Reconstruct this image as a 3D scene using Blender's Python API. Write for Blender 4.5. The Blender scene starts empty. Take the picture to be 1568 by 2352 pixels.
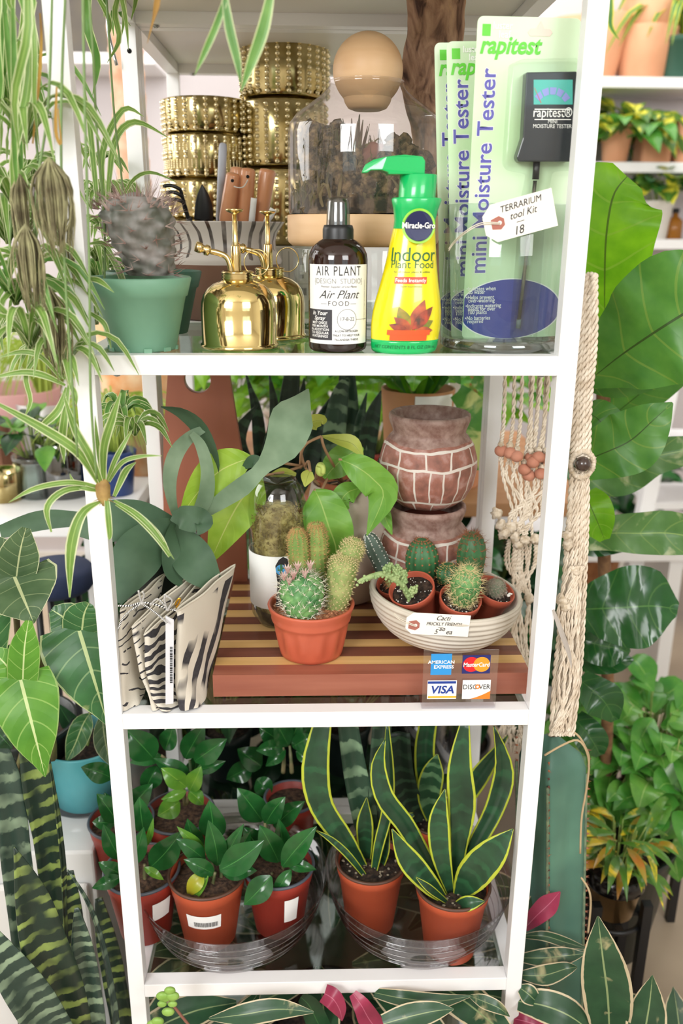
import bpy, math, random
from mathutils import Vector, Matrix, noise
random.seed(7)
PI = math.pi
V = Vector
sc = bpy.context.scene
COL = sc.collection

# ---------------------------------------------------------------- camera
F0 = 1995.0
PITCH, YAW, ROLL = .3142, .0321, .0067
CAM = V((-.0133, -.8825, 1.3711))
FWD = V((math.sin(YAW)*math.cos(PITCH), math.cos(YAW)*math.cos(PITCH), -math.sin(PITCH)))
_r = V((math.cos(YAW), -math.sin(YAW), 0))
_u = _r.cross(FWD)
RGT = _r*math.cos(ROLL) + _u*math.sin(ROLL)
UPV = -_r*math.sin(ROLL) + _u*math.cos(ROLL)
cd = bpy.data.cameras.new('camera')
cam = bpy.data.objects.new('camera', cd)
COL.objects.link(cam)
cam.matrix_world = Matrix(((RGT.x, UPV.x, -FWD.x, CAM.x), (RGT.y, UPV.y, -FWD.y, CAM.y), (RGT.z, UPV.z, -FWD.z, CAM.z), (0, 0, 0, 1)))
cd.sensor_fit = 'HORIZONTAL'
cd.sensor_width = 24
cd.lens = F0*24/1568
cd.clip_start = .02
cd.dof.use_dof = True
cd.dof.focus_distance = 1.0
cd.dof.aperture_fstop = 4.5
sc.camera = cam

# ---------------------------------------------------------------- light and exposure
w = bpy.data.worlds.new('world')
sc.world = w
w.use_nodes = True
w.node_tree.nodes['Background'].inputs[0].default_value = (.86, .93, 1, 1)
w.node_tree.nodes['Background'].inputs[1].default_value = 2.2
def area(name, loc, target, sx, sy, power, col=(1, 1, 1)):
    l = bpy.data.lights.new(name, 'AREA')
    l.shape = 'RECTANGLE'; l.size = sx; l.size_y = sy; l.energy = power; l.color = col
    o = bpy.data.objects.new(name, l); COL.objects.link(o)
    o.location = loc
    o.rotation_euler = (V(target)-V(loc)).to_track_quat('-Z', 'Y').to_euler()
    return o
area('window_light_left', (-1.55, -2.72, 2.4), (-.2, .2, 1.35), 1.3, 1.0, 66, (1, .995, .985))
area('window_light_right', (1.5, -2.72, 2.4), (.3, .3, 1.35), 1.3, 1.0, 36, (1, .995, .985))
area('window_light_side', (-2.55, 1.1, 2.1), (.2, 1.6, 1.0), 1.6, 1.4, 34, (1, .995, .985))  # unseen area light beside the left wall; no window is built there
area('ceiling_daylight', (.6, 1.9, 2.95), (.6, 1.9, 0), 2.6, 1.6, 40, (1, .995, .985))  # unseen area light under the closed ceiling, brightens the rear of the room
sc.view_settings.view_transform = 'Standard'
sc.view_settings.look = 'None'
sc.view_settings.gamma = 1
sc.view_settings.use_curve_mapping = False
sc.view_settings.exposure = .12

# ---------------------------------------------------------------- pixel helpers (1568 x 2352 frame) used only to measure positions
def ray(u, v): return FWD + RGT*((u-784)/F0) - UPV*((v-1176)/F0)
def P(u, v, Y):
    d = ray(u, v); return CAM + d*((Y-CAM.y)/d.y)
def G(u, v, z):
    d = ray(u, v); return CAM + d*((z-CAM.z)/d.z)
def S(p): return ((V(p)-CAM).dot(FWD))/F0
Z0, Z1, Z2, Z3 = 1.6336, 1.25, .8412, .4443

# ---------------------------------------------------------------- materials
def c(h):
    h = h.lstrip('#'); r = []
    for i in (0, 2, 4):
        x = int(h[i:i+2], 16)/255
        r.append(x/12.92 if x <= .04045 else ((x+.055)/1.055)**2.4)
    return (r[0], r[1], r[2], 1)
class N:
    def __init__(s, name):
        s.m = bpy.data.materials.new(name); s.m.use_nodes = True
        s.t = s.m.node_tree; s.b = s.t.nodes['Principled BSDF']; s.out = s.t.nodes['Material Output']
    def n(s, typ, **k):
        x = s.t.nodes.new('ShaderNode'+typ)
        for a, b in k.items(): setattr(x, a, b)
        return x
    def l(s, a, b): s.t.links.new(a, b)
    def val(s, x, inp):
        if hasattr(x, 'links') or isinstance(x, bpy.types.NodeSocket): s.l(x, inp)
        else: inp.default_value = x
    def math(s, op, a, b=0., cc=0., clamp=False):
        x = s.n('Math', operation=op, use_clamp=clamp)
        s.val(a, x.inputs[0]); s.val(b, x.inputs[1]); s.val(cc, x.inputs[2])
        return x.outputs[0]
    def mix(s, f, a, b):
        x = s.n('Mix', data_type='RGBA')
        s.val(f, x.inputs[0]); s.val(a, x.inputs[6]); s.val(b, x.inputs[7])
        return x.outputs[2]
    def ramp(s, f, stops, interp='LINEAR'):
        x = s.n('ValToRGB'); x.color_ramp.interpolation = interp
        el = x.color_ramp.elements
        while len(el) < len(stops): el.new(.5)
        for e, (p, cc) in zip(el, stops): e.position = p; e.color = cc
        s.l(f, x.inputs[0]); return x.outputs[0]
    def noise(s, scale, detail=2, vec=None, dist=0, rough=.5):
        x = s.n('TexNoise'); x.inputs['Scale'].default_value = scale; x.inputs['Detail'].default_value = detail
        x.inputs['Distortion'].default_value = dist; x.inputs['Roughness'].default_value = rough
        s.l(vec if vec is not None else s.obj(), x.inputs['Vector'])
        return x.outputs['Fac']
    def obj(s):
        if not hasattr(s, '_tc'): s._tc = s.n('TexCoord')
        return s._tc.outputs['Object']
    def uv(s):
        if not hasattr(s, '_uv'):
            s._uvn = s.n('UVMap'); s._sp = s.n('SeparateXYZ'); s.l(s._uvn.outputs[0], s._sp.inputs[0]); s._uv = 1
        return s._sp.outputs[0], s._sp.outputs[1]
    def scaled(s, v, sx, sy, sz):
        x = s.n('Mapping'); x.inputs['Scale'].default_value = (sx, sy, sz); s.l(v, x.inputs[0]); return x.outputs[0]
    def bump(s, h, strength=.3, dist=.002):
        x = s.n('Bump'); x.inputs['Strength'].default_value = strength; x.inputs['Distance'].default_value = dist
        s.l(h, x.inputs['Height']); s.l(x.outputs[0], s.b.inputs['Normal'])
    def set(s, **k):
        for a, b in k.items(): s.val(b, s.b.inputs[a.replace('_', ' ')])
        return s
def mat(name, col, rough=.5, metal=0, col2=None, ns=20, amt=(.35, .65), bs=0, bstr=.3, bdist=.001, detail=3, spec=None, coat=0, sc3=None, trans=0):
    s = N(name); cc = c(col) if isinstance(col, str) else col
    if col2:
        vec = s.scaled(s.obj(), *sc3) if sc3 else None
        f = s.noise(ns, detail, vec)
        cc = s.ramp(f, [(amt[0], cc), (amt[1], c(col2))])
    s.set(Base_Color=cc, Roughness=rough, Metallic=metal)
    if spec is not None: s.b.inputs['Specular IOR Level'].default_value = spec
    if coat: s.b.inputs['Coat Weight'].default_value = coat
    if bs: s.bump(s.noise(bs, 3), bstr, bdist)
    if trans: translucent(s, cc, trans)
    return s.m
def translucent(s, cc, amt):
    t = s.n('BsdfTranslucent'); s.val(cc, t.inputs[0])
    mx = s.n('MixShader'); mx.inputs[0].default_value = amt
    s.l(s.b.outputs[0], mx.inputs[1]); s.l(t.outputs[0], mx.inputs[2]); s.l(mx.outputs[0], s.out.inputs[0])
def glass(name, tint='#f4faf8', refl=.06, rough=.0, edge=.5, dirt=0):
    # thin clear glass or plastic: lets light straight through, mirrors more at grazing angles
    s = N(name)
    tr = s.n('BsdfTransparent'); tr.inputs[0].default_value = c(tint)
    gl = s.n('BsdfGlossy'); gl.inputs['Roughness'].default_value = rough
    lw = s.n('LayerWeight'); lw.inputs[0].default_value = .35
    f = s.math('MULTIPLY_ADD', s.math('POWER', lw.outputs['Facing'], 2.2), edge, refl, clamp=True)
    mx = s.n('MixShader'); s.l(f, mx.inputs[0]); s.l(tr.outputs[0], mx.inputs[1]); s.l(gl.outputs[0], mx.inputs[2])
    o = mx.outputs[0]
    if dirt:
        df = s.n('BsdfDiffuse'); df.inputs[0].default_value = c('#b9b2a6')
        m2 = s.n('MixShader'); s.l(s.math('MULTIPLY', s.noise(18, 4), dirt), m2.inputs[0])
        s.l(o, m2.inputs[1]); s.l(df.outputs[0], m2.inputs[2]); o = m2.outputs[0]
    s.l(o, s.out.inputs[0]); return s.m
def leafmat(name, base, base2=None, edge=None, ew=.08, rib=None, rw=.035, veins=None, bands=None, mid=None, mw=.2, rough=.38, tr=.22, ns=30, vn=7, blotch=None, bl=(.55, .62), under=None):
    """leaf surface: u runs across the blade, v from stem to tip"""
    s = N(name); u, v = s.uv()
    a = s.math('MULTIPLY', s.math('ABSOLUTE', s.math('SUBTRACT', u, .5)), 2.)    # 0 midrib .. 1 margin
    col = s.mix(s.math('MULTIPLY_ADD', s.noise(ns, 3), 2.2, -.6, clamp=True), c(base), c(base2 or base))
    if bands:   # irregular cross bands
        wob = s.math('MULTIPLY_ADD', s.noise(70, 3), .9, s.math('MULTIPLY', a, .12))
        f = s.math('SINE', s.math('MULTIPLY_ADD', v, bands[1], s.math('MULTIPLY', wob, 5.)))
        f = s.math('MULTIPLY', s.math('MULTIPLY_ADD', f, 2.0, bands[2] if len(bands) > 2 else -.2, clamp=True), s.math('MULTIPLY_ADD', s.noise(26, 2), 4., -1.4, clamp=True))
        col = s.mix(f, col, c(bands[0]))
    if blotch:
        f = s.math('MULTIPLY_ADD', s.noise(bl[1] if len(bl) > 2 else 24, 4, dist=.6), 9., -9*bl[0], clamp=True)
        col = s.mix(f, col, c(blotch))
    if mid: col = s.mix(s.math('LESS_THAN', s.math('ADD', a, s.math('MULTIPLY', s.noise(90, 2), .14)), mw), col, c(mid))
    if veins:
        w1 = s.math('FRACT', s.math('MULTIPLY_ADD', v, vn, s.math('MULTIPLY', s.math('POWER', a, 1.3), -vn*.16)))
        f = s.math('LESS_THAN', s.math('ABSOLUTE', s.math('SUBTRACT', w1, .5)), .035)
        col = s.mix(s.math('MULTIPLY', f, .55), col, c(veins))
        hb = s.math('ABSOLUTE', s.math('SUBTRACT', w1, .5))
    if rib: col = s.mix(s.math('LESS_THAN', a, rw), col, c(rib))
    if edge: col = s.mix(s.math('GREATER_THAN', s.math('ADD', a, s.math('MULTIPLY', s.noise(60, 2), .1)), 1.05-ew), col, c(edge))
    if under:
        g = s.n('NewGeometry'); col = s.mix(g.outputs['Backfacing'], col, c(under))
    s.set(Base_Color=col, Roughness=rough)
    if veins: s.bump(hb, .35, .0025)
    else: s.bump(s.noise(150, 2), .15, .0006)
    translucent(s, col, tr)
    return s.m

# ---------------------------------------------------------------- mesh builder
class MB:
    def __init__(s): s.v = []; s.f = []; s.uv = []; s.mi = []; s.sm = []; s.m = 0
    def face(s, idx, uv=None, smooth=True):
        s.f.append(idx); s.uv.append(uv or [(.5, .5)]*len(idx)); s.mi.append(s.m); s.sm.append(smooth)
    def add(s, p): s.v.append(V(p)); return len(s.v)-1
    def box(s, a, b, M=None):
        (x0, y0, z0), (x1, y1, z1) = a, b
        i = len(s.v)
        for p in ((x0,y0,z0),(x1,y0,z0),(x1,y1,z0),(x0,y1,z0),(x0,y0,z1),(x1,y0,z1),(x1,y1,z1),(x0,y1,z1)):
            p = V(p); s.v.append(M @ p if M else p)
        for q in ((0,3,2,1),(4,5,6,7),(0,1,5,4),(1,2,6,5),(2,3,7,6),(3,0,4,7)):
            s.face([i+k for k in q], [(0,0),(1,0),(1,1),(0,1)], False)
        return s
    def rbox(s, a, b, r, M=None, seg=3, axis='z'):
        """box with rounded edges around one axis"""
        (x0, y0, z0), (x1, y1, z1) = a, b
        ax = {'x': 0, 'y': 1, 'z': 2}[axis]
        lo, hi = [x0, y0, z0], [x1, y1, z1]
        i1, i2 = [k for k in range(3) if k != ax]
        if ax == 1: i1, i2 = 0, 2
        pts = []
        for (cx, cy, a0) in ((hi[i1]-r, hi[i2]-r, 0), (lo[i1]+r, hi[i2]-r, PI/2), (lo[i1]+r, lo[i2]+r, PI), (hi[i1]-r, lo[i2]+r, 3*PI/2)):
            for k in range(seg+1):
                t = a0+PI/2*k/seg; pts.append((cx+r*math.cos(t), cy+r*math.sin(t)))
        def mk(q, h):
            p = [0, 0, 0]; p[i1] = q[0]; p[i2] = q[1]; p[ax] = h
            p = V(p); return M @ p if M else p
        s.prism([mk(q, lo[ax]) for q in pts], [mk(q, hi[ax]) for q in pts])
        return s
    def prism(s, A, B, smooth=False):
        n = len(A); i = len(s.v); s.v += [V(p) for p in A]+[V(p) for p in B]
        for k in range(n):
            j = (k+1) % n
            s.face([i+k, i+j, i+n+j, i+n+k], [(k/n, 0), ((k+1)/n, 0), ((k+1)/n, 1), (k/n, 1)], smooth)
        s.face([i+k for k in range(n)][::-1], None, False); s.face([i+n+k for k in range(n)], None, False)
        return s
    def lathe(s, prof, o=(0, 0, 0), seg=40, M=None, cap0=False, cap1=False, rf=None, smooth=True, flat=1.):
        """prof: list of (radius, height); o: base centre; rf(angle, height) scales the radius"""
        i = len(s.v); n = len(prof); o = V(o)
        for k, (r, h) in enumerate(prof):
            for j in range(seg):
                t = 2*PI*j/seg; rr = r*(rf(t, h) if rf else 1)
                p = V((rr*math.cos(t), rr*math.sin(t)*flat, h))
                s.v.append((M @ p if M else p)+o)
        for k in range(n-1):
            for j in range(seg):
                j2 = (j+1) % seg
                s.face([i+k*seg+j, i+k*seg+j2, i+(k+1)*seg+j2, i+(k+1)*seg+j], [(j/seg, k/(n-1)), ((j+1)/seg, k/(n-1)), ((j+1)/seg, (k+1)/(n-1)), (j/seg, (k+1)/(n-1))], smooth)
        if cap0: s.face([i+j for j in range(seg)][::-1], None, False)
        if cap1: s.face([i+(n-1)*seg+j for j in range(seg)], None, False)
        return s
    def ball(s, o, r, seg=12, rings=8, sc3=(1, 1, 1), M=None, lump=0, seed=0):
        def rf(t, h): return 1
        prof = []
        i = len(s.v); o = V(o)
        for k in range(rings+1):
            ph = PI*k/rings
            for j in range(seg):
                t = 2*PI*j/seg
                d = V((math.sin(ph)*math.cos(t), math.sin(ph)*math.sin(t), -math.cos(ph)))
                q = 1+(lump*noise.noise(d*1.7+V((seed*3.1, seed, 0))) if lump else 0)
                p = V((d.x*r*sc3[0]*q, d.y*r*sc3[1]*q, d.z*r*sc3[2]*q))
                s.v.append((M @ p if M else p)+o)
        for k in range(rings):
            for j in range(seg):
                j2 = (j+1) % seg
                s.face([i+k*seg+j, i+k*seg+j2, i+(k+1)*seg+j2, i+(k+1)*seg+j], [(j/seg, k/rings), ((j+1)/seg, k/rings), ((j+1)/seg, (k+1)/rings), (j/seg, (k+1)/rings)])
        return s
    def tube(s, pts, rad, seg=8, cap=True, closed=False):
        pts = [V(p) for p in pts]; n = len(pts)
        if not hasattr(rad, '__len__'): rad = [rad]*n
        i = len(s.v); t0 = (pts[1]-pts[0]).normalized()
        up = V((0, 0, 1)) if abs(t0.z) < .9 else V((1, 0, 0))
        a = t0.cross(up).normalized()
        for k in range(n):
            if closed: t = (pts[(k+1) % n]-pts[k-1]).normalized()
            else: t = (pts[min(k+1, n-1)]-pts[max(k-1, 0)])
            if t.length < 1e-9: t = t0
            t = t.normalized(); a = (a-t*a.dot(t))
            if a.length < 1e-6: a = t.orthogonal()
            a = a.normalized(); b = t.cross(a)
            for j in range(seg):
                th = 2*PI*j/seg; s.v.append(pts[k]+(a*math.cos(th)+b*math.sin(th))*rad[k])
        for k in range(n if closed else n-1):
            k2 = (k+1) % n
            for j in range(seg):
                j2 = (j+1) % seg
                s.face([i+k*seg+j, i+k*seg+j2, i+k2*seg+j2, i+k2*seg+j], [(j/seg, k/n), ((j+1)/seg, k/n), ((j+1)/seg, (k+1)/n), (j/seg, (k+1)/n)])
        if cap and not closed:
            s.face([i+j for j in range(seg)][::-1]); s.face([i+(n-1)*seg+j for j in range(seg)])
        return s
    def spike(s, p, d, r=.0003, seg=3):
        p = V(p); d = V(d); a = d.orthogonal().normalized()*r; b = d.normalized().cross(a)
        i = len(s.v)
        for j in range(seg):
            t = 2*PI*j/seg; s.v.append(p+a*math.cos(t)+b*math.sin(t))
        s.v.append(p+d)
        for j in range(seg): s.face([i+j, i+(j+1) % seg, i+seg])
        return s
    def leaf(s, pts, wid, nrm=None, fold=.15, twist=0, n=12, across=4, cup=0, wave=0, seed=0):
        """blade along a smooth spine. wid: full widths at the control points; nrm: which way it faces (default: the front of the shop)"""
        pts = [V(p) for p in pts]; sp, wd = curve(pts, wid, n)
        m = len(sp); i = len(s.v)
        tws = twist if hasattr(twist, '__len__') else (twist, twist)
        for k in range(m):
            t = sp[min(k+1, m-1)]-sp[max(k-1, 0)]
            t = t.normalized() if t.length > 1e-9 else V((0, 0, 1))
            nn = V(nrm) if nrm is not None else (CAM-sp[k])
            sd = t.cross(nn)
            sd = sd.normalized() if sd.length > 1e-6 else t.orthogonal().normalized()
            up = sd.cross(t)
            q = k/(m-1)*(len(tws)-1); q0 = min(int(q), len(tws)-2); tw = tws[q0]*(1-(q-q0))+tws[q0+1]*(q-q0)
            sd, up = sd*math.cos(tw)+up*math.sin(tw), up*math.cos(tw)-sd*math.sin(tw)
            for j in range(across+1):
                x = j/across*2-1
                off = abs(x)*fold*wd[k]*.5 + cup*wd[k]*x*x*.5
                if wave: off += wave*wd[k]*math.sin(k*1.3+seed*2+(1 if x > 0 else 2.4))*abs(x)
                s.v.append(sp[k]+sd*(x*wd[k]*.5)+up*off)
        for k in range(m-1):
            for j in range(across):
                a = i+k*(across+1)+j
                u0, u1, v0, v1 = j/across, (j+1)/across, k/(m-1), (k+1)/(m-1)
                s.face([a, a+1, a+across+2, a+across+1], [(u0, v0), (u1, v0), (u1, v1), (u0, v1)])
        return s
    def build(s, name, mats, parent=None, label=None, bevel=0, solid=0, sub=0):
        o0 = root_of(parent).location.copy() if parent else V((0, 0, 0))
        me = bpy.data.meshes.new(name)
        me.from_pydata([tuple(p-o0) for p in s.v], [], s.f)
        if not isinstance(mats, (list, tuple)): mats = [mats]
        for m_ in mats: me.materials.append(m_)
        me.polygons.foreach_set('use_smooth', s.sm); me.polygons.foreach_set('material_index', s.mi)
        ul = me.uv_layers.new(name='UVMap')
        ul.data.foreach_set('uv', [x for f in s.uv for q in f for x in q])
        me.update()
        o = bpy.data.objects.new(name, me); COL.objects.link(o)
        if parent: o.parent = parent
        if label: o['label'] = label
        if bevel:
            b = o.modifiers.new('bevel', 'BEVEL'); b.width = bevel; b.segments = 2; b.limit_method = 'ANGLE'; b.angle_limit = .6
        if solid:
            b = o.modifiers.new('solid', 'SOLIDIFY'); b.thickness = solid; b.offset = 0
        if sub:
            b = o.modifiers.new('sub', 'SUBSURF'); b.levels = sub; b.render_levels = sub
        return o
def root_of(o):
    while o.parent: o = o.parent
    return o
def curve(pts, wid, n):
    """Catmull-Rom through the control points"""
    m = len(pts)
    if not hasattr(wid, '__len__'): wid = [wid]*m
    if len(wid) != m:   # profile of widths of its own length
        L = len(wid)
        wid = [wid[min(int(k/(m-1)*(L-1)), L-2)]*(1-(k/(m-1)*(L-1)-min(int(k/(m-1)*(L-1)), L-2)))+wid[min(int(k/(m-1)*(L-1)), L-2)+1]*(k/(m-1)*(L-1)-min(int(k/(m-1)*(L-1)), L-2)) for k in range(m)]
    out, ow = [], []
    for q in range(n+1):
        x = q/n*(m-1); k = min(int(x), m-2); t = x-k
        p0, p1, p2, p3 = pts[max(k-1, 0)], pts[k], pts[k+1], pts[min(k+2, m-1)]
        out.append(.5*((2*p1)+(p2-p0)*t+(2*p0-5*p1+4*p2-p3)*t*t+(3*p1-p0-3*p2+p3)*t**3))
        a0, a1, a2, a3 = wid[max(k-1, 0)], wid[k], wid[k+1], wid[min(k+2, m-1)]
        ow.append(max(0, .5*((2*a1)+(a2-a0)*t+(2*a0-5*a1+4*a2-a3)*t*t+(3*a1-a0-3*a2+a3)*t**3)))
    return out, ow
def smooth(pts, n): return curve([V(p) for p in pts], 0, n)[0]
def px(l): return [P(*q) for q in l]
def pxleaf(mb, l, w, **k):
    """l: (u, v, Y) spine points as measured in the photograph; w: widths in its pixels"""
    pts = px(l); L = len(w); m = len(pts)
    if L == m: wd = [a*S(p) for a, p in zip(w, pts)]
    else:
        sm = sum(S(p) for p in pts)/m; wd = [a*sm for a in w]
        n2 = max(m, L)
        sp, _ = curve(pts, 0, (n2-1))
        if L < n2: _, wd = curve([V((0, 0, 0))]*L, wd, n2-1)
        pts = sp
    mb.leaf(pts, wd, **k); return mb
def thing(name, label, cat, loc, group=None):
    o = bpy.data.objects.new(name, None); COL.objects.link(o)
    o.location = loc; o.empty_display_size = .02
    o['label'] = label; o['category'] = cat
    if group: o['group'] = group
    return o
def tag(o, label, cat, group=None, kind=None):
    o['label'] = label; o['category'] = cat
    if group: o['group'] = group
    if kind: o['kind'] = kind
    return o
def struct(o): o['kind'] = 'structure'; return o
def dup(root, loc, label=None, rotz=0, group=None):
    r = root.copy(); COL.objects.link(r); r.location = loc; r.rotation_euler = (0, 0, rotz)
    if label: r['label'] = label
    if group: r['group'] = group
    for ch in list(root.children):
        d = ch.copy(); COL.objects.link(d); d.parent = r
        for g in ch.children:
            e = g.copy(); COL.objects.link(e); e.parent = d
    return r
def text(name, s_, h, m, parent, fn, align='CENTER', shear=0, bold=0, label=None, spacing=1., extr=0, sx=1.):
    """lettering of cap height h; fn(x, y) puts the flat outline onto its surface"""
    cu = bpy.data.curves.new('t', 'FONT'); cu.body = s_; cu.align_x = align; cu.size = h*1.4; cu.shear = shear
    cu.offset = bold*h; cu.space_character = spacing; cu.resolution_u = 3; cu.space_line = .85
    o = bpy.data.objects.new('t', cu)
    me = bpy.data.meshes.new_from_object(o)
    bpy.data.objects.remove(o); bpy.data.curves.remove(cu)
    o0 = root_of(parent).location if parent else V((0, 0, 0))
    for v_ in me.vertices:
        v_.co = fn(v_.co.x*sx, v_.co.y)-o0
    me.materials.clear(); me.materials.append(m); me.name = name
    o = bpy.data.objects.new(name, me); COL.objects.link(o)
    if parent: o.parent = parent
    if label: o['label'] = label
    return o
def poly_fn(mb, pts, fn):
    """flat outline laid on a surface"""
    i = len(mb.v); mb.v += [V(fn(*p)) for p in pts]; mb.face(list(range(i, i+len(pts))), None, False)
def grid_fn(mb, x0, x1, y0, y1, fn, nx=8, ny=1):
    i = len(mb.v)
    for b in range(ny+1):
        for a in range(nx+1): mb.v.append(V(fn(x0+(x1-x0)*a/nx, y0+(y1-y0)*b/ny)))
    for b in range(ny):
        for a in range(nx):
            k = i+b*(nx+1)+a
            mb.face([k, k+1, k+nx+2, k+nx+1], [(a/nx, b/ny), ((a+1)/nx, b/ny), ((a+1)/nx, (b+1)/ny), (a/nx, (b+1)/ny)])
def flat_fn(o, X, Y):
    o = V(o); X = V(X).normalized(); Y = V(Y).normalized(); n = X.cross(Y)
    def fn(x, y, d=0): return o+X*x+Y*y+n*d
    return fn
def off(fn, d): return lambda x, y: fn(x, y, d)
def cyl_fn(o, r, a0=-PI/2):
    """wraps x round a vertical cylinder, x=0 faces a0"""
    o = V(o)
    def fn(x, y, d=0):
        rr = (r(y) if callable(r) else r)+d
        r0 = r(0) if callable(r) else r
        t = a0+x/r0; return o+V((rr*math.cos(t), rr*math.sin(t), y))
    return fn
# ================================================================ materials used widely
WHITE = mat('white_powder_coat', '#f1f1f2', .35)
WHITE2 = mat('white_panel', '#e6e2dc', .45)
WALL = mat('wall_paint', '#cfc8ca', .8)
WALLW = mat('white_wall_paint', '#f0ece6', .8)
STEEL = mat('zinc_screw', '#b9bcc0', .3, 1)
BLACK = mat('black_plastic', '#17181b', .4)
DARK = mat('dark_hole', '#050505', .9)
SHELFGLASS = glass('shelf_glass', '#eff6f3', .08, 0, .6)
CLEAR = glass('clear_glass', '#f1f6f4', .05, 0, .55)
CLEARP = glass('clear_plastic', '#ece9ea', .09, .05, .5)
SOIL = mat('potting_soil', '#1c1410', .95, col2='#4a382c', ns=160, amt=(.4, .7), bs=220, bstr=1, bdist=.003)
PERL = mat('perlite', '#e9e6df', .9)
TERRA = mat('orange_plastic_pot', '#b5502f', .55, col2='#a24426', ns=8)
TERRAR = mat('red_plastic_pot', '#9c3426', .45, col2='#88281e', ns=8)
TERRAC = mat('terracotta_clay', '#e9b08a', .85, col2='#dd9f78', ns=6)
CONCRETE = N('concrete_floor')
_f = CONCRETE.noise(1.6, 5); CONCRETE.set(Base_Color=CONCRETE.ramp(_f, [(.35, c('#93867a')), (.5, c('#b7a58f')), (.68, c('#cdbba2'))]), Roughness=.45)
CONCRETE.bump(CONCRETE.noise(60, 4), .2, .001); CONCRETE = CONCRETE.m
LABELW = mat('label_paper', '#f3f3f1', .6)
INK = mat('black_ink', '#17171a', .6)
BARK = mat('stem_brown', '#6b4a33', .8, col2='#8d6a48', ns=60)

# ================================================================ the room
YB = 2.55
def slab(name, a, b, m): return struct(MB().box(a, b).build(name, m))
slab('floor', (-2.8, -3, -.06), (3.4, YB, 0), CONCRETE)
slab('wall_back', (-2.8, YB, 0), (3.4, YB+.1, 3), WALL)
slab('wall_left', (-2.9, -3, 0), (-2.8, YB, 3), WALLW)
slab('wall_right', (3.4, -3, 0), (3.5, YB, 3), WALLW)
slab('ceiling', (-2.8, -3, 3), (3.4, YB, 3.08), WALLW)
mb = MB()
for a, b in (((-2.8, -3.1, 0), (3.4, -3, 1.5)), ((-2.8, -3.1, 2.8), (3.4, -3, 3)), ((-2.8, -3.1, 1.5), (-2.3, -3, 2.8)), ((-.85, -3.1, 1.5), (.75, -3, 2.8)), ((2.3, -3.1, 1.5), (3.4, -3, 2.8))): mb.box(a, b)
struct(mb.build('wall_front', WALLW))
for n_, x0, x1 in ((1, -2.3, -.85), (2, .75, 2.3)):
    mb = MB()
    for a, b in (((x0, -3.06, 1.5), (x0+.05, -3.02, 2.8)), ((x1-.05, -3.06, 1.5), (x1, -3.02, 2.8)), ((x0, -3.06, 1.5), (x1, -3.02, 1.55)), ((x0, -3.06, 2.75), (x1, -3.02, 2.8)), (((x0+x1)/2-.02, -3.06, 1.55), ((x0+x1)/2+.02, -3.02, 2.75)), ((x0, -3.06, 2.13), (x1, -3.02, 2.17))): mb.box(a, b)
    wf = struct(mb.build('window_%d' % n_, WHITE))
    gp = MB().box((x0+.05, -3.045, 1.55), (x1-.05, -3.04, 2.75)).build('pane', CLEAR, wf)
slab('baseboard_back', (-2.8, YB-.015, 0), (3.4, YB, .09), WHITE2)

# ================================================================ white shelving units with glass shelves
def shelf_unit(y0, label, tiers, back=False):
    t = thing('shelf_unit', label, 'shelf', (0, y0+.18, 0))
    X, T = .255, .02
    for sx in (-1, 1):
        for yy in (y0, y0+.34):
            x0 = -X if sx < 0 else X-T
            p = MB().box((x0, yy, 0), (x0+T, yy+T, 1.75)).build('post', WHITE, t, bevel=.0008)
    for z, kind in tiers:
        mb = MB()
        mb.box((-X+T, y0, z-.02), (X-T, y0+T, z)); mb.box((-X+T, y0+.34, z-.02), (X-T, y0+.36, z))
        mb.box((-X, y0+T, z-.02), (-X+T, y0+.34, z)); mb.box((X-T, y0+T, z-.02), (X, y0+.34, z))
        mb.build('shelf_frame', WHITE, t, bevel=.0008)
        g = MB().box((-X+T+.0005, y0+T+.0005, z-.006), (X-T-.0005, y0+.3395, z-.001))
        g.build('glass_shelf' if kind == 'g' else 'top_panel', SHELFGLASS if kind == 'g' else WHITE2, t)
    return t
unit = shelf_unit(0, 'white metal shelving unit with glass shelves filling the frame, nearer one', [(Z0, 'p'), (Z1, 'g'), (Z2, 'g'), (Z3, 'g'), (.06, 'g')])
unit2 = shelf_unit(.3625, 'white metal shelving unit with glass shelves standing directly behind the nearer one', [(Z0, 'p'), (Z1, 'g'), (Z2, 'g'), (Z3, 'g'), (.06, 'g')])
def screw(p, d, par, r=.0035):
    d = V(d).normalized(); M = d.to_track_quat('Z', 'Y').to_matrix()
    mb = MB().lathe([(r*1.25, 0), (r*1.2, .0006), (r*.8, .0018), (0, .0022)], p, 16, M)
    for k in (0, PI/2): mb.box((-r*.6, -.0004, .0016), (r*.6, .0004, .0026), Matrix.Translation(V(p)) @ M.to_4x4() @ Matrix.Rotation(k, 4, 'Z'))
    mb.build('screw', STEEL, par)
screw(P(292, 35, .3398), (0, -1, 0), unit); screw(P(393, 157, .702), (0, -1, 0), unit2)
MB().lathe([(.0028, 0), (.0028, .0008), (0, .0008)], P(297, 117, .3399), 14, V((0, -1, 0)).to_track_quat('Z', 'Y').to_matrix()).build('screw_hole', DARK, unit)
for u_, v_ in ((355, 4), (1120, 15)): screw((P(u_, v_, .35).x, .35, Z0-.0205), (0, 0, -1), unit, .004)
for x_ in (-.215, .222): screw((x_, .012, Z1-.0205), (0, 0, -1), unit, .004)
screw((P(441, 132, .705).x, .705, Z0-.0205), (0, 0, -1), unit2, .004)

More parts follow.
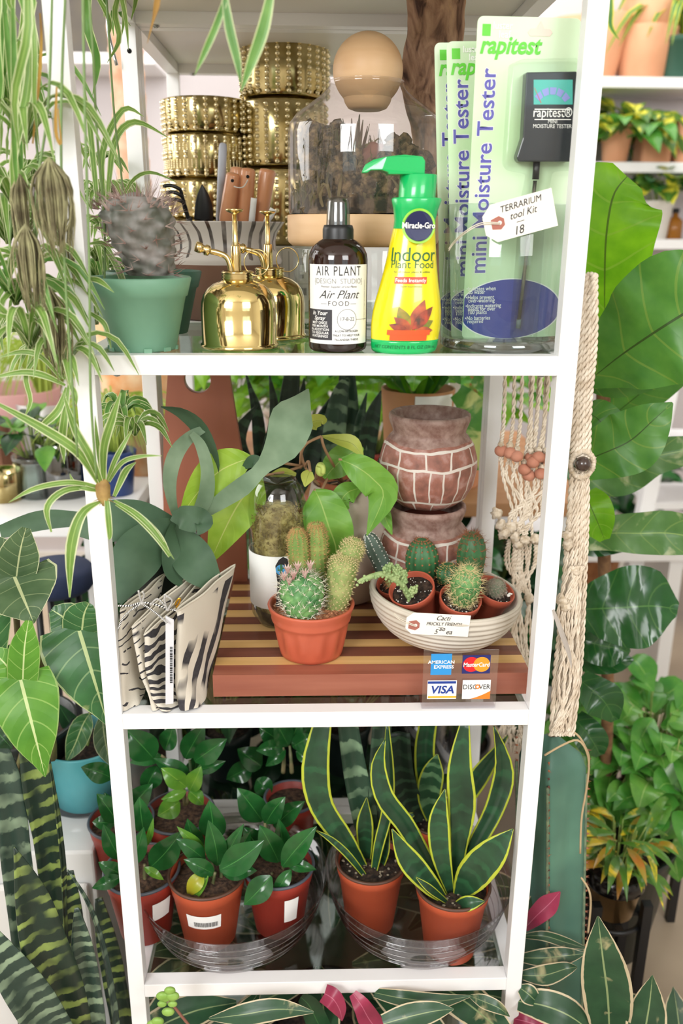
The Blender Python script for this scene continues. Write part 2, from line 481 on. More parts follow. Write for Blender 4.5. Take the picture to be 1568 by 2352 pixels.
# ================================================================ shelves on the back wall and what they carry
YS = 2.3
def wallshelf(v, u0, u1, label):
    a, b = P(u0, v, YS), P(u1, v, YS)
    z = P(1470, v, YS).z
    o = MB().box((a.x, YS, z-.034), (b.x, YB, z)).build('wall_shelf', WHITE, bevel=.002)
    tag(o, label, 'shelf', 'white shelves on the back wall'); return z
zs1 = wallshelf(176, 1180, 1900, 'white board shelf on the back wall, uppermost at right behind the fig')
zs2 = wallshelf(372, 1180, 1900, 'white board shelf on the back wall, middle one carrying pothos and square pots')
zs3 = wallshelf(549, 1180, 1900, 'white board shelf on the back wall, lowest one carrying amber bottles')
zs4 = wallshelf(136, -300, 355, 'white board shelf on the back wall at upper left behind the hanging foliage')

def potprof(r0, r1, h, rim=.0, lip=.0, th=.003, foot=0):
    """outer wall up, rim band, inner wall down"""
    p = [(0, 0), (r0-.001, 0), (r0, .001)]
    if rim:
        k = (h-rim)/h
        p += [(r0+(r1-r0)*k, h-rim), (r0+(r1-r0)*k+lip, h-rim+.001), (r1+lip, h-.0015), (r1+lip-.0012, h)]
    else: p += [(r1, h-.001), (r1-.001, h)]
    p += [(r1-th, h-.001), (r1-th-(r1-r0)*.35, h*.55), (r0-th, th), (0, th)]
    return p
def clay(u, v, z, r0, r1, h, label, Y=2.42, square=False, zb=None, rim=0, group='terracotta pots on the back wall shelves', cat='pot', flip=False):
    p = P(u, v, Y); p.z = z if zb is None else zb
    t = thing('terracotta_pot', label, cat, p, group)
    mb = MB()
    if square:
        mb.rbox((p.x-r0, p.y-r0, p.z), (p.x+r0, p.y+r0, p.z+h), .012); mb.box((p.x-r0*.85, p.y-r0*.85, p.z+h-.001), (p.x+r0*.85, p.y+r0*.85, p.z+h+.0006))
    else: mb.lathe(potprof(r0, r1, h, rim, .004, .008), p, 40)
    mb.build('pot_body', TERRAC, t)
    return t, p
clay(1474, 172, zs1, .078, .108, .165, 'round terracotta pot at the bottom of the stack on the uppermost wall shelf')
clay(1478, 172, 0, .08, .098, .17, 'terracotta pot stacked in another on the uppermost wall shelf', zb=zs1+.09+.0)
clay(1372, 172, zs1, .055, .1, .2, 'tapered terracotta pot left of the stacked pots, cut by the white post')
clay(1495, 360, zs2, .053, .05, .155, 'square terracotta pot beside the yellow variegated pothos', square=True)
clay(1575, 360, zs2, .058, .05, .155, 'square terracotta pot cut by the right edge of the picture', square=True)
clay(1318, 150, zs1, .06, .09, .19, 'terracotta pot seen just above the plant meter card')
# ================================================================ TOP SHELF
def circ_at(u, vfront, z, r):
    """centre of a round foot of radius r on height z whose front edge is seen at vfront"""
    p = G(u, vfront, z); return V((p.x+(p.x-CAM.x)*r/(p.y-CAM.y), p.y+r, z))
# ---- dark green nursery pots and the spiny caudex plant
GREENP = mat('green_nursery_plastic', '#6b9a7f', .5, col2='#78a68b', ns=5)
GREEND = mat('dark_green_nursery_plastic', '#35604f', .5)
def mound(o, r, h, amp=.003, seed=0, n=9, seg=28):
    mb = MB(); i = 0; o = V(o); mb.v.append(o+V((0, 0, h)))
    for k in range(1, n+1):
        for j in range(seg):
            t = 2*PI*j/seg; rr = r*k/n
            q = V((rr*math.cos(t), rr*math.sin(t), 0))
            q.z = h*(1-(k/n)**2)+amp*noise.noise(q*240+V((seed*5, 0, 0)))*(1 if k < n else .3)
            mb.v.append(o+q)
    for j in range(seg): mb.face([0, 1+j, 1+(j+1) % seg])
    for k in range(n-1):
        for j in range(seg):
            a = 1+k*seg+j; b = 1+k*seg+(j+1) % seg
            mb.face([a, a+seg, b+seg, b])
    return mb
def gravel(mb, o, r, n, s, z=0, seed=1):
    rd = random.Random(seed); o = V(o)
    for k in range(n):
        t = rd.random()*2*PI; q = r*math.sqrt(rd.random())
        mb.ball(o+V((q*math.cos(t), q*math.sin(t), z+s*.3)), s*rd.uniform(.6, 1.2), 6, 4, (1, rd.uniform(.6, 1), .7), lump=.4, seed=k)
    return mb
p = circ_at(330, 811, Z1, .0345)
t = thing('potted_caudex_plant', 'grey spiny thick-stemmed plant in a green nursery pot, left end of top shelf', 'potted plant', p)
h = P(325, 641, p.y-.05).z-Z1
mb = MB().lathe(potprof(.0345, .0512, h, .02, .0022, .002), p, 56)
for k in range(10):
    a = 2*PI*k/10; mb.box((-.004, -.001, 0), (.004, .0012, .004), Matrix.Translation(p+V((.0352*math.cos(a), .0352*math.sin(a), 0))) @ Matrix.Rotation(a-PI/2, 4, 'Z'))
mb.build('pot', GREENP, t)
mound(p+V((0, 0, h-.009)), .048, .003, .004).build('soil', mat('brown_potting_mix', '#4a2f27', .95, col2='#6d4a3d', ns=150, amt=(.35, .65), bs=200, bstr=1, bdist=.002), t)
mb = gravel(MB(), p+V((.022, -.025, h-.006)), .012, 7, .0035, seed=3); mb.build('perlite', PERL, t)
CAUD = mat('grey_caudex_skin', '#55594f', .5, col2='#a09a98', ns=34, amt=(.42, .7), bs=40, bstr=.6, bdist=.003, spec=.6)
axis = [P(345, 632, p.y), P(339, 590, p.y), P(325, 545, p.y), P(314, 490, p.y), P(309, 455, p.y)]
ax, rr = curve(axis, [.022, .0265, .0315, .0345, .022], 44)
mb = MB(); seg = 60; i0 = 0
TUB = [((k+.5)/64*44, (2.4*k) % (2*PI)) for k in range(64)]
for k, (q, r_) in enumerate(zip(ax, rr)):
    for j in range(seg):
        a = 2*PI*j/seg
        lum = 1+max(.16*math.exp(-(((k-tk)*.0022)**2+(r_*((a-ta+PI) % (2*PI)-PI))**2)/.00003) for tk, ta in TUB)-.04+.04*noise.noise(V((math.cos(a)*2, math.sin(a)*2, k*.5)))
        mb.v.append(q+V((math.cos(a), math.sin(a), 0))*r_*lum)
for k in range(len(ax)-1):
    for j in range(seg):
        a = k*seg+j; b = k*seg+(j+1) % seg; mb.face([a, b, b+seg, a+seg])
mb.v.append(ax[-1]+V((0, 0, .006)))
for j in range(seg): mb.face([(len(ax)-1)*seg+j, (len(ax)-1)*seg+(j+1) % seg, len(mb.v)-1])
mb.build('caudex', CAUD, t)
rd = random.Random(4); sp = MB()
for tk, ta in TUB:
    k = min(int(tk), len(ax)-1)
    for j in range(1 if k < 34 else 4):
        a = ta+(rd.uniform(-.5, .5) if k >= 34 else 0); q = ax[k]+V((math.cos(a), math.sin(a), 0))*rr[k]*1.12
        for m_ in range(4):
            d = V((math.cos(a+rd.uniform(-.9, .9)), math.sin(a+rd.uniform(-.9, .9)), rd.uniform(-.3, .5) if k < 32 else rd.uniform(0, 1.1))).normalized()
            sp.spike(q, d*rd.uniform(.011, .020), .00065)
for j in range(60):
    a = rd.random()*2*PI; q = ax[-2]+V((math.cos(a), math.sin(a), .1))*.017
    sp.spike(q, V((math.cos(a)*.5, math.sin(a)*.5, rd.uniform(.6, 1.4)))*rd.uniform(.012, .02), .0005)
sp.build('spines', mat('pinkish_spines', '#bba79e', .7, col2='#8a675c', ns=30), t)
p2 = circ_at(352, 778, Z1, .034); p2.y += .03
t2 = thing('nursery_pot', 'dark green plastic nursery pot mostly hidden behind the spiny plant pot', 'pot', p2)
h2 = P(350, 626, p2.y-.05).z-Z1
MB().lathe(potprof(.037, .0545, h2, .02, .0022, .002), p2, 48).build('pot', GREEND, t2)

# ---- striped pot with the garden tools
def lathe_n(N_, **k): return N_
ST = N('striped_glaze')
g = ST.n('SeparateXYZ'); ST.l(ST.obj(), g.inputs[0])
ang = ST.math('ARCTAN2', g.outputs[1], g.outputs[0])
w1 = ST.math('ADD', ST.math('MULTIPLY', ang, 4.5), ST.math('MULTIPLY', ST.noise(14, 1), 1.2))
fr = ST.math('FRACT', w1)
wd_ = ST.math('MULTIPLY_ADD', ST.noise(9, 2), .9, -.12)
inband = ST.math('MULTIPLY', ST.math('LESS_THAN', fr, wd_), ST.math('GREATER_THAN', ST.math('ADD', g.outputs[2], ST.math('MULTIPLY', ST.noise(30, 1), .05)), .115))
basec = ST.mix(ST.math('GREATER_THAN', g.outputs[2], .075), c('#7b5a4b'), c('#c9c1bb'))
ST.set(Base_Color=ST.mix(ST.math('MULTIPLY', inband, ST.math('MULTIPLY_ADD', ST.noise(50, 2), 1.2, .2, clamp=True)), basec, ST.mix(ST.math('MULTIPLY_ADD', ST.noise(12, 1), 6., -2.6, clamp=True), c('#2a1f1c'), c('#6e5346'))), Roughness=.35)
p = V((P(511, 560, .39).x, .392, Z1+.0002))
hr = P(512, 508, .31).z-Z1
t = thing('striped_planter', 'white glazed pot with brown brush strokes and bare brown base, holding garden tools', 'pot', p)
k_ = hr
R3 = .0855/1.0
prof = [(0, 0), (.058, 0), (.062, .003), (.071, k_*.38), (.078, k_*.53), (.0825, k_*.60), (.081, k_*.645), (.0745, k_*.73), (.0735, k_*.80), (.0765, k_*.89), (.0855, k_*.985), (.0865, k_), (.081, k_), (.072, k_*.85), (.07, k_*.6), (.055, .01), (0, .01)]
MB().lathe(prof, p, 64).build('pot_body', ST.m, t)
ZT = Z1+hr
HAND = mat('varnished_handle_wood', '#dba27a', .35, col2='#cc8d64', ns=12, sc3=(1, 1, .15), coat=.4)
TOOLB = mat('black_tool_steel', '#121314', .45)
def stick_tool(name, label, top, bot, rt, rb, m, cat='garden tool', grp='wooden tool handles in the striped pot', hole=True):
    a, b = P(*top), P(*bot); a2 = b+(a-b)*1.0
    low = V((p.x+(b.x-p.x)*.6, p.y, Z1+.05))
    t = thing(name, label, cat, low, grp)
    pts = [low, b, b.lerp(a, .5), b.lerp(a, .93), b.lerp(a, .985), a]
    MB().tube(pts, [rb*.8, rb, (rt+rb)/2*1.03, rt, rt*.85, rt*.35], 18).build('handle', m, t)
    if hole:
        hp = b.lerp(a, .83); d = (CAM-hp).normalized()
        MB().lathe([(.0022, 0), (.0022, .0006), (0, .0006)], hp+d*(rt*.98), 12, d.to_track_quat('Z', 'Y').to_matrix()).build('hanging_hole', DARK, t)
    return t
gr = 'wooden tool handles in the striped pot'
stick_tool('garden_tool', 'small tool with rounded wooden handle up, leftmost and lowest of the handles', (536, 397, .36), (522, 500, .37), .0095, .011, HAND)
stick_tool('garden_tool', 'small tool with wooden handle up, third handle from the left, cord through its hole', (570, 386, .36), (563, 500, .37), .0095, .0095, HAND)
stick_tool('garden_tool', 'small tool with wooden handle up, rightmost and thickest of the handles', (615, 388, .37), (600, 500, .375), .0115, .0085, HAND, hole=False)
stick_tool('garden_tool', 'small tool with wooden handle up, behind the two corded handles, its tip just showing', (543, 383, .40), (540, 500, .40), .009, .009, HAND, hole=False)
stick_tool('garden_stake', 'pale grey painted stick standing left of the wooden tool handles', (512, 328, .40), (505, 500, .40), .0055, .0056, mat('grey_paint', '#aeb2bd', .6, col2='#8d8580', ns=9), 'stake', None, hole=False)
cord = MB().tube(smooth([P(537, 428, .345), P(548, 431, .342), P(560, 428, .343), P(569, 413, .347)], 12), .0009, 6)
tag(cord.build('cord_loop', mat('white_cord', '#cfc9c0', .8)), 'thin pale cord threaded through the holes of two wooden handles', 'cord')
# cultivator
b = P(434, 505, .37)
t = thing('hand_cultivator', 'black three pronged hand cultivator with prongs up in the striped pot', 'garden tool', V((p.x-.03, p.y, Z1+.05)))
mb = MB()
for (u0, v0, u1, v1, du) in ((374, 428, 408, 433, 0), (381, 443, 412, 448, 3), (385, 460, 416, 463, 6)):
    mb.tube(smooth([P(u0, v0, .35), P((u0+u1)/2, v0-2, .352), P(u1, v1-1, .355), P(u1+8, v1+8, .36), P(424+du*.5, 480, .365), P(434, 506, .37)], 18), [.0018]+[.0024]*17+[.0024], 8)
mb.tube([P(434, 500, .37), V((p.x-.03, p.y, Z1+.05))], .004, 8)
mb.build('prongs', TOOLB, t)
# trowel
t = thing('hand_trowel', 'black pointed hand trowel blade standing up in the striped pot', 'garden tool', V((p.x-.012, p.y, Z1+.05)))
mb = MB(); pxleaf(mb, [(467, 508, .365), (468, 480, .362), (466, 450, .36), (464, 424, .36)], [42, 40, 27, 2], fold=-.35, n=12)
mb.build('blade', TOOLB, t, solid=.0012)
MB().tube([P(467, 504, .366), V((p.x-.012, p.y, Z1+.05))], .0045, 8).build('shank', TOOLB, t)
for (u0, v0, u1, v1, w_, lb) in ((583, 455, 578, 508, 14, 'narrow white plastic plant tag between the wooden handles'), (628, 480, 612, 512, 16, 'pale plant tag standing at the right rim of the striped pot')):
    mb = MB(); pxleaf(mb, [(u0, v0, .352), ((u0+u1)/2, (v0+v1)/2, .356), (u1, v1, .36), (u1-2, v1+60, .38)], [w_, w_, w_, w_*.7], fold=0, n=6, across=2)
    tag(mb.build('plant_tag', LABELW, solid=.0006), lb, 'plant tag')

# ---- brass misters
BRASS = mat('polished_brass', '#e8d292', .09, 1, spec=.5)
BRASSD = mat('brass_fittings', '#dcc48a', .16, 1)
p = circ_at(551, 807, Z1, .0405)
t = thing('brass_mister', 'shiny brass plant mister with curved spout, the nearer of the two', 'plant mister', p, 'brass plant misters')
zz = lambda v, u=548: P(u, v, p.y-.03).z-Z1
hs = zz(652)+.002
prof = [(0, 0), (.0415, 0), (.0424, .002), (.0415, .004), (.0402, .005), (.0402, hs*.56), (.0395, hs*.68), (.037, hs*.79), (.0325, hs*.88), (.026, hs*.95), (.018, hs*.99), (.0165, hs)]
MB().lathe(prof, p, 64).build('body', BRASS, t)
hn = zz(632)
MB().lathe([(.0165, hs-.001), (.0165, hs+.001)]+[x for k in range(3) for x in ((.0175, hs+.002+k*.003), (.0160, hs+.0035+k*.003))]+[(.0165, hn), (.004, hn+.001), (0, hn+.001)], p, 40).build('neck_ring', BRASSD, t)
cx = V((p.x-.0015, p.y, 0))
def zabs(v, yy=0.0): return P(548, v, p.y+yy).z
MB().lathe([(.0055, zabs(640)), (.0055, zabs(588)), (.0048, zabs(566)), (.0042, zabs(563)), (0, zabs(563))], cx, 24).build('pump_sleeve', BRASSD, t)
MB().lathe([(.0028, zabs(565)), (.0026, zabs(488))], cx, 16, cap1=True).build('plunger_rod', BRASSD, t)
zt = zabs(483)
MB().lathe([(.0025, zt-.004), (.004, zt-.003), (.0085, zt-.001), (.0093, zt), (.0092, zt+.0012), (0, zt+.0018)], cx, 32).build('plunger_button', BRASSD, t)
y_ = p.y-.006
sx = [P(531, 634, y_), P(528, 610, y_), P(519, 590, y_), P(500, 581, y_-.002), P(482, 577, y_-.004)]
tp = MB().tube(smooth(sx, 20), .0030, 12).build('spout', BRASSD, t)
d = (P(450, 566, y_-.008)-P(482, 577, y_-.004)).normalized(); M_ = d.to_track_quat('Z', 'Y').to_matrix()
MB().lathe([(.0032, 0), (.0052, .001), (.0056, .005), (.0040, .006), (.004, .008), (.0050, .009), (.0056, .011), (.0052, .0155), (.002, .0162), (0, .016)], P(482, 577, y_-.004), 20, M_).build('nozzle', BRASSD, t)
rc = P(589, 603, p.y-.006); rg = MB()
rg.tube([rc+V((.0128*math.cos(a), .002*math.cos(a), .0132*math.sin(a))) for a in [2*PI*k/36 for k in range(36)]], .0007, 6, closed=True)
rg.build('finger_ring', BRASSD, t)
p3 = circ_at(625, 780, Z1, .0405)
dup(t, (p3.x-.001, p3.y-.012, Z1), 'shiny brass plant mister partly hidden behind the nearer one', .06)

# ---- white instruction box with the gold hobnail pots on top
pb0, pb1 = P(470, 700, .5), P(716, 700, .5)
zbx = P(600, 566, .49).z
t = thing('carton', 'white product carton with faint line drawings supporting the gold pots', 'box', (pb0.x+.1, .58, Z1))
MB().box((P(392, 700, .5).x, .487, Z1+.0002), (pb1.x, .69, zbx)).build('box_body', mat('white_card', '#e4e2da', .7), t, bevel=.001)
fb = flat_fn((pb1.x, .4868, Z1), (1, 0, 0), (0, 0, 1)); GREYI = mat('grey_ink', '#8f8f8c', .7)
mb = MB()
for (x0, x1, y0, y1) in ((-.035, -.034, .01, .09), (-.02, -.0195, .02, .085), (-.02, -.004, .06, .0605), (-.02, -.004, .042, .0425), (-.045, -.0445, .01, .09), (-.018, -.012, .07, .08), (-.018, -.012, .05, .056), (-.018, -.008, .025, .036)): grid_fn(mb, x0, x1, y0, y1, fb, 1, 1)
mb.build('line_drawing', GREYI, t)
GOLD = mat('mercury_gold_glass', '#cdbd8c', .14, 1, col2='#9c8a58', ns=24, amt=(.35, .65))
GOLDB = mat('gold_beads', '#efe4bf', .10, 1)
def hobnail(name, x, y, z, r, h, rows, ncol, pat, label, grp):
    t = thing(name, label, 'pot', (x, y, z), grp)
    o = V((x, y, z))
    MB().lathe([(0, 0), (r*.8, 0), (r*.93, .003), (r*.965, .009), (r, .016), (r, h-.003), (r-.0007, h-.001), (r-.002, h), (r-.0035, h-.002), (r-.0035, .01), (0, .006)], o, 56).build('pot_body', GOLD, t)
    mb = MB()
    for (zz_, n_, s_) in pat:
        for j in range(n_):
            a = 2*PI*j/n_
            q = o+V(((r-.0004)*math.cos(a), (r-.0004)*math.sin(a), zz_*h))
            if math.sin(a) > .55: continue
            M_ = V((math.cos(a), math.sin(a), 0)).to_track_quat('Z', 'Y').to_matrix()
            mb.lathe([(s_, 0), (s_*.88, s_*.45), (s_*.5, s_*.8), (0, s_*.95)], q, 7, M_)
    mb.build('hobnails', GOLDB, t)
    return t
yc = .585
def stack(ucs, vs, r, n, lab, style):
    zprev = zbx+.0004
    tops = [P(ucs[k], v, yc-r).z for k, v in enumerate(vs)]
    for k, zt_ in enumerate(tops):
        h = zt_-zprev-.0006
        x = P(ucs[k], vs[k], yc).x
        if style[k] == 'b': pat = [(f, n-4, .0041) for f in [.13+.78*i/5 for i in range(6)]]
        elif style[k] == 't': pat = [(f, n-4, .0041) for f in [.10+.82*i/9 for i in range(10)]]
        elif style[k] == 's': pat = [(f, n-4, .0041) for f in (.84, .93, .60, .50, .12, .2)]+[(f, n*2, .0016) for f in (.78, .74, .69, .655, .43, .39, .35, .31, .27)]
        hobnail('gold_hobnail_pot', x, yc, zprev, r if style[k] != 's' else r*.97, h, 6, n, pat, lab[k], 'gold hobnail pots in two stacks')
        zprev = zt_
stack([468, 468, 470, 470], [505, 412, 304, 217], .0655, 30, ['gold beaded glass pot, lowest of the shorter left stack, behind the striped pot', 'gold beaded glass pot second from the bottom in the shorter left stack', 'gold glass pot with alternating large and tiny beads, second from top of the left stack', 'gold beaded glass pot topping the shorter left stack'], 'bbsb')
stack([650, 650, 652], [386, 222, 64], .0665, 30, ['gold beaded glass pot at the bottom of the taller stack, behind the tool handles', 'gold beaded glass pot in the middle of the taller stack', 'gold beaded glass pot topping the taller stack, touched by hanging leaf tips'], 'ttt')

# ---- terrarium with wooden ball stopper on an upturned glass
WOODP = mat('pale_beech', '#d8b58c', .5, col2='#c9a177', ns=7, sc3=(1, 1, 6), bs=60, bstr=.08)
yt = .20
xt = P(834, 500, yt).x
zb = P(834, 568, yt-.088).z
o = V((xt, yt, Z1))
t = thing('glass_riser', 'clear upturned glass dish carrying the terrarium', 'riser', o)
MB().lathe([(.083, 0), (.083, zb-Z1-.004), (.081, zb-Z1-.0004), (0, zb-Z1-.0004)], o, 64).build('dish', CLEAR, t)
MB().lathe([(.0835, 0), (.0842, .0015), (.0835, .003)], o, 64).build('rim', glass('glass_rim', '#b9c6c2', .25, .05, .5), t)
t = thing('terrarium', 'wide glass terrarium on a pale wooden base with a wooden ball as stopper', 'terrarium', V((xt, yt, zb)))
z = lambda v: P(834, v, yt-.08).z
zw = z(492)
MB().lathe([(0, zb), (.084, zb), (.0885, zb+.004), (.0895, zb+.008), (.0895, zw-.001), (.0885, zw), (0, zw)], V((xt, yt, 0)), 72).build('wooden_base', WOODP, t)
zn = P(840, 190, yt).z
tp_ = [(.0885, zw+.001), (.0895, zw+.006), (.0895, P(834, 310, yt).z), (.0875, P(834, 285, yt).z), (.079, P(834, 262, yt).z), (.066, P(834, 243, yt).z), (.054, P(834, 225, yt).z), (.046, P(834, 210, yt).z), (.0415, P(834, 196, yt).z), (.0415, zn), (.0428, zn+.001), (.0405, zn+.0012)]
TERG = glass('terrarium_glass', '#f0ece8', .07, 0, .6, dirt=.10)
MB().lathe(tp_, V((xt+.0015, yt, 0)), 72).build('glass_jar', TERG, t)
MB().lathe([(.016, P(840, 254, yt).z), (.022, P(840, 249, yt).z), (.026, P(840, 236, yt).z), (.0285, P(840, 218, yt).z)], (xt+.003, yt, 0), 40, cap0=True).ball((xt+.003, yt, P(840, 162, yt).z), .0395, 40, 24).build('ball_stopper', WOODP, t)
o = V((xt, yt, zw+.001))
mb = mound(o, .085, .055, .012, 3, 12, 40)
mb.build('soil', mat('terrarium_soil', '#241a14', .95, col2='#6e5c49', ns=70, amt=(.45, .62), bs=130, bstr=1, bdist=.004), t)
mb = MB(); rd = random.Random(9)
for k in range(420):
    a = rd.random()*2*PI; q = .08*math.sqrt(rd.random()); zz_ = .056*(1-(q/.085)**2)
    s_ = rd.uniform(.002, .005)
    mb.leaf([o+V((q*math.cos(a), q*math.sin(a), zz_)), o+V((q*math.cos(a)+rd.uniform(-.006, .006), q*math.sin(a)+rd.uniform(-.006, .006), zz_+rd.uniform(.006, .02))), o+V(((q+.004)*math.cos(a)+rd.uniform(-.01, .01), (q+.004)*math.sin(a)+rd.uniform(-.01, .01), zz_+rd.uniform(.012, .034)))], [s_*.5, s_, 0], nrm=V((rd.uniform(-1, 1), -1, rd.uniform(-.5, 1))), n=4, across=2)
for k in range(len(mb.v)):
    q_ = mb.v[k]-V((xt, yt, 0)); q_.z = 0
    if q_.length > .086: mb.v[k] = V((xt, yt, 0))+q_*(.086/q_.length)+V((0, 0, mb.v[k].z))
mb.build('moss', mat('dry_moss', '#5a5a3c', .9, col2='#8b7c5a', ns=50, trans=.2), t)
mb = gravel(MB(), o+V((.045, -.045, .022)), .028, 34, .0058, seed=6); gravel(mb, o+V((0, -.02, .045)), .03, 12, .0045, seed=8)
mb.build('stones', mat('tan_pebbles', '#b59c7c', .8, col2='#7b6a58', ns=40), t)
mb = MB()
for (dx, dy, h_) in ((-.055, 0, .05), (-.035, -.03, .06), (-.045, .03, .07), (.02, .02, .06), (.035, -.01, .05), (-.01, .03, .075)):
    for k in range(16):
        a = rd.random()*2*PI; hh = h_*rd.uniform(.5, 1)
        q0 = o+V((dx, dy, .035)); q1 = q0+V((.012*math.cos(a), .012*math.sin(a), hh*.6)); q2 = q0+V((.02*math.cos(a), .02*math.sin(a), hh))
        mb.leaf([q0, q1, q2], [.002, .005, .001], nrm=V((math.cos(a), math.sin(a), .4)), n=6, across=2)
for k in range(len(mb.v)):
    q_ = mb.v[k]-V((xt, yt, 0)); q_.z = 0
    if q_.length > .085: mb.v[k] = V((xt, yt, 0))+q_*(.085/q_.length)+V((0, 0, mb.v[k].z))
mb.build('dried_plants', mat('dried_greenery', '#56583a', .9, col2='#7a5b50', ns=30, trans=.2), t)
mb = MB(); rd = random.Random(77)
for k in range(190):
    a = rd.random()*2*PI; q = rd.uniform(.03, .072); hmx = .035+.062*abs(math.cos(a))**.7*(1 if math.cos(a) < 0 else .75)
    s_ = rd.uniform(.006, .013); mb.ball(o+V((q*math.cos(a), q*math.sin(a), rd.uniform(.02, hmx))), s_, 10, 7, (1, 1, rd.uniform(.7, 1.2)), lump=.7, seed=k)
mb.build('bark_lumps', mat('terrarium_bark', '#3b2e23', .95, col2='#8f7a5c', ns=120, amt=(.4, .68), bs=220, bstr=1, bdist=.004), t)
MB().ball(o+V((.01, -.03, .055)), .017, 16, 10, (1, .8, 1.2), lump=.3).build('red_stone', mat('dusky_red', '#6d4340', .7, col2='#8b6158', ns=30), t)

# ---- slab of driftwood behind the terrarium
DW = N('driftwood'); vv = DW.scaled(DW.obj(), 1, 1, .18)
DW.set(Base_Color=DW.ramp(DW.noise(70, 5, vv, .8), [(.32, c('#4a322a')), (.48, c('#9c7862')), (.6, c('#b8957c')), (.75, c('#cfa87e'))]), Roughness=.85)
DW.bump(DW.noise(60, 6, vv, 1.), .9, .006)
mb = MB(); rowsL = [(-60, 930, 1060), (0, 932, 1064), (60, 937, 1062), (95, 936, 1066), (130, 926, 1062), (172, 913, 1060), (200, 918, 1056), (240, 930, 1050), (290, 945, 1044), (360, 955, 1040), (440, 962, 1040), (520, 966, 1036), (620, 965, 1040), (745, 962, 1046)]
Yd = .318; seg = 36; mb0 = []
zs_, xl, xr = [], [], []
for v, a, b in rowsL: zs_.append(P(a, v, Yd).z); xl.append(P(a, v, Yd).x); xr.append(P(b, v, Yd).x)
zs_[0] = Z0-.0068; zs_[-1] = Z1+.0003
NN = 60
for k in range(NN+1):
    zc = zs_[-1]+(zs_[0]-zs_[-1])*k/NN
    q = 0
    while q < len(zs_)-2 and zs_[q+1] > zc: q += 1
    f = (zs_[q]-zc)/(zs_[q]-zs_[q+1]) if zs_[q] != zs_[q+1] else 0
    f = min(max(f, 0), 1)
    a, b = xl[q]+(xl[q+1]-xl[q])*f, xr[q]+(xr[q+1]-xr[q])*f
    for j in range(seg):
        th = 2*PI*j/seg; n_ = noise.noise(V((math.cos(th)*2.2, math.sin(th)*2.2, zc*22)))*.22+noise.noise(V((math.cos(th)*6, math.sin(th)*6, zc*60)))*.14
        ex = 1+n_
        yl = Yd-.075*max(0, (zc-1.46)/.167); sh = (yl-CAM.y)/(Yd-CAM.y)
        mb.v.append(V((CAM.x+((a+b)/2-CAM.x+(b-a)/2*math.copysign(abs(math.cos(th))**.8, math.cos(th))*(1+n_*.6))*sh, yl+.0165*math.copysign(abs(math.sin(th))**.8, math.sin(th))*ex, zc)))
for k in range(NN):
    for j in range(seg):
        a = k*seg+j; b = k*seg+(j+1) % seg; mb.face([a, b, b+seg, a+seg])
mb.face(list(range(seg))[::-1]); mb.face([NN*seg+j for j in range(seg)])
tag(mb.build('driftwood_slab', DW.m), 'tall rough brown slab of driftwood standing behind the terrarium', 'driftwood')

# ---- amber spray bottle
p = circ_at(775, 812, Z1, .0305)
AMB = N('amber_plastic')
tr_ = AMB.n('BsdfTransparent'); tr_.inputs[0].default_value = c('#8a3a12')
gl_ = AMB.n('BsdfGlossy'); gl_.inputs['Roughness'].default_value = .05; gl_.inputs[0].default_value = c('#ffffff')
df_ = AMB.n('BsdfDiffuse'); df_.inputs[0].default_value = c('#26100a')
m1 = AMB.n('MixShader'); m1.inputs[0].default_value = .55; AMB.l(tr_.outputs[0], m1.inputs[1]); AMB.l(df_.outputs[0], m1.inputs[2])
lw = AMB.n('LayerWeight'); lw.inputs[0].default_value = .35
m2 = AMB.n('MixShader'); AMB.l(AMB.math('MULTIPLY_ADD', AMB.math('POWER', lw.outputs['Facing'], 2.5), .5, .06), m2.inputs[0]); AMB.l(m1.outputs[0], m2.inputs[1]); AMB.l(gl_.outputs[0], m2.inputs[2]); AMB.l(m2.outputs[0], AMB.out.inputs[0])
t = thing('spray_bottle', 'amber spray bottle of air plant food with a white label and smoky overcap', 'spray bottle', p)
H = lambda v, u=775: P(u, v, p.y-.02).z-Z1
r_ = .0305
hsd = H(598)
MB().lathe([(0, 0), (r_-.004, 0), (r_-.001, .002), (r_, .005), (r_, hsd), (r_*.97, hsd+.006), (r_*.86, hsd+.013), (r_*.66, hsd+.018), (.0145, hsd+.021), (.0135, hsd+.026)], p, 56, cap1=True).build('bottle_body', AMB.m, t)
hc0, hc1 = H(560), H(517)
mb = MB().lathe([(.0158, hc0), (.0158, hc1-.004), (.0145, hc1), (.0115, hc1+.0005), (0, hc1+.0005)], p, 60, rf=lambda a, h: 1+.018*math.sin(a*30))
mb.build('collar', BLACK, t)
ht = H(450)
MB().lathe([(.009, hc1), (.009, ht-.012), (.007, ht-.006), (0, ht-.006)], p, 28).build('sprayer', mat('grey_sprayer', '#5b5e61', .4), t)
MB().lathe([(.0125, hc1-.0015), (.0122, hc1+.002), (.0112, ht-.006), (.0098, ht-.0015), (.006, ht), (0, ht)], p, 32).build('overcap', glass('smoky_plastic', '#c9c9c6', .16, .08, .6), t)
fn = cyl_fn(p, r_+.0003)
y0, y1 = H(788), H(607)
wl = .0375
mb = MB(); grid_fn(mb, -wl, wl, y0, y1, fn, 24, 1); lab = mb.build('label', LABELW, t, 'white printed label')
hh = y1-y0; f2 = lambda x, y: fn(x, y+y0, .00025)
text('lettering', 'AIR PLANT', .0095, INK, t, lambda x, y: f2(x, y+hh*.865), spacing=1.15, sx=.68)
text('lettering', '{DESIGN  STUDIO}', .0052, GREYI, t, lambda x, y: f2(x, y+hh*.765), sx=.9)
text('lettering', 'Premier Supplier of Live Plants', .0022, INK, t, lambda x, y: f2(x, y+hh*.715), shear=.4)
text('lettering', 'Air Plant', .0085, INK, t, lambda x, y: f2(x, y+hh*.58), shear=.45)
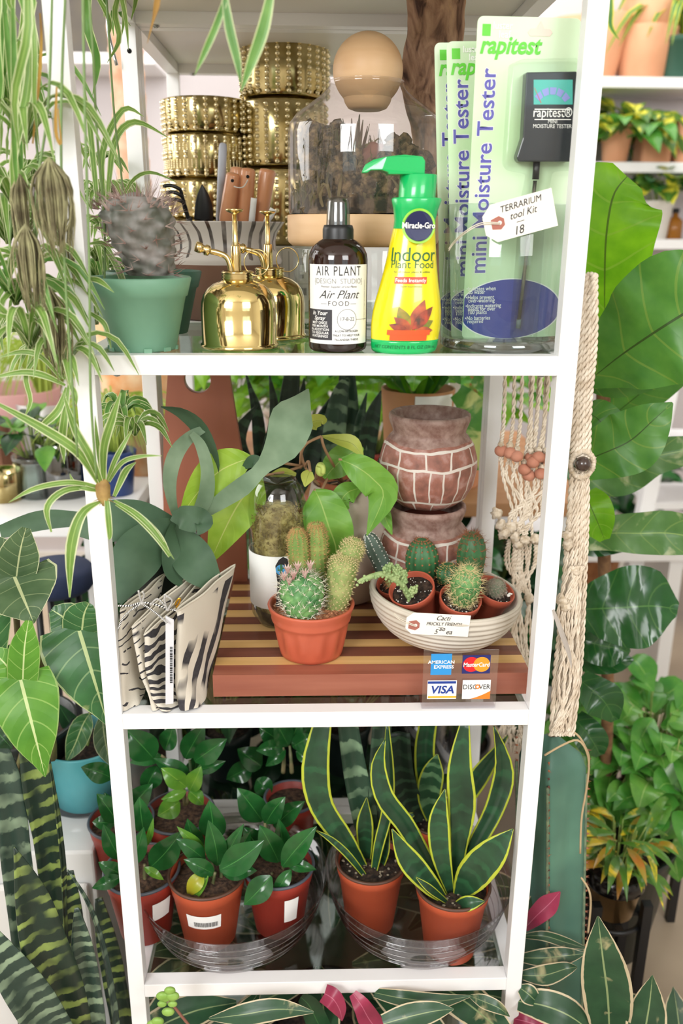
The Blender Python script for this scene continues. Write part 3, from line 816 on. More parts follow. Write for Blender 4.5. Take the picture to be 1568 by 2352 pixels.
text('lettering', '—FOOD—', .0048, INK, t, lambda x, y: f2(x, y+hh*.49), spacing=1.3)
for k, s_ in enumerate(('A LOW-NITROGEN', 'TREAT TO HELP YOUR', 'TILLANDSIA THRIVE')): text('lettering', s_, .0021, INK, t, lambda x, y, k=k: f2(x+.009, y+hh*(.155-.055*k)), bold=.02)
text('lettering', '17-8-22', .0036, INK, t, lambda x, y: f2(x+.009, y+hh*.30))
text('lettering', 'Contains nitrogen phosphate potassium', .0018, GREYI, t, lambda x, y: f2(.0325-y, x+hh*.55))
mb = MB()
n_ = 40
for k in range(n_):
    a0, a1 = 2*PI*k/n_, 2*PI*(k+1)/n_
    poly_fn(mb, [(.009+.0105*math.cos(a0), hh*.315+.0105*math.sin(a0)), (.009+.0105*math.cos(a1), hh*.315+.0105*math.sin(a1)), (.009+.0101*math.cos(a1), hh*.315+.0101*math.sin(a1)), (.009+.0101*math.cos(a0), hh*.315+.0101*math.sin(a0))], f2)
grid_fn(mb, .0195, .036, hh*.31, hh*.315, f2, 6, 1)
mb.build('ring_line', INK, t)
mb = MB(); grid_fn(mb, -wl, -.0065, hh*.05, hh*.44, f2, 12, 1); mb.build('black_panel', mat('black_print', '#35343a', .6), t)
f3 = lambda x, y: fn(x, y+y0, .0005)
text('lettering', 'In Your\nSpray', .0042, LABELW, t, lambda x, y: f3(x-.021, y+hh*.37), shear=.3, bold=.02)
for k, s_ in enumerate(('MIST ONCE', 'PER MONTH', 'IN ADDITION', 'TO REGULAR', 'WATERINGS')): text('lettering', s_, .0026, LABELW, t, lambda x, y, k=k: f3(x-.021, y+hh*(.255-.043*k)), bold=.02)

# ---- green and yellow liquid plant food pump bottle
BG = mat('bright_green_plastic', '#0db45f', .25, coat=.5)
BY = mat('yellow_shrink_label', '#efe00f', .22, coat=.6)
p = circ_at(926, 815, Z1, .026)
t = thing('plant_food_bottle', 'yellow and green pump bottle of liquid indoor plant food', 'bottle', p)
FLAT = .72
H = lambda v: P(930, v, p.y-.02).z-Z1
SP = S(p+V((0, 0, .05)))
vs = [(815, 138), (806, 152), (782, 157), (745, 161), (705, 154), (655, 134), (605, 116), (560, 104), (525, 94)]
prb = [(w_*.5*SP, max(H(v), 0)) for v, w_ in vs]
sm_, _ = curve([V((a, 0, b)) for a, b in prb], 0, 40)
prb = [(q.x, q.z) for q in sm_]
def rad_at(h, pr_=None):
    pr_ = prb
    for k in range(len(pr_)-1):
        if pr_[k][1] <= h <= pr_[k+1][1]:
            f = (h-pr_[k][1])/(pr_[k+1][1]-pr_[k][1]+1e-9); return pr_[k][0]+(pr_[k+1][0]-pr_[k][0])*f
    return pr_[-1][0]
hg = H(782)
lean = lambda h: V((.010*h/.17, 0, 0))
def leanify(mb):
    for k in range(len(mb.v)): mb.v[k] = mb.v[k]+lean(mb.v[k].z-Z1)
    return mb
base = [(0, 0)]+[q for q in prb if q[1] <= hg]+[(rad_at(hg), hg)]
leanify(MB().lathe(base, p, 64, flat=FLAT)).build('bottle_base', BG, t)
body = [(rad_at(hg), hg)]+[q for q in prb if q[1] > hg]
leanify(MB().lathe(body, p, 64, flat=FLAT)).build('label_sleeve', BY, t)
ht = H(525)
leanify(MB().lathe([(rad_at(ht), ht), (46*SP, H(505)), (50*SP, H(480)), (56*SP, H(457)), (54*SP, H(453)), (41*SP, H(452))], p, 64, flat=.8).lathe([(41*SP, H(453)), (41*SP, H(400)), (39*SP, H(398))], p, 40, flat=1)).build('shoulder', BG, t)
mb = MB()
q0 = P(932, 396, p.y); head = [(P(u, v, p.y).x-P(932, 378, p.y).x, P(u, v, p.y).z) for u, v in ((889, 402), (971, 402), (972, 372), (966, 362), (925, 358), (885, 362), (855, 369), (838, 379), (832, 390), (830, 398), (842, 398), (850, 392), (875, 392), (889, 398))]
xh = P(932, 378, p.y).x
A_ = [V((xh+a, p.y-.0155, b)) for a, b in head]; B_ = [V((xh+a, p.y+.0155, b)) for a, b in head]
for L_ in (A_, B_):
    for q in L_:
        f = min(1, max(0, (xh-.018-q.x)/.03)); q.y = p.y+(q.y-p.y)*(1-.6*f)
mb.prism(A_, B_, True); mb.build('pump_head', BG, t, bevel=.002)
fnm = lambda x, y, d=0: (lambda hh_, a: p+lean(hh_)+V(((rad_at(hh_)+d)*math.cos(a), (rad_at(hh_)+d)*FLAT*math.sin(a), hh_)))(y, -PI/2+x/rad_at(y)*1.05)
DG = mat('dark_green_ink', '#14633a', .4); RED = mat('red_ink', '#e0492f', .4)
text('lettering', 'Indoor', .0135, DG, t, lambda x, y: fnm(x, y+H(600), .0006), spacing=.95)
text('lettering', 'Plant Food', .0076, DG, t, lambda x, y: fnm(x, y+H(616), .0006))
text('lettering', 'for all indoor plants & edibles', .0022, DG, t, lambda x, y: fnm(x, y+H(627), .0006))
mb = MB(); grid_fn(mb, -.017, .015, H(652), H(636), lambda x, y: fnm(x, y, .0005), 12, 1); mb.build('red_banner', RED, t)
text('lettering', 'Feeds Instantly', .0036, LABELW, t, lambda x, y: fnm(x-.001, y+H(648), .0009), bold=.02)
text('lettering', 'liquid nourishment', .002, DG, t, lambda x, y: fnm(x, y+H(660), .0006))
text('lettering', 'NET CONTENTS 8 FL OZ (236 mL)', .0034, DG, t, lambda x, y: fnm(x, y+H(800), .0006))
def disc(mb, cx_, cy_, rx, ry, fn_, n_=32): poly_fn(mb, [(cx_+rx*math.cos(2*PI*k/n_), cy_+ry*math.sin(2*PI*k/n_)) for k in range(n_)], fn_)
NAVY = mat('navy_ink', '#1c2350', .35)
rg_ = lambda x, y, d=0: V((p.x+.0095+x, p.y-(.0232*.8*math.cos(min(1.2, abs(x)/.024))+.002)-d-abs(y)*.0, Z1+y))
hm = H(519)
mb = MB(); disc(mb, 0, hm, .0165, .0165, lambda x, y: rg_(x, y, .0024)); mb.build('emblem_glow', mat('lime_ink', '#9bdc4a', .4), t)
mb = MB(); disc(mb, 0, hm, .0142, .0142, lambda x, y: rg_(x, y, .0028)); mb.build('emblem', NAVY, t)
text('lettering', 'Miracle-Gro', .0056, LABELW, t, lambda x, y: rg_(x, y+hm-.002, .0032), bold=.03, sx=.84)
mb = MB()
def lf(mb, x, y, a, L, W):
    ca, sa = math.cos(a), math.sin(a); pts = []
    i = len(mb.v)
    for k in range(11):
        q = k/10; ww = W*.5*math.sin(PI*q**.85)
        for j in range(5): w2 = ww*(j/2-1); mb.v.append(fnm(x+ca*L*q-sa*w2, y+sa*L*q+ca*w2, .0008+lf.d))
    for k in range(10):
        for j in range(4): a_ = i+k*5+j; mb.face([a_, a_+1, a_+6, a_+5], None, True)
    lf.d += .00012
lf.d = 0
yb_ = H(758)
mb.m = 0
for (x, y, a, L, W, m_) in ((.004, 0, 1.25, .032, .015, 0), (0, 0, 2.0, .026, .013, 1), (.003, 0, 2.5, .022, .01, 0), (.006, 0, .45, .022, .011, 1), (.004, .001, .85, .03, .012, 2), (0, 0, 2.85, .02, .008, 2), (.006, -.001, .05, .02, .009, 0)):
    mb.m = m_; lf(mb, x, y+yb_, a, L, W)
mb.build('leaf_picture', [mat('print_leaf_red', '#8d4a3a', .4, col2='#c9663f', ns=90), mat('print_leaf_green', '#5c7a35', .4, col2='#a58b3b', ns=90), mat('print_leaf_dark', '#5a3f33', .4, col2='#b8503c', ns=120)], t)
mb = MB(); grid_fn(mb, -.020, .022, yb_-.0045, yb_+.0005, lambda x, y: fnm(x, y, .0022), 16, 1); grid_fn(mb, -.017, .019, H(781), yb_-.0045, lambda x, y: fnm(x, y, .0018), 16, 3); mb.build('pot_picture', mat('print_pot', '#df5a2c', .4), t)

# ---- moisture meters in a glass cylinder
rv = .066
p = circ_at(1147, 814, Z1, rv)
hv = P(1150, 466, p.y-rv).z-Z1
t = thing('glass_cylinder_vase', 'clear thick-bottomed glass cylinder holding the moisture meter cards', 'vase', p)
MB().lathe([(0, 0), (rv-.004, 0), (rv, .003), (rv, hv-.001), (rv-.001, hv), (rv-.0025, hv-.001), (rv-.003, .014), (rv-.008, .011), (0, .011)], p, 72).build('cylinder', CLEAR, t)
MB().lathe([(rv-.003, .0005), (rv-.0005, .004), (rv-.004, .010)], p, 72).build('thick_base', glass('thick_glass_base', '#a9a49a', .2, .02, .6), t)
PALEG = N('pale_green_card'); PALEG.set(Base_Color=PALEG.ramp(PALEG.noise(7, 2), [(.35, c('#bddcae')), (.65, c('#dcecd2'))]), Roughness=.3); PALEG = PALEG.m
PURP = mat('purple_ink', '#5957a8', .4); LIME = mat('lime_print', '#5fc836', .4); BLUEI = mat('blue_ink', '#36429a', .35); TEAL = mat('teal_dial', '#4fb6ac', .4); ORN = mat('orange_ink', '#e28a2d', .5)
def quad_fn(BL, BR, TL, TR, W, Hh):
    def fn(x, y, d=0):
        a, b = x/W, y/Hh
        n_ = (BR-BL).cross(TL-BL).normalized()
        return (BL*(1-a)+BR*a)*(1-b)+(TL*(1-a)+TR*a)*b+n_*d
    return fn
def inv_px(BL, BR, TL, TR):
    """fractions on the card for a pixel, found by search on the projected corners"""
    def pr(q): d = q-CAM; zq = d.dot(FWD); return 784+F0*d.dot(RGT)/zq, 1176-F0*d.dot(UPV)/zq
    def f(u, v):
        a, b = .5, .5
        for _ in range(12):
            q = lambda a, b: pr((BL*(1-a)+BR*a)*(1-b)+(TL*(1-a)+TR*a)*b)
            u0, v0 = q(a, b); ua, va = q(a+.01, b); ub, vb = q(a, b+.01)
            j = ((ua-u0)/.01, (ub-u0)/.01, (va-v0)/.01, (vb-v0)/.01); dt = j[0]*j[3]-j[1]*j[2]
            du, dv = u-u0, v-v0
            a += (j[3]*du-j[1]*dv)/dt; b += (j[0]*dv-j[2]*du)/dt
        return a, b
    return f
def meter_card(lab, cs, ys, full=False):
    """cs: pixel corners BL BR TL TR"""
    BL, BR, TL, TR = [P(u, v, y) for (u, v), y in zip(cs, ys)]
    W, Hh = (BR-BL).length, (TL-BL).length
    t = thing('moisture_meter_card', lab, 'packaged meter', (BL+BR)/2, 'packaged moisture meters in the glass cylinder')
    fn = quad_fn(BL, BR, TL, TR, W, Hh); iv = inv_px(BL, BR, TL, TR)
    mb = MB(); r_ = .006; out = []
    for (cx_, cy_, a0) in ((W-r_, Hh-r_, 0), (r_, Hh-r_, PI/2), (r_, r_, PI), (W-r_, r_, 3*PI/2)):
        for k in range(6): a = a0+PI/2*k/5; out.append((cx_+r_*math.cos(a), cy_+r_*math.sin(a)))
    n0 = 48; mb.prism([fn(x, y, 0) for x, y in out], [fn(x, y, -.0008) for x, y in out]); mb.build('backing_card', PALEG, t)
    D = .0003
    e = lambda x, y: fn(x*W, y*Hh, D); 
    # blue oval with white outline, lying inside the card
    for r_1, m_, d_ in ((1.03, LABELW, .0002), (1., BLUEI, .0004)):
        mb = MB(); pts = [(min(max(.475+.515*r_1*math.cos(2*PI*k/64), .006), .994)*W, (.1+.1015*r_1*math.sin(2*PI*k/64))*Hh) for k in range(64)]
        poly_fn(mb, pts, lambda x, y: fn(x, y, d_)); mb.build('blue_oval' if r_1 == 1 else 'oval_outline', m_, t)
    tx = lambda s_, h_, x, y, m_, **k: text('lettering', s_, h_, m_, t, lambda a, b: fn(x*W+a, y*Hh+b, .0007), align='LEFT', **k)
    for s_, y in (('•Indicates when', .166), ('  to water', .155), ('•Helps prevent', .137), ('  over-watering', .126), ('•Indicates watering', .108), ('  needs for over', .097), ('  100 plants', .086), ('•No batteries', .066), ('  required', .055)): tx(s_, .0042, .02, y, LABELW, bold=.01, sx=.85)
    mb = MB(); grid_fn(mb, .05*W, .13*W, .945*Hh, .978*Hh, lambda x, y: fn(x, y, D), 1, 1); mb.build('leaf_emblem', LIME, t)
    text('lettering', 'luster\nleaf.', .0062, LABELW, t, lambda a, b: fn(.34*W+a, .965*Hh+b, .0006), align='RIGHT', bold=.015)
    text('lettering', 'rapitest', .0155, LIME, t, lambda a, b: fn(.03*W+a, .897*Hh+b, .0006), align='LEFT', bold=.035, shear=.25, sx=.92)
    text('lettering', 'mini Moisture Tester', .0165, LABELW, t, lambda a, b: fn(.2*W-b, .222*Hh+a*1.0, .0004), align='LEFT', bold=.05, sx=.98)
    text('lettering', 'mini Moisture Tester', .0165, PURP, t, lambda a, b: fn(.2*W-b, .222*Hh+a*1.0, .0006), align='LEFT', bold=.022, sx=.98)
    return t, fn, W, Hh, iv
cy0 = p.y
t, fn, W, Hh, iv = meter_card('clear-fronted moisture meter pack on pale green card, front one of three, gauge fully visible', [(1060, 779), (1282, 772), (1097, 36), (1336, 42)], [p.y-.014, p.y-.014, p.y-.030, p.y-.030])
# hang hole showing what is behind
mb = MB(); hx, hy = iv(1240, 75)
pts = [(hx*W+a*W*.12, hy*Hh+b*.0035) for a, b in ((-1, 0), (-.8, .9), (-.3, 1), (-.12, 2.3), (0, 2.9), (.12, 2.3), (.3, 1), (.8, .9), (1, 0), (.8, -.9), (-.8, -.9))]
poly_fn(mb, pts, lambda x, y: fn(x, y, .0004)); mb.build('hang_hole', mat('behind_hole', '#e3d2c4', .8), t)
def frac(u, v): a, b = iv(u, v); return a*W, b*Hh
mt = [(1200, 170), (1314, 168), (1312, 345), (1300, 372), (1182, 372), (1178, 362), (1192, 318)]
pts = [frac(u, v) for u, v in mt]
mb = MB(); mb.prism([fn(x, y, .001) for x, y in pts], [fn(x, y, .016) for x, y in pts]); bd = mb.build('meter_body', mat('meter_black', '#20242b', .3, coat=.3), t, 'black moisture meter', bevel=.0012)
bd['label'] = 'black moisture meter'
fq = lambda x, y: fn(x, y, .0164)
mb = MB(); poly_fn(mb, [frac(u, v) for u, v in ((1216, 243), (1304, 243), (1304, 187), (1216, 187))], fq); mb.build('dial_window', TEAL, t)
mb = MB(); q0 = frac(1255, 262)
for k in range(5):
    a0, a1 = PI*(.78-.12*k), PI*(.78-.12*k-.10)
    poly_fn(mb, [(q0[0]+r_*math.cos(a), q0[1]+r_*math.sin(a)) for r_, a in ((.0165, a0), (.0165, a1), (.023, a1), (.023, a0))], lambda x, y: fn(x, y, .0167))
mb.build('dial_scale', mat('dial_blue', '#8d94d6', .4), t)
mb = MB(); a = frac(1232, 240); b_ = frac(1217, 205); poly_fn(mb, [(a[0], a[1]), (a[0]+.0006, a[1]), (b_[0]+.0004, b_[1]), (b_[0], b_[1])], lambda x, y: fn(x, y, .017)); mb.build('needle', RED, t)
a = frac(1258, 271); text('lettering', 'rapitest®', .0085, LABELW, t, lambda x, y: fn(a[0]+x, a[1]+y, .0167), sx=.88, bold=.01)
b_ = frac(1258, 293); text('lettering', 'MINI\nMOISTURE TESTER', .0036, LABELW, t, lambda x, y: fn(b_[0]+x, b_[1]+y+.003, .0167), sx=.95)
mb = MB()
for v in (255, 278): 
    q0, q1 = frac(1218, v), frac(1300, v+.1); poly_fn(mb, [q0, q1, (q1[0], q1[1]+.0009), (q0[0], q0[1]+.0009)], lambda x, y: fn(x, y, .0166))
mb.build('print_lines', LABELW, t)
a, b_ = frac(1228, 370), frac(1225, 412); cc_, dd_ = frac(1224, 415), frac(1189, 732)
MB().tube([fn(*a, .008), fn(*b_, .008)], .0034, 14).build('probe_sleeve', BLACK, t)
MB().tube([fn(*cc_, .008), fn(*dd_, .005)], .0022, 12).build('probe', mat('steel_probe', '#a9a9a2', .25, 1), t)
e_ = frac(1187, 752); MB().tube([fn(*dd_, .005), fn(*e_, .005)], .0026, 12).build('probe_tip', mat('grey_tip', '#5c6a72', .5), t)
out = []
for (u, v) in ((1165, 150), (1190, 140), (1320, 138), (1332, 150), (1328, 380), (1310, 392), (1260, 395), (1245, 470), (1225, 775), (1168, 775), (1190, 470), (1205, 400), (1160, 392), (1150, 378)): out.append(frac(u, v))
mb = MB(); mb.prism([fn(x, y, .0005) for x, y in out], [fn(x*.96+.04*frac(1245, 400)[0], y, .0185) for x, y in out]); mb.build('blister', glass('blister_plastic', '#fbfdfb', .03, .03, .3), t, bevel=.003)
meter_card('moisture meter pack on pale green card, middle one of three, gauge hidden', [(1036, 779), (1262, 774), (1025, 95), (1262, 93)], [p.y, p.y, p.y+.012, p.y+.012])
meter_card('moisture meter pack on pale green card, rearmost and leftmost of three', [(1012, 779), (1238, 776), (997, 98), (1235, 97)], [p.y+.016, p.y+.016, p.y+.032, p.y+.032])
# price tag
TAGM = mat('cream_tag_card', '#f2ede3', .7); REDT = mat('tag_reinforcement', '#a8685a', .7)
def pricetag(name, label, cs, Y, lines, ring, string, tilt=.0):
    """cs: outline corners in pixels, first two along the base line"""
    o = P(*cs['o'], Y); X = P(*cs['x'], Y+tilt)-o; Yv = P(*cs['y'], Y)-o
    fn = flat_fn(o, X, Yv-X*(Yv.dot(X)/X.dot(X))); W, Hh = X.length, Yv.length
    t = thing(name, label, 'price tag', o)
    k = Hh*.28
    pts = [(0, 0), (W, 0), (W, Hh), (0, Hh), (-k, Hh-k*.9), (-k, k*.9)]
    mb = MB(); mb.prism([fn(x, y, 0) for x, y in pts], [fn(x, y, -.0005) for x, y in pts]); mb.build('card', TAGM, t)
    mb = MB(); rx, ry = ring
    pts = [(rx*W-.0065, ry*Hh+.0045), (rx*W+.002, ry*Hh+.0065), (rx*W+.0065, ry*Hh+.003), (rx*W+.0065, ry*Hh-.003), (rx*W+.002, ry*Hh-.0065), (rx*W-.0065, ry*Hh-.0045)]
    poly_fn(mb, pts, lambda x, y: fn(x, y, .0003)); mb.build('reinforcement', REDT, t)
    mb = MB(); disc(mb, rx*W+.0018, ry*Hh, .0020, .0020, lambda x, y: fn(x, y, .0005), 16); mb.build('tag_hole', PERL, t)
    for s_, h_, x, y, sh in lines: text('handwriting', s_, h_, INK, t, lambda a, b: fn(x*W+a, y*Hh+b+a*.03, .0006), shear=sh, sx=.9)
    hp = fn(rx*W+.0018, ry*Hh, .0012)
    mb = MB(); mb.tube(smooth([hp]+px(string), 16), .00055, 6); mb.tube(smooth([hp+V((0, 0, -.0012))]+[q+V((0, -.001, -.0016)) for q in px(string)], 16), .00055, 6)
    mb.build('string', mat('tag_string', '#d8cfbf', .9), t)
    return t
pricetag('price_tag', 'white price tag reading terrarium tool kit 18, hung on the glass cylinder', dict(o=(1143, 556), x=(1281, 518), y=(1127, 470)), p.y-rv-.004,
    [('TERRARIUM', .0062, .47, .74, .2), ('tool Kit', .0068, .48, .49, .35), ('—', .006, .42, .32, 0), ('18', .0082, .36, .06, .3)], (.06, .48), [(1105, 512, p.y-rv-.004), (1070, 530, p.y-rv-.003), (1042, 555, p.y-rv*.6), (1030, 572, p.y-rv*.5)])
# sprig on the glass
mb = MB(); rd = random.Random(2)
for (u0, v0, u1, v1) in ((672, 737, 690, 748), (690, 748, 712, 745), (688, 748, 712, 757)):
    a, b = G(u0, v0, Z1+.004), G(u1, v1, Z1+.004); mb.tube([a, b], .0007, 5)
    for k in range(7):
        q = a.lerp(b, k/6); mb.leaf([q, q+V((rd.uniform(-.004, .004), rd.uniform(-.004, .002), rd.uniform(.002, .006)))], [.0014, .0004], n=3, across=2)
tag(mb.build('plant_sprig', mat('sprig_green', '#2f6b35', .6)), 'small loose green sprig lying on the top glass shelf by the amber bottle', 'sprig')
# ================================================================ MIDDLE SHELF
# ---- striped wooden board
BW = [mat('walnut_strip', '#7d4a38', .45, col2='#6a3c2d', ns=14, sc3=(.3, 6, 1), coat=.15), mat('maple_strip', '#deb67a', .45, col2='#cfa565', ns=14, sc3=(.3, 6, 1), coat=.15), mat('padauk_edge', '#a0614c', .45, col2='#8d4f3d', ns=16, sc3=(.3, 4, 3), coat=.1)]
a, b = G(490, 1601, Z2), G(1214, 1595, Z2)
BX0, BX1, BY0 = a.x, b.x, .037
ZB = P(850, 1548, BY0).z
t = thing('butcher_block_board', 'long wooden board with dark and honey coloured stripes lying on the middle shelf', 'wooden board', ((BX0+BX1)/2, BY0+.15, Z2))
edges = [BY0]+[G(850, v, ZB).y for v in (1525, 1507, 1485, 1468, 1448, 1432)]
st = (edges[-1]-edges[1])/5
while edges[-1] < .33: edges.append(edges[-1]+st*(1.02 if len(edges) % 2 else .98))
mb = MB()
for k in range(len(edges)-1):
    mb.m = 2 if k == 0 else (1 if k % 2 else 0)
    mb.box((BX0, edges[k], Z2+.0002), (BX1, edges[k+1], ZB))
mb.build('board_strips', BW, t)
BY1 = edges[-1]

# ---- fluted clay pot of mixed cacti
CLAYR = mat('glazed_red_clay', '#c4644a', .4, col2='#b8573d', ns=9, bs=50, bstr=.05)
GRAV = mat('copper_grit', '#8a5238', .9, col2='#c98f68', ns=200, amt=(.35, .65), bs=260, bstr=1, bdist=.003)
p = circ_at(715, 1531, ZB, .0395)
t = thing('cactus_dish_garden', 'fluted red clay pot planted with a flowering ball cactus and furry columns', 'potted cactus', p)
hp = P(716, 1425, p.y-.052).z-ZB
def flut(a, h):
    if h < .008 or h > hp*.66: return 1
    k = math.sin(PI*(h-.008)/(hp*.66-.008))
    return 1+.025*math.copysign(abs(math.sin(a*13))**.6, math.sin(a*13))*min(1, k*2)
pr_ = [(0, 0), (.034, 0), (.0385, .002), (.0395, .006)]+[(.0395+.0075*k/8, .006+(hp*.68-.006)*k/8) for k in range(1, 9)]+[(.0485, hp*.7), (.0492, hp*.74), (.0488, hp*.79), (.0505, hp*.86), (.0528, hp*.95), (.0533, hp*.985), (.0525, hp), (.050, hp), (.048, hp*.93), (.046, hp*.7), (0, hp*.6)]
MB().lathe(pr_, p, 104, rf=flut).build('pot', CLAYR, t)
mound(p+V((0, 0, hp-.008)), .049, .003, .003, 2).build('grit_surface', GRAV, t)
mb = gravel(MB(), p+V((0, 0, hp-.006)), .046, 260, .0017, seed=5); mb.build('grit', GRAV, t)
def cactus(par, axis, radii, ribs, depth, m, msp, nsp=9, splen=.008, rows=10, seed=0, up=.2, spr=.0003, name='cactus_stem', spname='spines', seg=None, tub=False, spf=(0, 1), areole=None):
    """ribbed or warty succulent stem with spine clusters"""
    seg = seg or max(24, ribs*4); n = 26
    ax, rr = curve([V(q) for q in axis], radii, n); mb = MB(); rd = random.Random(seed)
    fr_ = []
    for k in range(n+1):
        tt = (ax[min(k+1, n)]-ax[max(k-1, 0)]).normalized(); A = tt.orthogonal().normalized(); A = (V((1, 0, 0))-tt*tt.x).normalized(); B = tt.cross(A)
        fr_.append((A, B, tt))
        for j in range(seg):
            a = 2*PI*j/seg
            f = 1+depth*(abs(math.cos(a*ribs/2)) if not tub else .5*(math.sin(a*ribs+k*1.55)+math.sin(a*ribs-k*1.55)))
            mb.v.append(ax[k]+(A*math.cos(a)+B*math.sin(a))*rr[k]*f)
    for k in range(n):
        for j in range(seg):
            a = k*seg+j; b = k*seg+(j+1) % seg; mb.face([a, b, b+seg, a+seg])
    top = mb.add(ax[-1]+fr_[-1][2]*rr[-1]*.35)
    for j in range(seg): mb.face([n*seg+j, n*seg+(j+1) % seg, top])
    mb.build(name, m, par)
    sp = MB()
    for k in range(rows+1):
        q = spf[0]+(spf[1]-spf[0])*k/rows; qi = min(int(q*n), n)
        A, B, tt = fr_[qi]
        for j in range(ribs):
            a = 2*PI*(j+(.5*(k % 2) if tub else 0))/ribs
            d0 = A*math.cos(a)+B*math.sin(a); w0 = ax[qi]+d0*rr[qi]*(1+depth)
            if (CAM-w0).dot(d0) < -.1 and q < .9: continue
            if areole: sp.ball(w0, areole, 5, 3)
            for m_ in range(nsp):
                d = (d0*rd.uniform(.3, 1)+A*rd.uniform(-.8, .8)+B*rd.uniform(-.8, .8)+tt*rd.uniform(up-.6, up+.7)).normalized()
                sp.spike(w0, d*splen*rd.uniform(.6, 1.2), spr)
    sp.build(spname, msp, par)
CG1 = mat('fresh_cactus_green', '#3f7a45', .5, col2='#7fae6a', ns=60); CG2 = mat('furry_cactus_green', '#6f8f45', .7, col2='#9aa35a', ns=60)
CG3 = mat('deep_cactus_green', '#2c5a36', .5, col2='#3f7446', ns=40); CG4 = mat('pale_mammillaria', '#7d9450', .7, col2='#a9ad6f', ns=90)
SPW = mat('white_spines', '#e6dfcd', .7); SPG = mat('golden_spines', '#c6a066', .7); SPO = mat('rusty_spines', '#b77b4d', .7, col2='#7c4a33', ns=20); SPY = mat('straw_spines', '#d8c793', .7)
def pc(u, v, Y): return P(u, v, Y)
yg = p.y
q = P(694, 1400, yg-.028)
cactus(t, [P(695, 1415, yg-.022), P(694, 1392, yg-.022), P(693, 1362, yg-.020), P(692, 1330, yg-.016), P(692, 1312, yg-.014)], [.014, .0215, .0255, .0225, .010], 13, .10, CG1, SPW, 7, .010, 11, 1, tub=True, areole=.0009)
cactus(t, [P(692, 1390, yg+.02), P(688, 1310, yg+.02), P(684, 1240, yg+.02), P(682, 1216, yg+.02)], [.0118, .0122, .0112, .005], 12, .05, CG2, SPG, 7, .0045, 30, 2, areole=.0005)
cactus(t, [P(732, 1390, yg+.03), P(730, 1310, yg+.03), P(727, 1230, yg+.03), P(726, 1204, yg+.03)], [.0118, .0125, .0118, .006], 14, .05, CG2, SPG, 7, .0045, 30, 3, areole=.0005)
cactus(t, [P(768, 1400, yg+.0), P(775, 1360, yg+.0), P(786, 1310, yg+.002), P(792, 1284, yg+.004), P(794, 1274, yg+.004)], [.0125, .0165, .0172, .0145, .006], 14, .06, CG4, SPY, 7, .0042, 24, 4, tub=True, areole=.0008)
cactus(t, [P(790, 1310, yg+.012), P(803, 1275, yg+.014), P(814, 1250, yg+.016), P(818, 1240, yg+.016)], [.012, .0145, .0130, .006], 13, .06, CG4, SPY, 7, .0042, 16, 5, tub=True, areole=.0008)
mb = MB()
for (u, v) in ((652, 1328), (664, 1338), (683, 1306), (712, 1303), (660, 1312), (700, 1322), (674, 1325)):
    b0 = P(u, v+6, yg-.036); 
    for k in range(9):
        a = 2*PI*k/9; mb.leaf([b0, b0+V((.0025*math.cos(a), .0025*math.sin(a), .006)), b0+V((.0062*math.cos(a), .0062*math.sin(a), .0105))], [.002, .0028, .0004], nrm=V((math.cos(a), math.sin(a), -.4)), n=4, across=2)
mb.build('flowers', mat('pale_pink_petals', '#e3cfc4', .6, col2='#cf9f9b', ns=120, trans=.2), t)
mb = MB(); cs = [(633, 1392), (637, 1340), (632, 1300), (640, 1286), (650, 1279), (660, 1284), (664, 1300), (660, 1340), (658, 1360), (652, 1394)]
yt_ = yg-.012
mb.prism([P(u, v, yt_) for u, v in cs][::-1], [P(u, v, yt_+.0006) for u, v in cs][::-1]); mb.build('plant_label', BLACK, t, 'black plastic plant label with a blue disc')
mb = MB(); b0 = P(646, 1309, yt_-.0004); poly_fn(mb, [(.0068*math.cos(2*PI*k/20), .0068*math.sin(2*PI*k/20)) for k in range(20)], lambda x, y: b0+V((x, 0, y))); mb.build('label_disc', mat('label_blue', '#3f8fc4', .5), t)
mb = MB(); poly_fn(mb, [(-.0015, -.006), (.0012, -.006), (.0012, .001), (.004, .002), (.004, .005), (.0028, .005), (.0028, .0032), (.0012, .003), (.0012, .007), (-.0015, .007), (-.0015, .001), (-.0035, .0005), (-.0035, .0035), (-.0045, .0035), (-.0045, -.001), (-.0015, -.001)], lambda x, y: b0+V((x, -.0004, y))); mb.build('label_cactus_picture', CG3, t)

# ---- upturned glass bottle filled with moss
p = circ_at(642, 1452, ZB, .033)
t = thing('moss_filled_bottle', 'upturned clear glass bottle of dried moss with a plain white sleeve', 'bottle', p)
H = lambda v, dy=-.02: P(642, v, p.y+dy).z-ZB
r_ = .0375
hA, hL0, hL1, hT = H(1415), H(1388), H(1268), H(1100, 0)
prf = [(0, .0), (.022, 0), (.027, .002), (.031, .008), (.036, hA), (r_, hL0), (r_, H(1190)), (r_*.97, H(1160)), (r_*.86, H(1130)), (r_*.72, hT-.004), (r_*.66, hT), (r_*.55, hT-.002), (0, hT-.007)]
MB().lathe(prf, p, 64).build('glass_bottle', glass('bottle_glass', '#e9efe7', .08, 0, .6), t)
MB().lathe([(r_+.0004, hL0), (r_+.0006, hL1)], p, 64).build('paper_sleeve', LABELW, t, solid=.0004)
MS = mat('sphagnum_moss', '#c9b27a', .95, col2='#7d6844', ns=80, amt=(.4, .62), bs=160, bstr=1, bdist=.006)
mb = MB().lathe([(0, hL0-.01), (r_*.86, hL0-.01), (r_*.9, H(1300)), (r_*.88, H(1200)), (r_*.6, H(1170)), (0, H(1160))], p, 40, rf=lambda a, h: .94+.07*noise.noise(V((a*3, h*140, 1))))
mb.build('moss', MS, t)
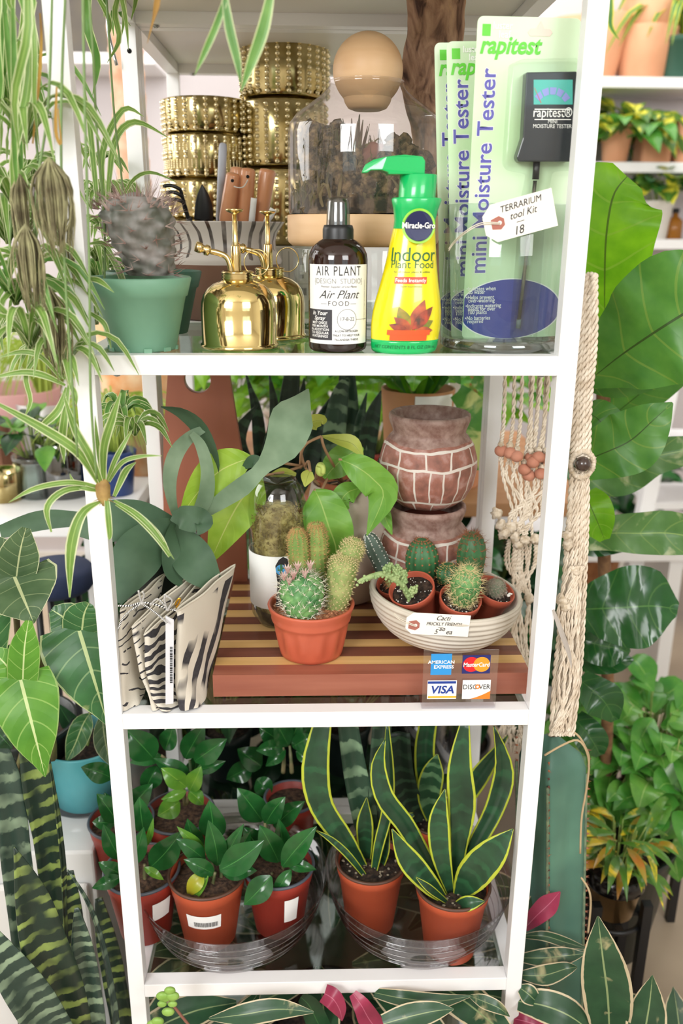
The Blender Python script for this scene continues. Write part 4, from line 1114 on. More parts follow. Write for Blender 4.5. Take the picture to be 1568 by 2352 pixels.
mb = MB().lathe([(0, .004), (.026, .004), (.031, hA), (r_*.85, hL0-.011), (0, hL0-.011)], p, 32); mb.build('dark_moss', mat('dark_moss', '#2e251b', .95, col2='#564735', ns=90), t)
mb = MB(); rd = random.Random(12)
for k in range(500):
    a = rd.uniform(-PI, .1); hh = rd.uniform(H(1260), H(1165)); rr = r_*rd.uniform(.8, .93)
    if hh > H(1185): rr *= .8
    q = p+V((rr*math.cos(a), rr*math.sin(a), hh)); mb.leaf([q, q+V((rd.uniform(-.003, .003), rd.uniform(-.0005, .001), rd.uniform(-.001, .004)))], [.0016, .0006], n=2, across=1)
mb.build('moss_flecks', mat('moss_flecks', '#ab9358', .95, col2='#6a5434', ns=120), t)

# ---- white ribbed bowl of little potted cacti
CREAM = mat('cream_stoneware', '#d9d2c6', .5, col2='#c9c0b1', ns=12)
p = circ_at(1008, 1497, ZB, .043)
t = thing('ribbed_bowl', 'cream ribbed stoneware bowl holding small potted cacti on the wooden board', 'bowl', p)
hb = P(1010, 1424, p.y-.094).z-ZB
bp = [(0, 0), (.040, 0), (.043, .0015)]
for k in range(1, 25):
    f = k/24; r_ = .043+(.0965-.043)*math.sin(f*PI/2)**.92*1.0; h_ = .0015+(hb-.0035)*(1-math.cos(f*PI/2))**.78
    bp.append((r_, h_))
out = []
for k in range(len(bp)-1):
    for j in range(6):
        f = j/6; r_ = bp[k][0]*(1-f)+bp[k+1][0]*f; h_ = bp[k][1]*(1-f)+bp[k+1][1]*f
        out.append((r_+(.0009*math.sin(h_/hb*2*PI*9) if k > 3 else 0), h_))
out += [(.0965, hb-.001), (.0955, hb), (.092, hb), (.0905, hb-.003)]+[(.088*math.cos(k/8*PI/2)+.002, max(.006, (hb-.004)*(1-math.sin(k/8*PI/2)))) for k in range(1, 8)]+[(0, .006)]
TL = Matrix.Rotation(math.radians(4), 3, 'Y')
MB().lathe(out, p, 96, M=TL).build('bowl_body', CREAM, t)
BOWL = p
PEB = mat('grey_pebbles', '#a59c94', .8, col2='#7f766f', ns=30)
def minipot(name, label, rim, Y, axis, cact, r=.0275, depth_=.046, soil=True, kind='potted cactus'):
    """rim: pixel centre of the pot mouth; axis: direction the mouth faces"""
    c0 = P(rim[0], rim[1], Y); ax_ = V(axis).normalized(); M_ = ax_.to_track_quat('Z', 'Y').to_matrix()
    o = c0-ax_*depth_
    t = thing(name, label, kind, o, 'small potted cacti in the ribbed bowl')
    MB().lathe([(0, 0), (r*.72, 0), (r*.74, .001), (r*.9, depth_*.74), (r*.96, depth_*.75), (r, depth_-.001), (r-.0008, depth_), (r-.0022, depth_-.001), (r*.7, .003), (0, .003)], o, 44, M_).build('pot', mat('small_red_pot', '#b5563f', .45) if 'small_red_pot' not in bpy.data.materials else bpy.data.materials['small_red_pot'], t)
    ms = MB(); i0 = 0
    m_ = mound((0, 0, 0), r*.88, .002, .003, rim[0]); 
    m_.v = [o+ax_*(depth_-.008)+M_ @ q for q in m_.v]; m_.build('soil', SOIL, t)
    m_ = MB(); rd = random.Random(rim[0])
    for k in range(46):
        a = rd.random()*2*PI; q = r*.84*math.sqrt(rd.random()); m_.ball(o+ax_*(depth_-.0075)+M_ @ V((q*math.cos(a), q*math.sin(a), .001)), rd.uniform(.0005, .0012), 5, 3)
    m_.build('perlite', PERL, t)
    return t, c0, ax_, M_, o
def rel(c0, ax_, M_, k): return [c0+M_ @ V(q) for q in k]
yb = BOWL.y
t1, c0, ax_, M_, o_ = minipot('potted_succulent', 'small red pot tipped to the left with a knobbly pale green branching stem', (944, 1350), yb-.034, (-.34, -.42, 1), None, r=.0290)
mb = MB()
KN = mat('knobbly_succulent', '#a3b57c', .6, col2='#7f9a62', ns=60)
br = [[P(938, 1372, yb-.05), P(925, 1345, yb-.055), P(905, 1330, yb-.06), P(880, 1318, yb-.065), P(850, 1325, yb-.07), P(820, 1336, yb-.075)], [P(924, 1345, yb-.055), P(928, 1325, yb-.056), P(920, 1308, yb-.058)], [P(905, 1328, yb-.06), P(912, 1312, yb-.06), P(906, 1302, yb-.06)], [P(938, 1372, yb-.05), P(946, 1358, yb-.052), P(952, 1352, yb-.053)], [P(884, 1320, yb-.064), P(888, 1306, yb-.062), P(893, 1300, yb-.062)]]
rd = random.Random(5)
for b_ in br:
    s_ = smooth(b_, 16); mb.tube(s_, [.0038]*8+[.0034]*6+[.0028, .0022, .001], 8)
    for q in s_[1:]:
        for m_ in range(3): mb.ball(q+V((rd.uniform(-.004, .004), rd.uniform(-.004, .001), rd.uniform(-.004, .004))), .002, 6, 4)
mb.build('stem', KN, t1)
t1, c0, ax_, M_, o_ = minipot('potted_cactus', 'small red pot at the bowl front with a long-spined round green cactus', (1058, 1372), yb-.045, (.10, -.42, 1), None, r=.0262)
cactus(t1, rel(c0, ax_, M_, [(.002, .0, -.010), (.004, .003, .004), (.005, .006, .02), (.006, .009, .034), (.006, .010, .040)]), [.011, .0165, .0178, .013, .006], 13, .08, CG1, SPY, 8, .012, 9, 11, tub=True, areole=.0009)
t1, c0, ax_, M_, o_ = minipot('potted_cactus', 'small red pot at the right of the bowl with a little grey ball cactus', (1138, 1352), yb-.012, (.30, -.30, 1), None, r=.0262)
cactus(t1, rel(c0, ax_, M_, [(0, 0, -.012), (0, 0, -.003), (0, 0, .006), (0, 0, .012)]), [.008, .0128, .0115, .006], 14, .05, mat('grey_ball_cactus', '#6d7a62', .7, col2='#a59a8c', ns=80), mat('fine_grey_spines', '#b3a595', .7), 8, .0035, 10, 12, tub=True)
mb = gravel(MB(), c0-ax_*.006+V((.012, -.006, 0)), .009, 8, .0028, seed=2); mb.build('pebbles', PERL, t1)
t1, c0, ax_, M_, o_ = minipot('potted_cactus', 'small red pot, back left of the bowl, with an orange-spined barrel cactus', (908, 1335), yb+.018, (-.25, -.30, 1), None, r=.0255)
cactus(t1, rel(c0, ax_, M_, [(0, 0, -.01), (0, 0, 0), (0, 0, .006), (0, 0, .012)]), [.008, .013, .011, .005], 12, .08, CG4, SPO, 8, .006, 8, 13, tub=True)
t1, c0, ax_, M_, o_ = minipot('potted_cactus', 'small red pot at the back of the bowl with a dark ribbed orange-edged cactus', (966, 1335), yb+.028, (-.03, -.2, 1), None, r=.026)
cactus(t1, [P(968, 1345, yb+.03), P(969, 1310, yb+.03), P(969, 1275, yb+.03), P(968, 1250, yb+.03), P(968, 1240, yb+.03)], [.017, .0195, .0195, .014, .007], 15, .09, CG3, SPO, 7, .0045, 9, 14, areole=.0013, up=.4)
t1, c0, ax_, M_, o_ = minipot('potted_cactus', 'small red pot at the back right of the bowl with the tallest green cactus', (1078, 1328), yb+.03, (.05, -.12, 1), None, r=.026)
cactus(t1, [P(1078, 1345, yb+.03), P(1080, 1300, yb+.03), P(1083, 1262, yb+.03), P(1084, 1234, yb+.03), P(1084, 1224, yb+.03)], [.014, .0165, .0172, .0125, .006], 12, .09, CG3, SPO, 8, .010, 9, 15, areole=.0009, up=.3)
t1, c0, ax_, M_, o_ = minipot('potted_cactus', 'small red pot half hidden in the bowl centre with a squat dark green cactus', (1020, 1332), yb+.004, (-.05, -.35, 1), None, r=.0245)
cactus(t1, [P(1027, 1340, yb+.004), P(1028, 1322, yb+.006), P(1029, 1305, yb+.008), P(1029, 1296, yb+.008)], [.010, .014, .0125, .006], 13, .08, CG3, SPG, 5, .004, 7, 16, areole=.0008)
t1, c0, ax_, M_, o_ = minipot('potted_cactus', 'small red pot behind the bowl rim with a white-dotted cactus leaning left', (886, 1322), yb+.05, (-.15, -.1, 1), None, r=.023)
cactus(t1, [P(890, 1330, yb+.05), P(874, 1290, yb+.05), P(858, 1258, yb+.05), P(848, 1236, yb+.05), P(842, 1228, yb+.05)], [.0105, .0105, .0105, .0085, .004], 8, .12, mat('grey_green_cactus', '#53665a', .6), PERL, 1, .001, 16, 17, areole=.0010)
pricetag('price_tag', 'white price tag reading cacti prickly friends, leaning on the ribbed bowl', dict(o=(944, 1456), x=(1074, 1463), y=(958, 1408)), BOWL.y-.098,
    [('Cacti', .0062, .52, .72, .35), ('PRICKLY FRIENDS', .0042, .55, .48, .2), ('—', .005, .5, .33, 0), ('5⁵⁰ ea', .0066, .55, .08, .3)], (.03, .42), [(935, 1428, BOWL.y-.098), (915, 1418, BOWL.y-.092), (905, 1408, BOWL.y-.088)], tilt=.002)

# ---- two carved clay vases, stacked
CV = N('carved_clay')
gs = CV.n('SeparateXYZ'); CV.l(CV.obj(), gs.inputs[0])
ang = CV.math('ADD', CV.math('ARCTAN2', gs.outputs[1], gs.outputs[0]), CV.math('MULTIPLY', CV.noise(18, 2), .34))
zz_ = CV.math('ADD', gs.outputs[2], CV.math('MULTIPLY', CV.noise(22, 2), .014))
def band(z0, z1): return CV.math('MULTIPLY', CV.math('GREATER_THAN', zz_, z0), CV.math('LESS_THAN', zz_, z1))
def vert(n_, ph, w_, z0, z1):
    f = CV.math('FRACT', CV.math('MULTIPLY_ADD', ang, n_/(2*PI), ph)); f = CV.math('LESS_THAN', CV.math('ABSOLUTE', CV.math('SUBTRACT', f, .5)), w_)
    return CV.math('MULTIPLY', f, band(z0, z1))
HV = .1245
lines = [band(HV*.16, HV*.185), band(HV*.53, HV*.557), band(HV*.725, HV*.75), vert(19, 0, .055, HV*.17, HV*.54), vert(11, .3, .04, HV*.54, HV*.74), vert(12, .1, .04, 0, HV*.17)]
m_ = lines[0]
for x in lines[1:]: m_ = CV.math('MAXIMUM', m_, x)
cb = CV.ramp(CV.noise(60, 5), [(.3, c('#7d5448')), (.5, c('#9a6557')), (.64, c('#b28b82')), (.8, c('#b85c46'))])
cb = CV.mix(CV.math('GREATER_THAN', zz_, HV*.78), cb, CV.ramp(CV.noise(90, 4), [(.35, c('#7d5c52')), (.65, c('#a58a80'))]))
CV.set(Base_Color=CV.mix(m_, cb, c('#d8cfc6')), Roughness=.6); CV.bump(CV.math('SUBTRACT', CV.noise(130, 4), m_), .6, .0015)
yv = .235
S_ = S(P(980, 1080, yv))
rb_ = 112*S_
x_ = P(982, 1080, yv).x
def carved(z, label):
    t = thing('carved_vase', label, 'vase', (x_, yv, z), 'carved clay vases, one on the other')
    pr = [(0, 0), (rb_*.54, 0), (rb_*.60, .002), (rb_*.8, HV*.1), (rb_*.94, HV*.24), (rb_, HV*.42), (rb_*.985, HV*.53), (rb_*.92, HV*.66), (rb_*.80, HV*.75), (rb_*.735, HV*.785), (rb_*.74, HV*.82), (rb_*.80, HV*.90), (rb_*.825, HV*.95), (rb_*.815, HV*.985), (rb_*.78, HV), (rb_*.72, HV*.985), (rb_*.66, HV*.86), (rb_*.67, HV*.78), (rb_*.85, HV*.5), (rb_*.5, HV*.06), (0, HV*.05)]
    MB().lathe(pr, (x_, yv, z), 72, rf=lambda a, h: 1+.008*noise.noise(V((a*2, h*60, 0)))).build('vase_body', CV.m, t)
    MB().lathe([(rb_*.70, HV*.9), (rb_*.655, HV*.8), (rb_*.8, HV*.5), (rb_*.5, HV*.07), (0, HV*.06)], (x_, yv, z), 48).build('inner_wall', mat('vase_inside', '#7d3526', .6), t)
    return t
zup = P(982, 1172, yv-rb_*.5).z
carved(zup, 'round carved clay vase with white incised lines, upper one of the stacked pair')
carved(zup-HV+.0004-.0006, 'round carved clay vase with white incised lines, lower one behind the cacti bowl')
zlow = zup-HV
if zlow > ZB+.002:
    tag(MB().lathe([(0, ZB+.0002), (.05, ZB+.0002), (.052, ZB+.004), (.05, zlow-.001), (0, zlow-.001)], (x_, yv, 0), 40).build('cork_riser', mat('cork', '#8b6a4c', .9)), 'low round cork block under the carved vases, hidden behind the bowl', 'riser')

# ---- payment card sign
Ys = .004
o = P(968, 1628, Ys); o.z = Z2+.0003
t = thing('payment_sign', 'small clear acrylic stand showing four payment card badges at the shelf edge', 'sign', o)
X1 = P(1137, 1628, Ys).x; Zt = P(1050, 1490, Ys+.004).z
mb = MB(); mb.box((o.x, Ys, o.z), (X1, Ys+.0022, Zt)); mb.box((o.x, Ys+.0022, o.z), (X1, Ys+.032, o.z+.0022)); mb.build('acrylic_stand', glass('acrylic', '#fdfdff', .10, .02, .35), t)
fb = lambda x, y, d=0: V((x, Ys-.0004-d, y))
def rect(mb, u0, v0, u1, v1, d=0):
    a, b = P(u0, v1, Ys), P(u1, v0, Ys); grid_fn(mb, a.x, b.x, a.z, b.z, lambda x, y: fb(x, y, d), 1, 1); return (a.x+b.x)/2, (a.z+b.z)/2, b.x-a.x, b.z-a.z
mb = MB(); q = rect(mb, 988, 1501, 1038, 1550); mb.build('card_badge', mat('sky_blue_print', '#2f93d8', .4), t, 'blue card badge')
text('lettering', 'AMERICAN', .0042, LABELW, t, lambda x, y: fb(q[0]+x, q[1]+y+.001, .0003), bold=.03, sx=1.05); text('lettering', 'EXPRESS', .0042, LABELW, t, lambda x, y: fb(q[0]+x+.003, q[1]+y-.005, .0003), bold=.03, sx=1.05)
mb = MB(); q = rect(mb, 1060, 1504, 1127, 1547); mb.build('card_badge', mat('dark_blue_print', '#232a6b', .4), t, 'dark blue card badge')
mb = MB(); disc(mb, q[0]-.0058, q[1], .0095, .0095, lambda x, y: fb(x, y, .0002)); mb.build('red_disc', mat('red_print', '#e0202a', .4), t)
mb = MB(); disc(mb, q[0]+.0062, q[1], .0095, .0095, lambda x, y: fb(x, y, .0003)); mb.build('orange_disc', mat('amber_print', '#f79a2a', .4), t)
qm = q; text('lettering', 'MasterCard', .0052, LABELW, t, lambda x, y: fb(qm[0]+x, qm[1]+y-.0025, .0006), bold=.03, sx=.86, shear=.1)
mb = MB(); q = rect(mb, 980, 1562, 1049, 1605); mb.build('card_badge', LABELW, t, 'white card badge with blue and gold bars')
BL2 = mat('visa_blue', '#1f3f94', .4); mb = MB(); rect(mb, 982, 1564, 1047, 1570, .0002); mb.build('blue_bar', BL2, t)
mb = MB(); rect(mb, 982, 1598, 1047, 1603, .0002); mb.build('gold_bar', mat('gold_print', '#f2b233', .4), t)
qv = q; text('lettering', 'VISA', .0098, BL2, t, lambda x, y: fb(qv[0]+x, qv[1]+y-.0045, .0003), bold=.04, shear=.2)
mb = MB(); q = rect(mb, 1060, 1561, 1127, 1605); mb.build('card_badge', LABELW, t, 'white card badge with an orange corner')
mb = MB(); poly_fn(mb, [(q[0]+q[2]/2, q[1]-q[3]/2)]+[(q[0]+q[2]/2-q[2]*.78*(1-k/8), q[1]-q[3]/2+q[3]*.42*(k/8)**1.5) for k in range(9)], lambda x, y: fb(x, y, .0002)); mb.build('orange_corner', mat('orange_print', '#f5822a', .4), t)
qd = q; text('lettering', 'DISC VER', .0062, INK, t, lambda x, y: fb(qd[0]+x, qd[1]+y+.0005, .0003), sx=.88)
mb = MB(); mb.tube([V((qd[0]+.0012+.0023*math.cos(a), Ys-.0008, qd[1]+.0037+.0023*math.sin(a))) for a in [2*PI*k/20 for k in range(20)]], .0007, 5, closed=True); mb.build('orange_ring', bpy.data.materials['orange_print'], t)

# ---- folded printed cloths tied with bakers' twine
def cloth_mat(name, kind):
    s = N(name); u, v = s.uv(); cr, bk = c('#d9d2c4'), c('#26252a')
    if kind == 'zebra':
        w_ = s.math('ADD', s.math('MULTIPLY', v, 11.), s.math('ADD', s.math('MULTIPLY', s.noise(26, 2), 3.2), s.math('MULTIPLY', u, 3.)))
        f = s.math('MULTIPLY_ADD', s.math('SINE', s.math('MULTIPLY', w_, 6.28)), 8., .6, clamp=True)
    elif kind == 'feather':
        n_ = s.math('ADD', s.math('MULTIPLY', u, 22.), s.math('ADD', s.math('MULTIPLY', v, -7.), s.math('MULTIPLY', s.noise(18, 2), 3.)))
        f = s.math('MULTIPLY_ADD', s.math('SINE', n_), 8., 1., clamp=True)
        msk = s.math('MULTIPLY_ADD', s.noise(15, 2), 14., -5.9, clamp=True)
        f = s.math('MULTIPLY', f, msk); f = s.math('MULTIPLY', f, s.math('LESS_THAN', v, .93))
    else:
        n_ = s.math('ADD', s.math('MULTIPLY', v, 70.), s.math('MULTIPLY', s.noise(20, 2), 26.))
        f = s.math('MULTIPLY', s.math('GREATER_THAN', s.math('SINE', n_), .8), s.math('GREATER_THAN', s.noise(42, 2), .5))
        f2_ = s.math('MULTIPLY_ADD', s.noise(19, 2, dist=1.), 18., -10.4, clamp=True); f = s.math('MAXIMUM', f, f2_)
    s.set(Base_Color=s.mix(f, cr, s.mix(s.noise(300, 2), bk, c('#4a484c'))), Roughness=.9); s.bump(s.noise(700, 2), .3, .0006)
    return s.m
CL = {k: cloth_mat('cloth_'+k, k) for k in ('zebra', 'feather', 'bark')}
CLP = mat('plain_cloth', '#d6cebf', .9, bs=700, bstr=.2)
def cloth(label, near, far, th, m, plain_top=.0):
    """near / far: edges of the folded cloth from hem to fold, pixels with depth"""
    n = 16; A = smooth(px(near), n); B = smooth(px(far), n)
    for L_ in (A, B):
        for k in range(len(L_)): L_[k].z = max(L_[k].z, Z2+.0012)
    t = thing('folded_cloth', label, 'folded cloth', (A[0]+B[0])/2, 'printed cloths tied together with twine')
    mb = MB(); ins = MB(); seg = 40
    for k in range(n+1):
        a, b = A[k], B[k]; d = b-a; dn = V((d.x, d.y, 0)).normalized(); s_ = V((-dn.y, dn.x, 0))
        w_ = th*(1.15-.45*k/n)
        for j in range(seg):
            q = j/seg
            if q < .5: x = q*2; sg = -1
            else: x = (1-q)*2; sg = 1
            e = min(1, math.sin(PI*min(max(x, 0), 1))**.35) if 0 < x < 1 else 0
            wob = .0018*math.sin(x*9+k*.5+th*900)*math.sin(k*.4+x*3)
            end = .0
            pt = a+d*x+s_*(sg*w_*.5*e+wob); mb.v.append(pt); ins.v.append(pt-s_*sg*.0016*e)
    for k in range(n):
        for j in range(seg):
            j2 = (j+1) % seg; q0 = j/seg; x0 = q0*2 if q0 < .5 else (1-q0)*2; q1 = (j+1)/seg; x1 = q1*2 if q1 < .5 else (1-q1)*2
            uv_ = [(x0, k/n), (x1, k/n), (x1, (k+1)/n), (x0, (k+1)/n)]
            mb.face([k*seg+j, k*seg+j2, (k+1)*seg+j2, (k+1)*seg+j], uv_)
            if k > n-7: ins.face([k*seg+j, k*seg+j2, (k+1)*seg+j2, (k+1)*seg+j], uv_)
    mb.build('cloth_sheet', m, t); ins.build('cloth_inside', CLP, t)
    # rolled hem along the open fold
    rim = [mb.v[n*seg+j].lerp(ins.v[n*seg+j], .5) for j in range(seg)]
    MB().tube(rim, .0013, 6, closed=True).build('hem', CLP, t)
    return t
cloth('cream cloth with black bark print, leftmost and half behind the white post', [(276, 1632, .006), (278, 1560, .006), (274, 1490, .008), (276, 1404, .01)], [(322, 1628, .03), (340, 1520, .08), (365, 1400, .11), (380, 1318, .12)], .012, CL['bark'])
cloth('cream cloth with black marks, second from left in the tied bundle', [(352, 1636, .004), (330, 1575, .004), (312, 1513, .004), (303, 1440, .006)], [(390, 1620, .05), (420, 1500, .10), (448, 1390, .13), (468, 1294, .14)], .010, CL['bark'])
cloth('cream cloth with bold black zebra stripes, middle of the tied bundle', [(375, 1638, .001), (350, 1600, .001), (337, 1540, .001), (331, 1458, .002)], [(412, 1626, .03), (440, 1520, .09), (468, 1400, .13), (488, 1303, .14)], .013, CL['zebra'])
cloth('cream cloth with large black feather print, rightmost of the tied bundle', [(415, 1632, .001), (404, 1555, .001), (406, 1480, .001), (406, 1404, .002)], [(468, 1622, .03), (482, 1550, .06), (514, 1420, .10), (540, 1297, .12)], .014, CL['feather'])
mb = MB(); q = [P(u, v, -.006) for u, v in ((380, 1618), (398, 1616), (399, 1424), (380, 1414))]
mb.prism(q, [x+V((0, .0012, 0)) for x in q]); t = thing('swing_tag', 'white card strip with a small barcode hanging between the tied cloths', 'tag', q[0]); mb.build('card', mat('silvery_card', '#d3d4da', .4), t)
mb = MB(); rd = random.Random(3); v = 1486
while v < 1570:
    h_ = rd.uniform(1, 3); a, b = P(390, v, -.0066), P(396, v+h_, -.0066); mb.box((a.x, -.0068, b.z), (b.x, -.0066, a.z)); v += h_+rd.uniform(1, 2.4)
mb.build('barcode', INK, t)
TW = N('bakers_twine'); tu, tv = TW.uv()
TW.set(Base_Color=TW.mix(TW.math('GREATER_THAN', TW.math('FRACT', TW.math('ADD', TW.math('MULTIPLY', tv, 26.), tu)), .5), c('#f0eeea'), c('#17171b')), Roughness=.9)
t = thing('bakers_twine', 'black and white striped twine knotted round the folded cloths', 'twine', P(325, 1384, 0))
for l in ([(272, 1391, .0), (300, 1391, -.004), (325, 1384, -.008), (355, 1388, -.008), (385, 1398, -.006), (405, 1402, -.008)], [(325, 1384, -.009), (321, 1370, -.012), (318, 1357, -.014)], [(325, 1384, -.009), (331, 1368, -.012), (327, 1359, -.014)], [(325, 1386, -.01), (300, 1402, -.006), (282, 1420, -.002), (272, 1445, .0)], [(325, 1386, -.009), (350, 1402, -.010), (372, 1420, -.010), (384, 1432, -.011)], [(384, 1400, -.01), (378, 1380, -.014), (379, 1365, -.016)], [(386, 1399, -.01), (395, 1380, -.014), (382, 1368, -.016)], [(345, 1390, -.009), (362, 1376, -.012), (384, 1398, -.010)]):
    MB().tube(smooth(px(l), 18), .0011, 7).build('strand', TW.m, t)
mb = MB()
for u, v in ((326, 1385), (385, 1399)): mb.ball(P(u, v, -.009), .0026, 10, 6)
mb.build('knot', TW.m, t)
pp = [(402, 1390, -.004), (406, 1380, -.006), (413, 1374, -.006), (412, 1384, -.004), (404, 1396, -.004)]
mb = MB(); mb.tube(smooth(px(pp), 14), .0011, 6); tag(mb.build('safety_pin', mat('gold_pin', '#d7a53a', .2, 1)), 'small gold pin on the rightmost tied cloth', 'pin')
# ================================================================ plants of the middle shelf
STAGM = leafmat('grey_felted_frond', '#647f62', '#8fa78b', rough=.75, tr=.12, ns=22, under='#9aab9d')
STAGD = leafmat('dark_felted_frond', '#34523a', '#506e52', rough=.6, tr=.1, ns=20, under='#8fa393')
LIMEM = leafmat('lime_leaf', '#8dbb2b', '#b4d84e', rib='#d3e27e', rw=.03, rough=.4, tr=.35, veins='#a8cf48', vn=6)
LIMED = leafmat('green_arrow_leaf', '#5f9a32', '#84b84a', rib='#a9c968', rw=.03, rough=.4, tr=.3, veins='#7fb344', vn=6)
YGRN = leafmat('yellow_green_leaf', '#a9b445', '#c6cf6a', rib='#8d9a3a', rough=.45, tr=.3)
STEMG = mat('green_stem', '#7e9a4a', .6, col2='#97a85a', ns=40); STEMP = mat('pinkish_stem', '#a98463', .6)
def leafpart(par, l, w, m, name='leaf', label=None, solid=0, **k):
    mb = MB(); pxleaf(mb, l, w, **k); return mb.build(name, m, par, label, solid=solid)
def blade(L, W, n=5): return [W*.25, W*.85, W, W*.72, W*.02]

# staghorn fern
c0 = P(366, 1292, .17); c0.z = Z2
t = thing('potted_staghorn_fern', 'grey-green staghorn fern with long forked fronds in a dark pot behind the cloths', 'potted fern', c0)
hp = P(366, 1268, .12).z-Z2
DKP = mat('black_green_pot', '#16201f', .35)
MB().lathe(potprof(.037, .052, hp, .016, .002, .002), c0, 48).build('pot', DKP, t)
mound(c0+V((0, 0, hp-.008)), .048, .004, .004, 4).build('soil', SOIL, t)
for l, w, m, k in (
    ([(455, 1190, .17), (478, 1125, .165), (488, 1060, .16), (462, 985, .155), (420, 948, .15), (370, 934, .15)], [10, 30, 42, 46, 36, 4], STAGD, dict(fold=.25, twist=(.3, .9))),
    ([(448, 1190, .15), (472, 1140, .145), (476, 1080, .14), (462, 1025, .14), (440, 995, .145)], [26, 36, 30, 26, 14], STAGM, dict(fold=.2, twist=(-.2, .3))),
    ([(406, 1196, .16), (392, 1140, .15), (390, 1090, .145), (405, 1040, .145), (438, 1002, .15), (470, 985, .155)], [14, 26, 34, 36, 26, 16], STAGM, dict(fold=.2, twist=(-.5, .2))),
    ([(468, 1180, .15), (512, 1148, .14), (560, 1115, .13), (602, 1075, .13), (650, 1020, .12), (672, 960, .12), (692, 925, .12), (708, 893, .12)], [22, 38, 44, 34, 84, 100, 50, 3], STAGM, dict(fold=.08, wave=.05)),
    ([(395, 1185, .13), (430, 1190, .11), (465, 1200, .11), (455, 1228, .10)], [20, 58, 52, 6], STAGD, dict(fold=.2, wave=.12)),
    ([(402, 1196, .14), (350, 1235, .11), (308, 1290, .08), (262, 1380, .06)], [16, 86, 112, 40], STAGD, dict(fold=.1, twist=(.2, -.2))),
    ([(398, 1195, .16), (330, 1192, .14), (262, 1196, .12), (210, 1205, .12), (160, 1222, .12)], [16, 80, 96, 80, 10], STAGD, dict(fold=.12)),
    ([(398, 1205, .14), (425, 1255, .11), (455, 1300, .09), (500, 1350, .09)], [14, 80, 90, 30], STAGD, dict(fold=.15, twist=(-.3, .2))),
    ([(395, 1205, .13), (392, 1260, .10), (398, 1310, .09), (415, 1345, .09)], [12, 50, 52, 10], STAGD, dict(fold=.15, twist=(.7, .4))),
    ([(600, 1070, .135), (580, 1060, .15), (555, 1078, .16)], [30, 30, 5], STAGD, dict(fold=.2)),
    ([(250, 1200, .16), (170, 1192, .17), (90, 1196, .18), (0, 1222, .19)], [20, 36, 46, 30], STAGD, dict(fold=.15))):
    leafpart(t, l, w, m, 'frond', n=18, across=6, **k)

# philodendron in cream pot
c0 = P(800, 1320, .262); c0 = V((c0.x, .27, Z2))
c0.z = ZB+.0003
t = thing('potted_philodendron', 'lime green heart-leaved plant in a terracotta pot inside a cream cachepot', 'potted plant', c0)
hc = P(820, 1140, .20).z-c0.z
MB().lathe([(0, 0), (.035, 0), (.04, .003), (.055, hc*.35), (.061, hc*.6), (.057, hc*.85), (.052, hc), (.049, hc), (.054, hc*.8), (.05, hc*.3), (0, .01)], c0, 56).build('cachepot', mat('greige_ceramic', '#b5a597', .6, col2='#c4b6a8', ns=8), t)
ht = P(790, 1100, .262).z-c0.z
MB().lathe([(.034, .02), (.040, hc*.8), (.0435, hc*.95), (.0465, ht-.001), (.0455, ht), (.043, ht), (.040, ht-.012), (0, ht-.014)], c0, 48).build('clay_pot', mat('orange_clay', '#a75f3c', .75, col2='#96512f', ns=10), t)
mound(c0+V((0, 0, ht-.013)), .040, .003, .003, 7).build('soil', SOIL, t)
for l, w, m, k in (
    ([(580, 1052, .16), (545, 1062, .16), (500, 1085, .155), (455, 1130, .15), (412, 1190, .15)], [10, 70, 92, 62, 4], LIMEM, dict(fold=.12, wave=.05)),
    ([(600, 1092, .20), (575, 1120, .19), (540, 1170, .18), (505, 1240, .17), (480, 1298, .165)], [10, 90, 106, 60, 3], LIMEM, dict(fold=.1, wave=.05)),
    ([(722, 1125, .20), (735, 1150, .19), (755, 1210, .18), (772, 1270, .18), (752, 1340, .18)], [8, 82, 110, 70, 4], LIMED, dict(fold=.12, wave=.05)),
    ([(778, 1055, .20), (815, 1070, .185), (856, 1100, .18), (880, 1140, .175), (842, 1230, .17)], [6, 60, 78, 74, 3], LIMED, dict(fold=.2, twist=(.1, -.5))),
    ([(862, 1150, .19), (880, 1180, .185), (900, 1228, .18)], [10, 34, 3], LIMED, dict(fold=.2)),
    ([(738, 1002, .21), (775, 1010, .205), (810, 1020, .20), (835, 1052, .20)], [4, 26, 34, 2], YGRN, dict(fold=.35, twist=(.5, .1))),
    ([(835, 1030, .24), (800, 1045, .235), (765, 1075, .23), (745, 1100, .23)], [6, 62, 60, 10], LIMED, dict(fold=.1)),
    ([(712, 985, .18), (716, 970, .18), (740, 965, .18), (742, 975, .18)], [30, 34, 24, 3], YGRN, dict(fold=.5)),
    ([(712, 1082, .175), (706, 1095, .175), (700, 1118, .175)], [14, 32, 3], YGRN, dict(fold=.1)),
    ([(620, 1092, .22), (650, 1085, .22), (680, 1090, .21)], [6, 22, 8], YGRN, dict(fold=.2)),
    ([(830, 1120, .22), (800, 1130, .21), (785, 1150, .205), (800, 1170, .2)], [12, 50, 48, 6], LIMED, dict(fold=.15))):
    leafpart(t, l, w, m, 'leaf', n=16, across=6, **k)
st = MB()
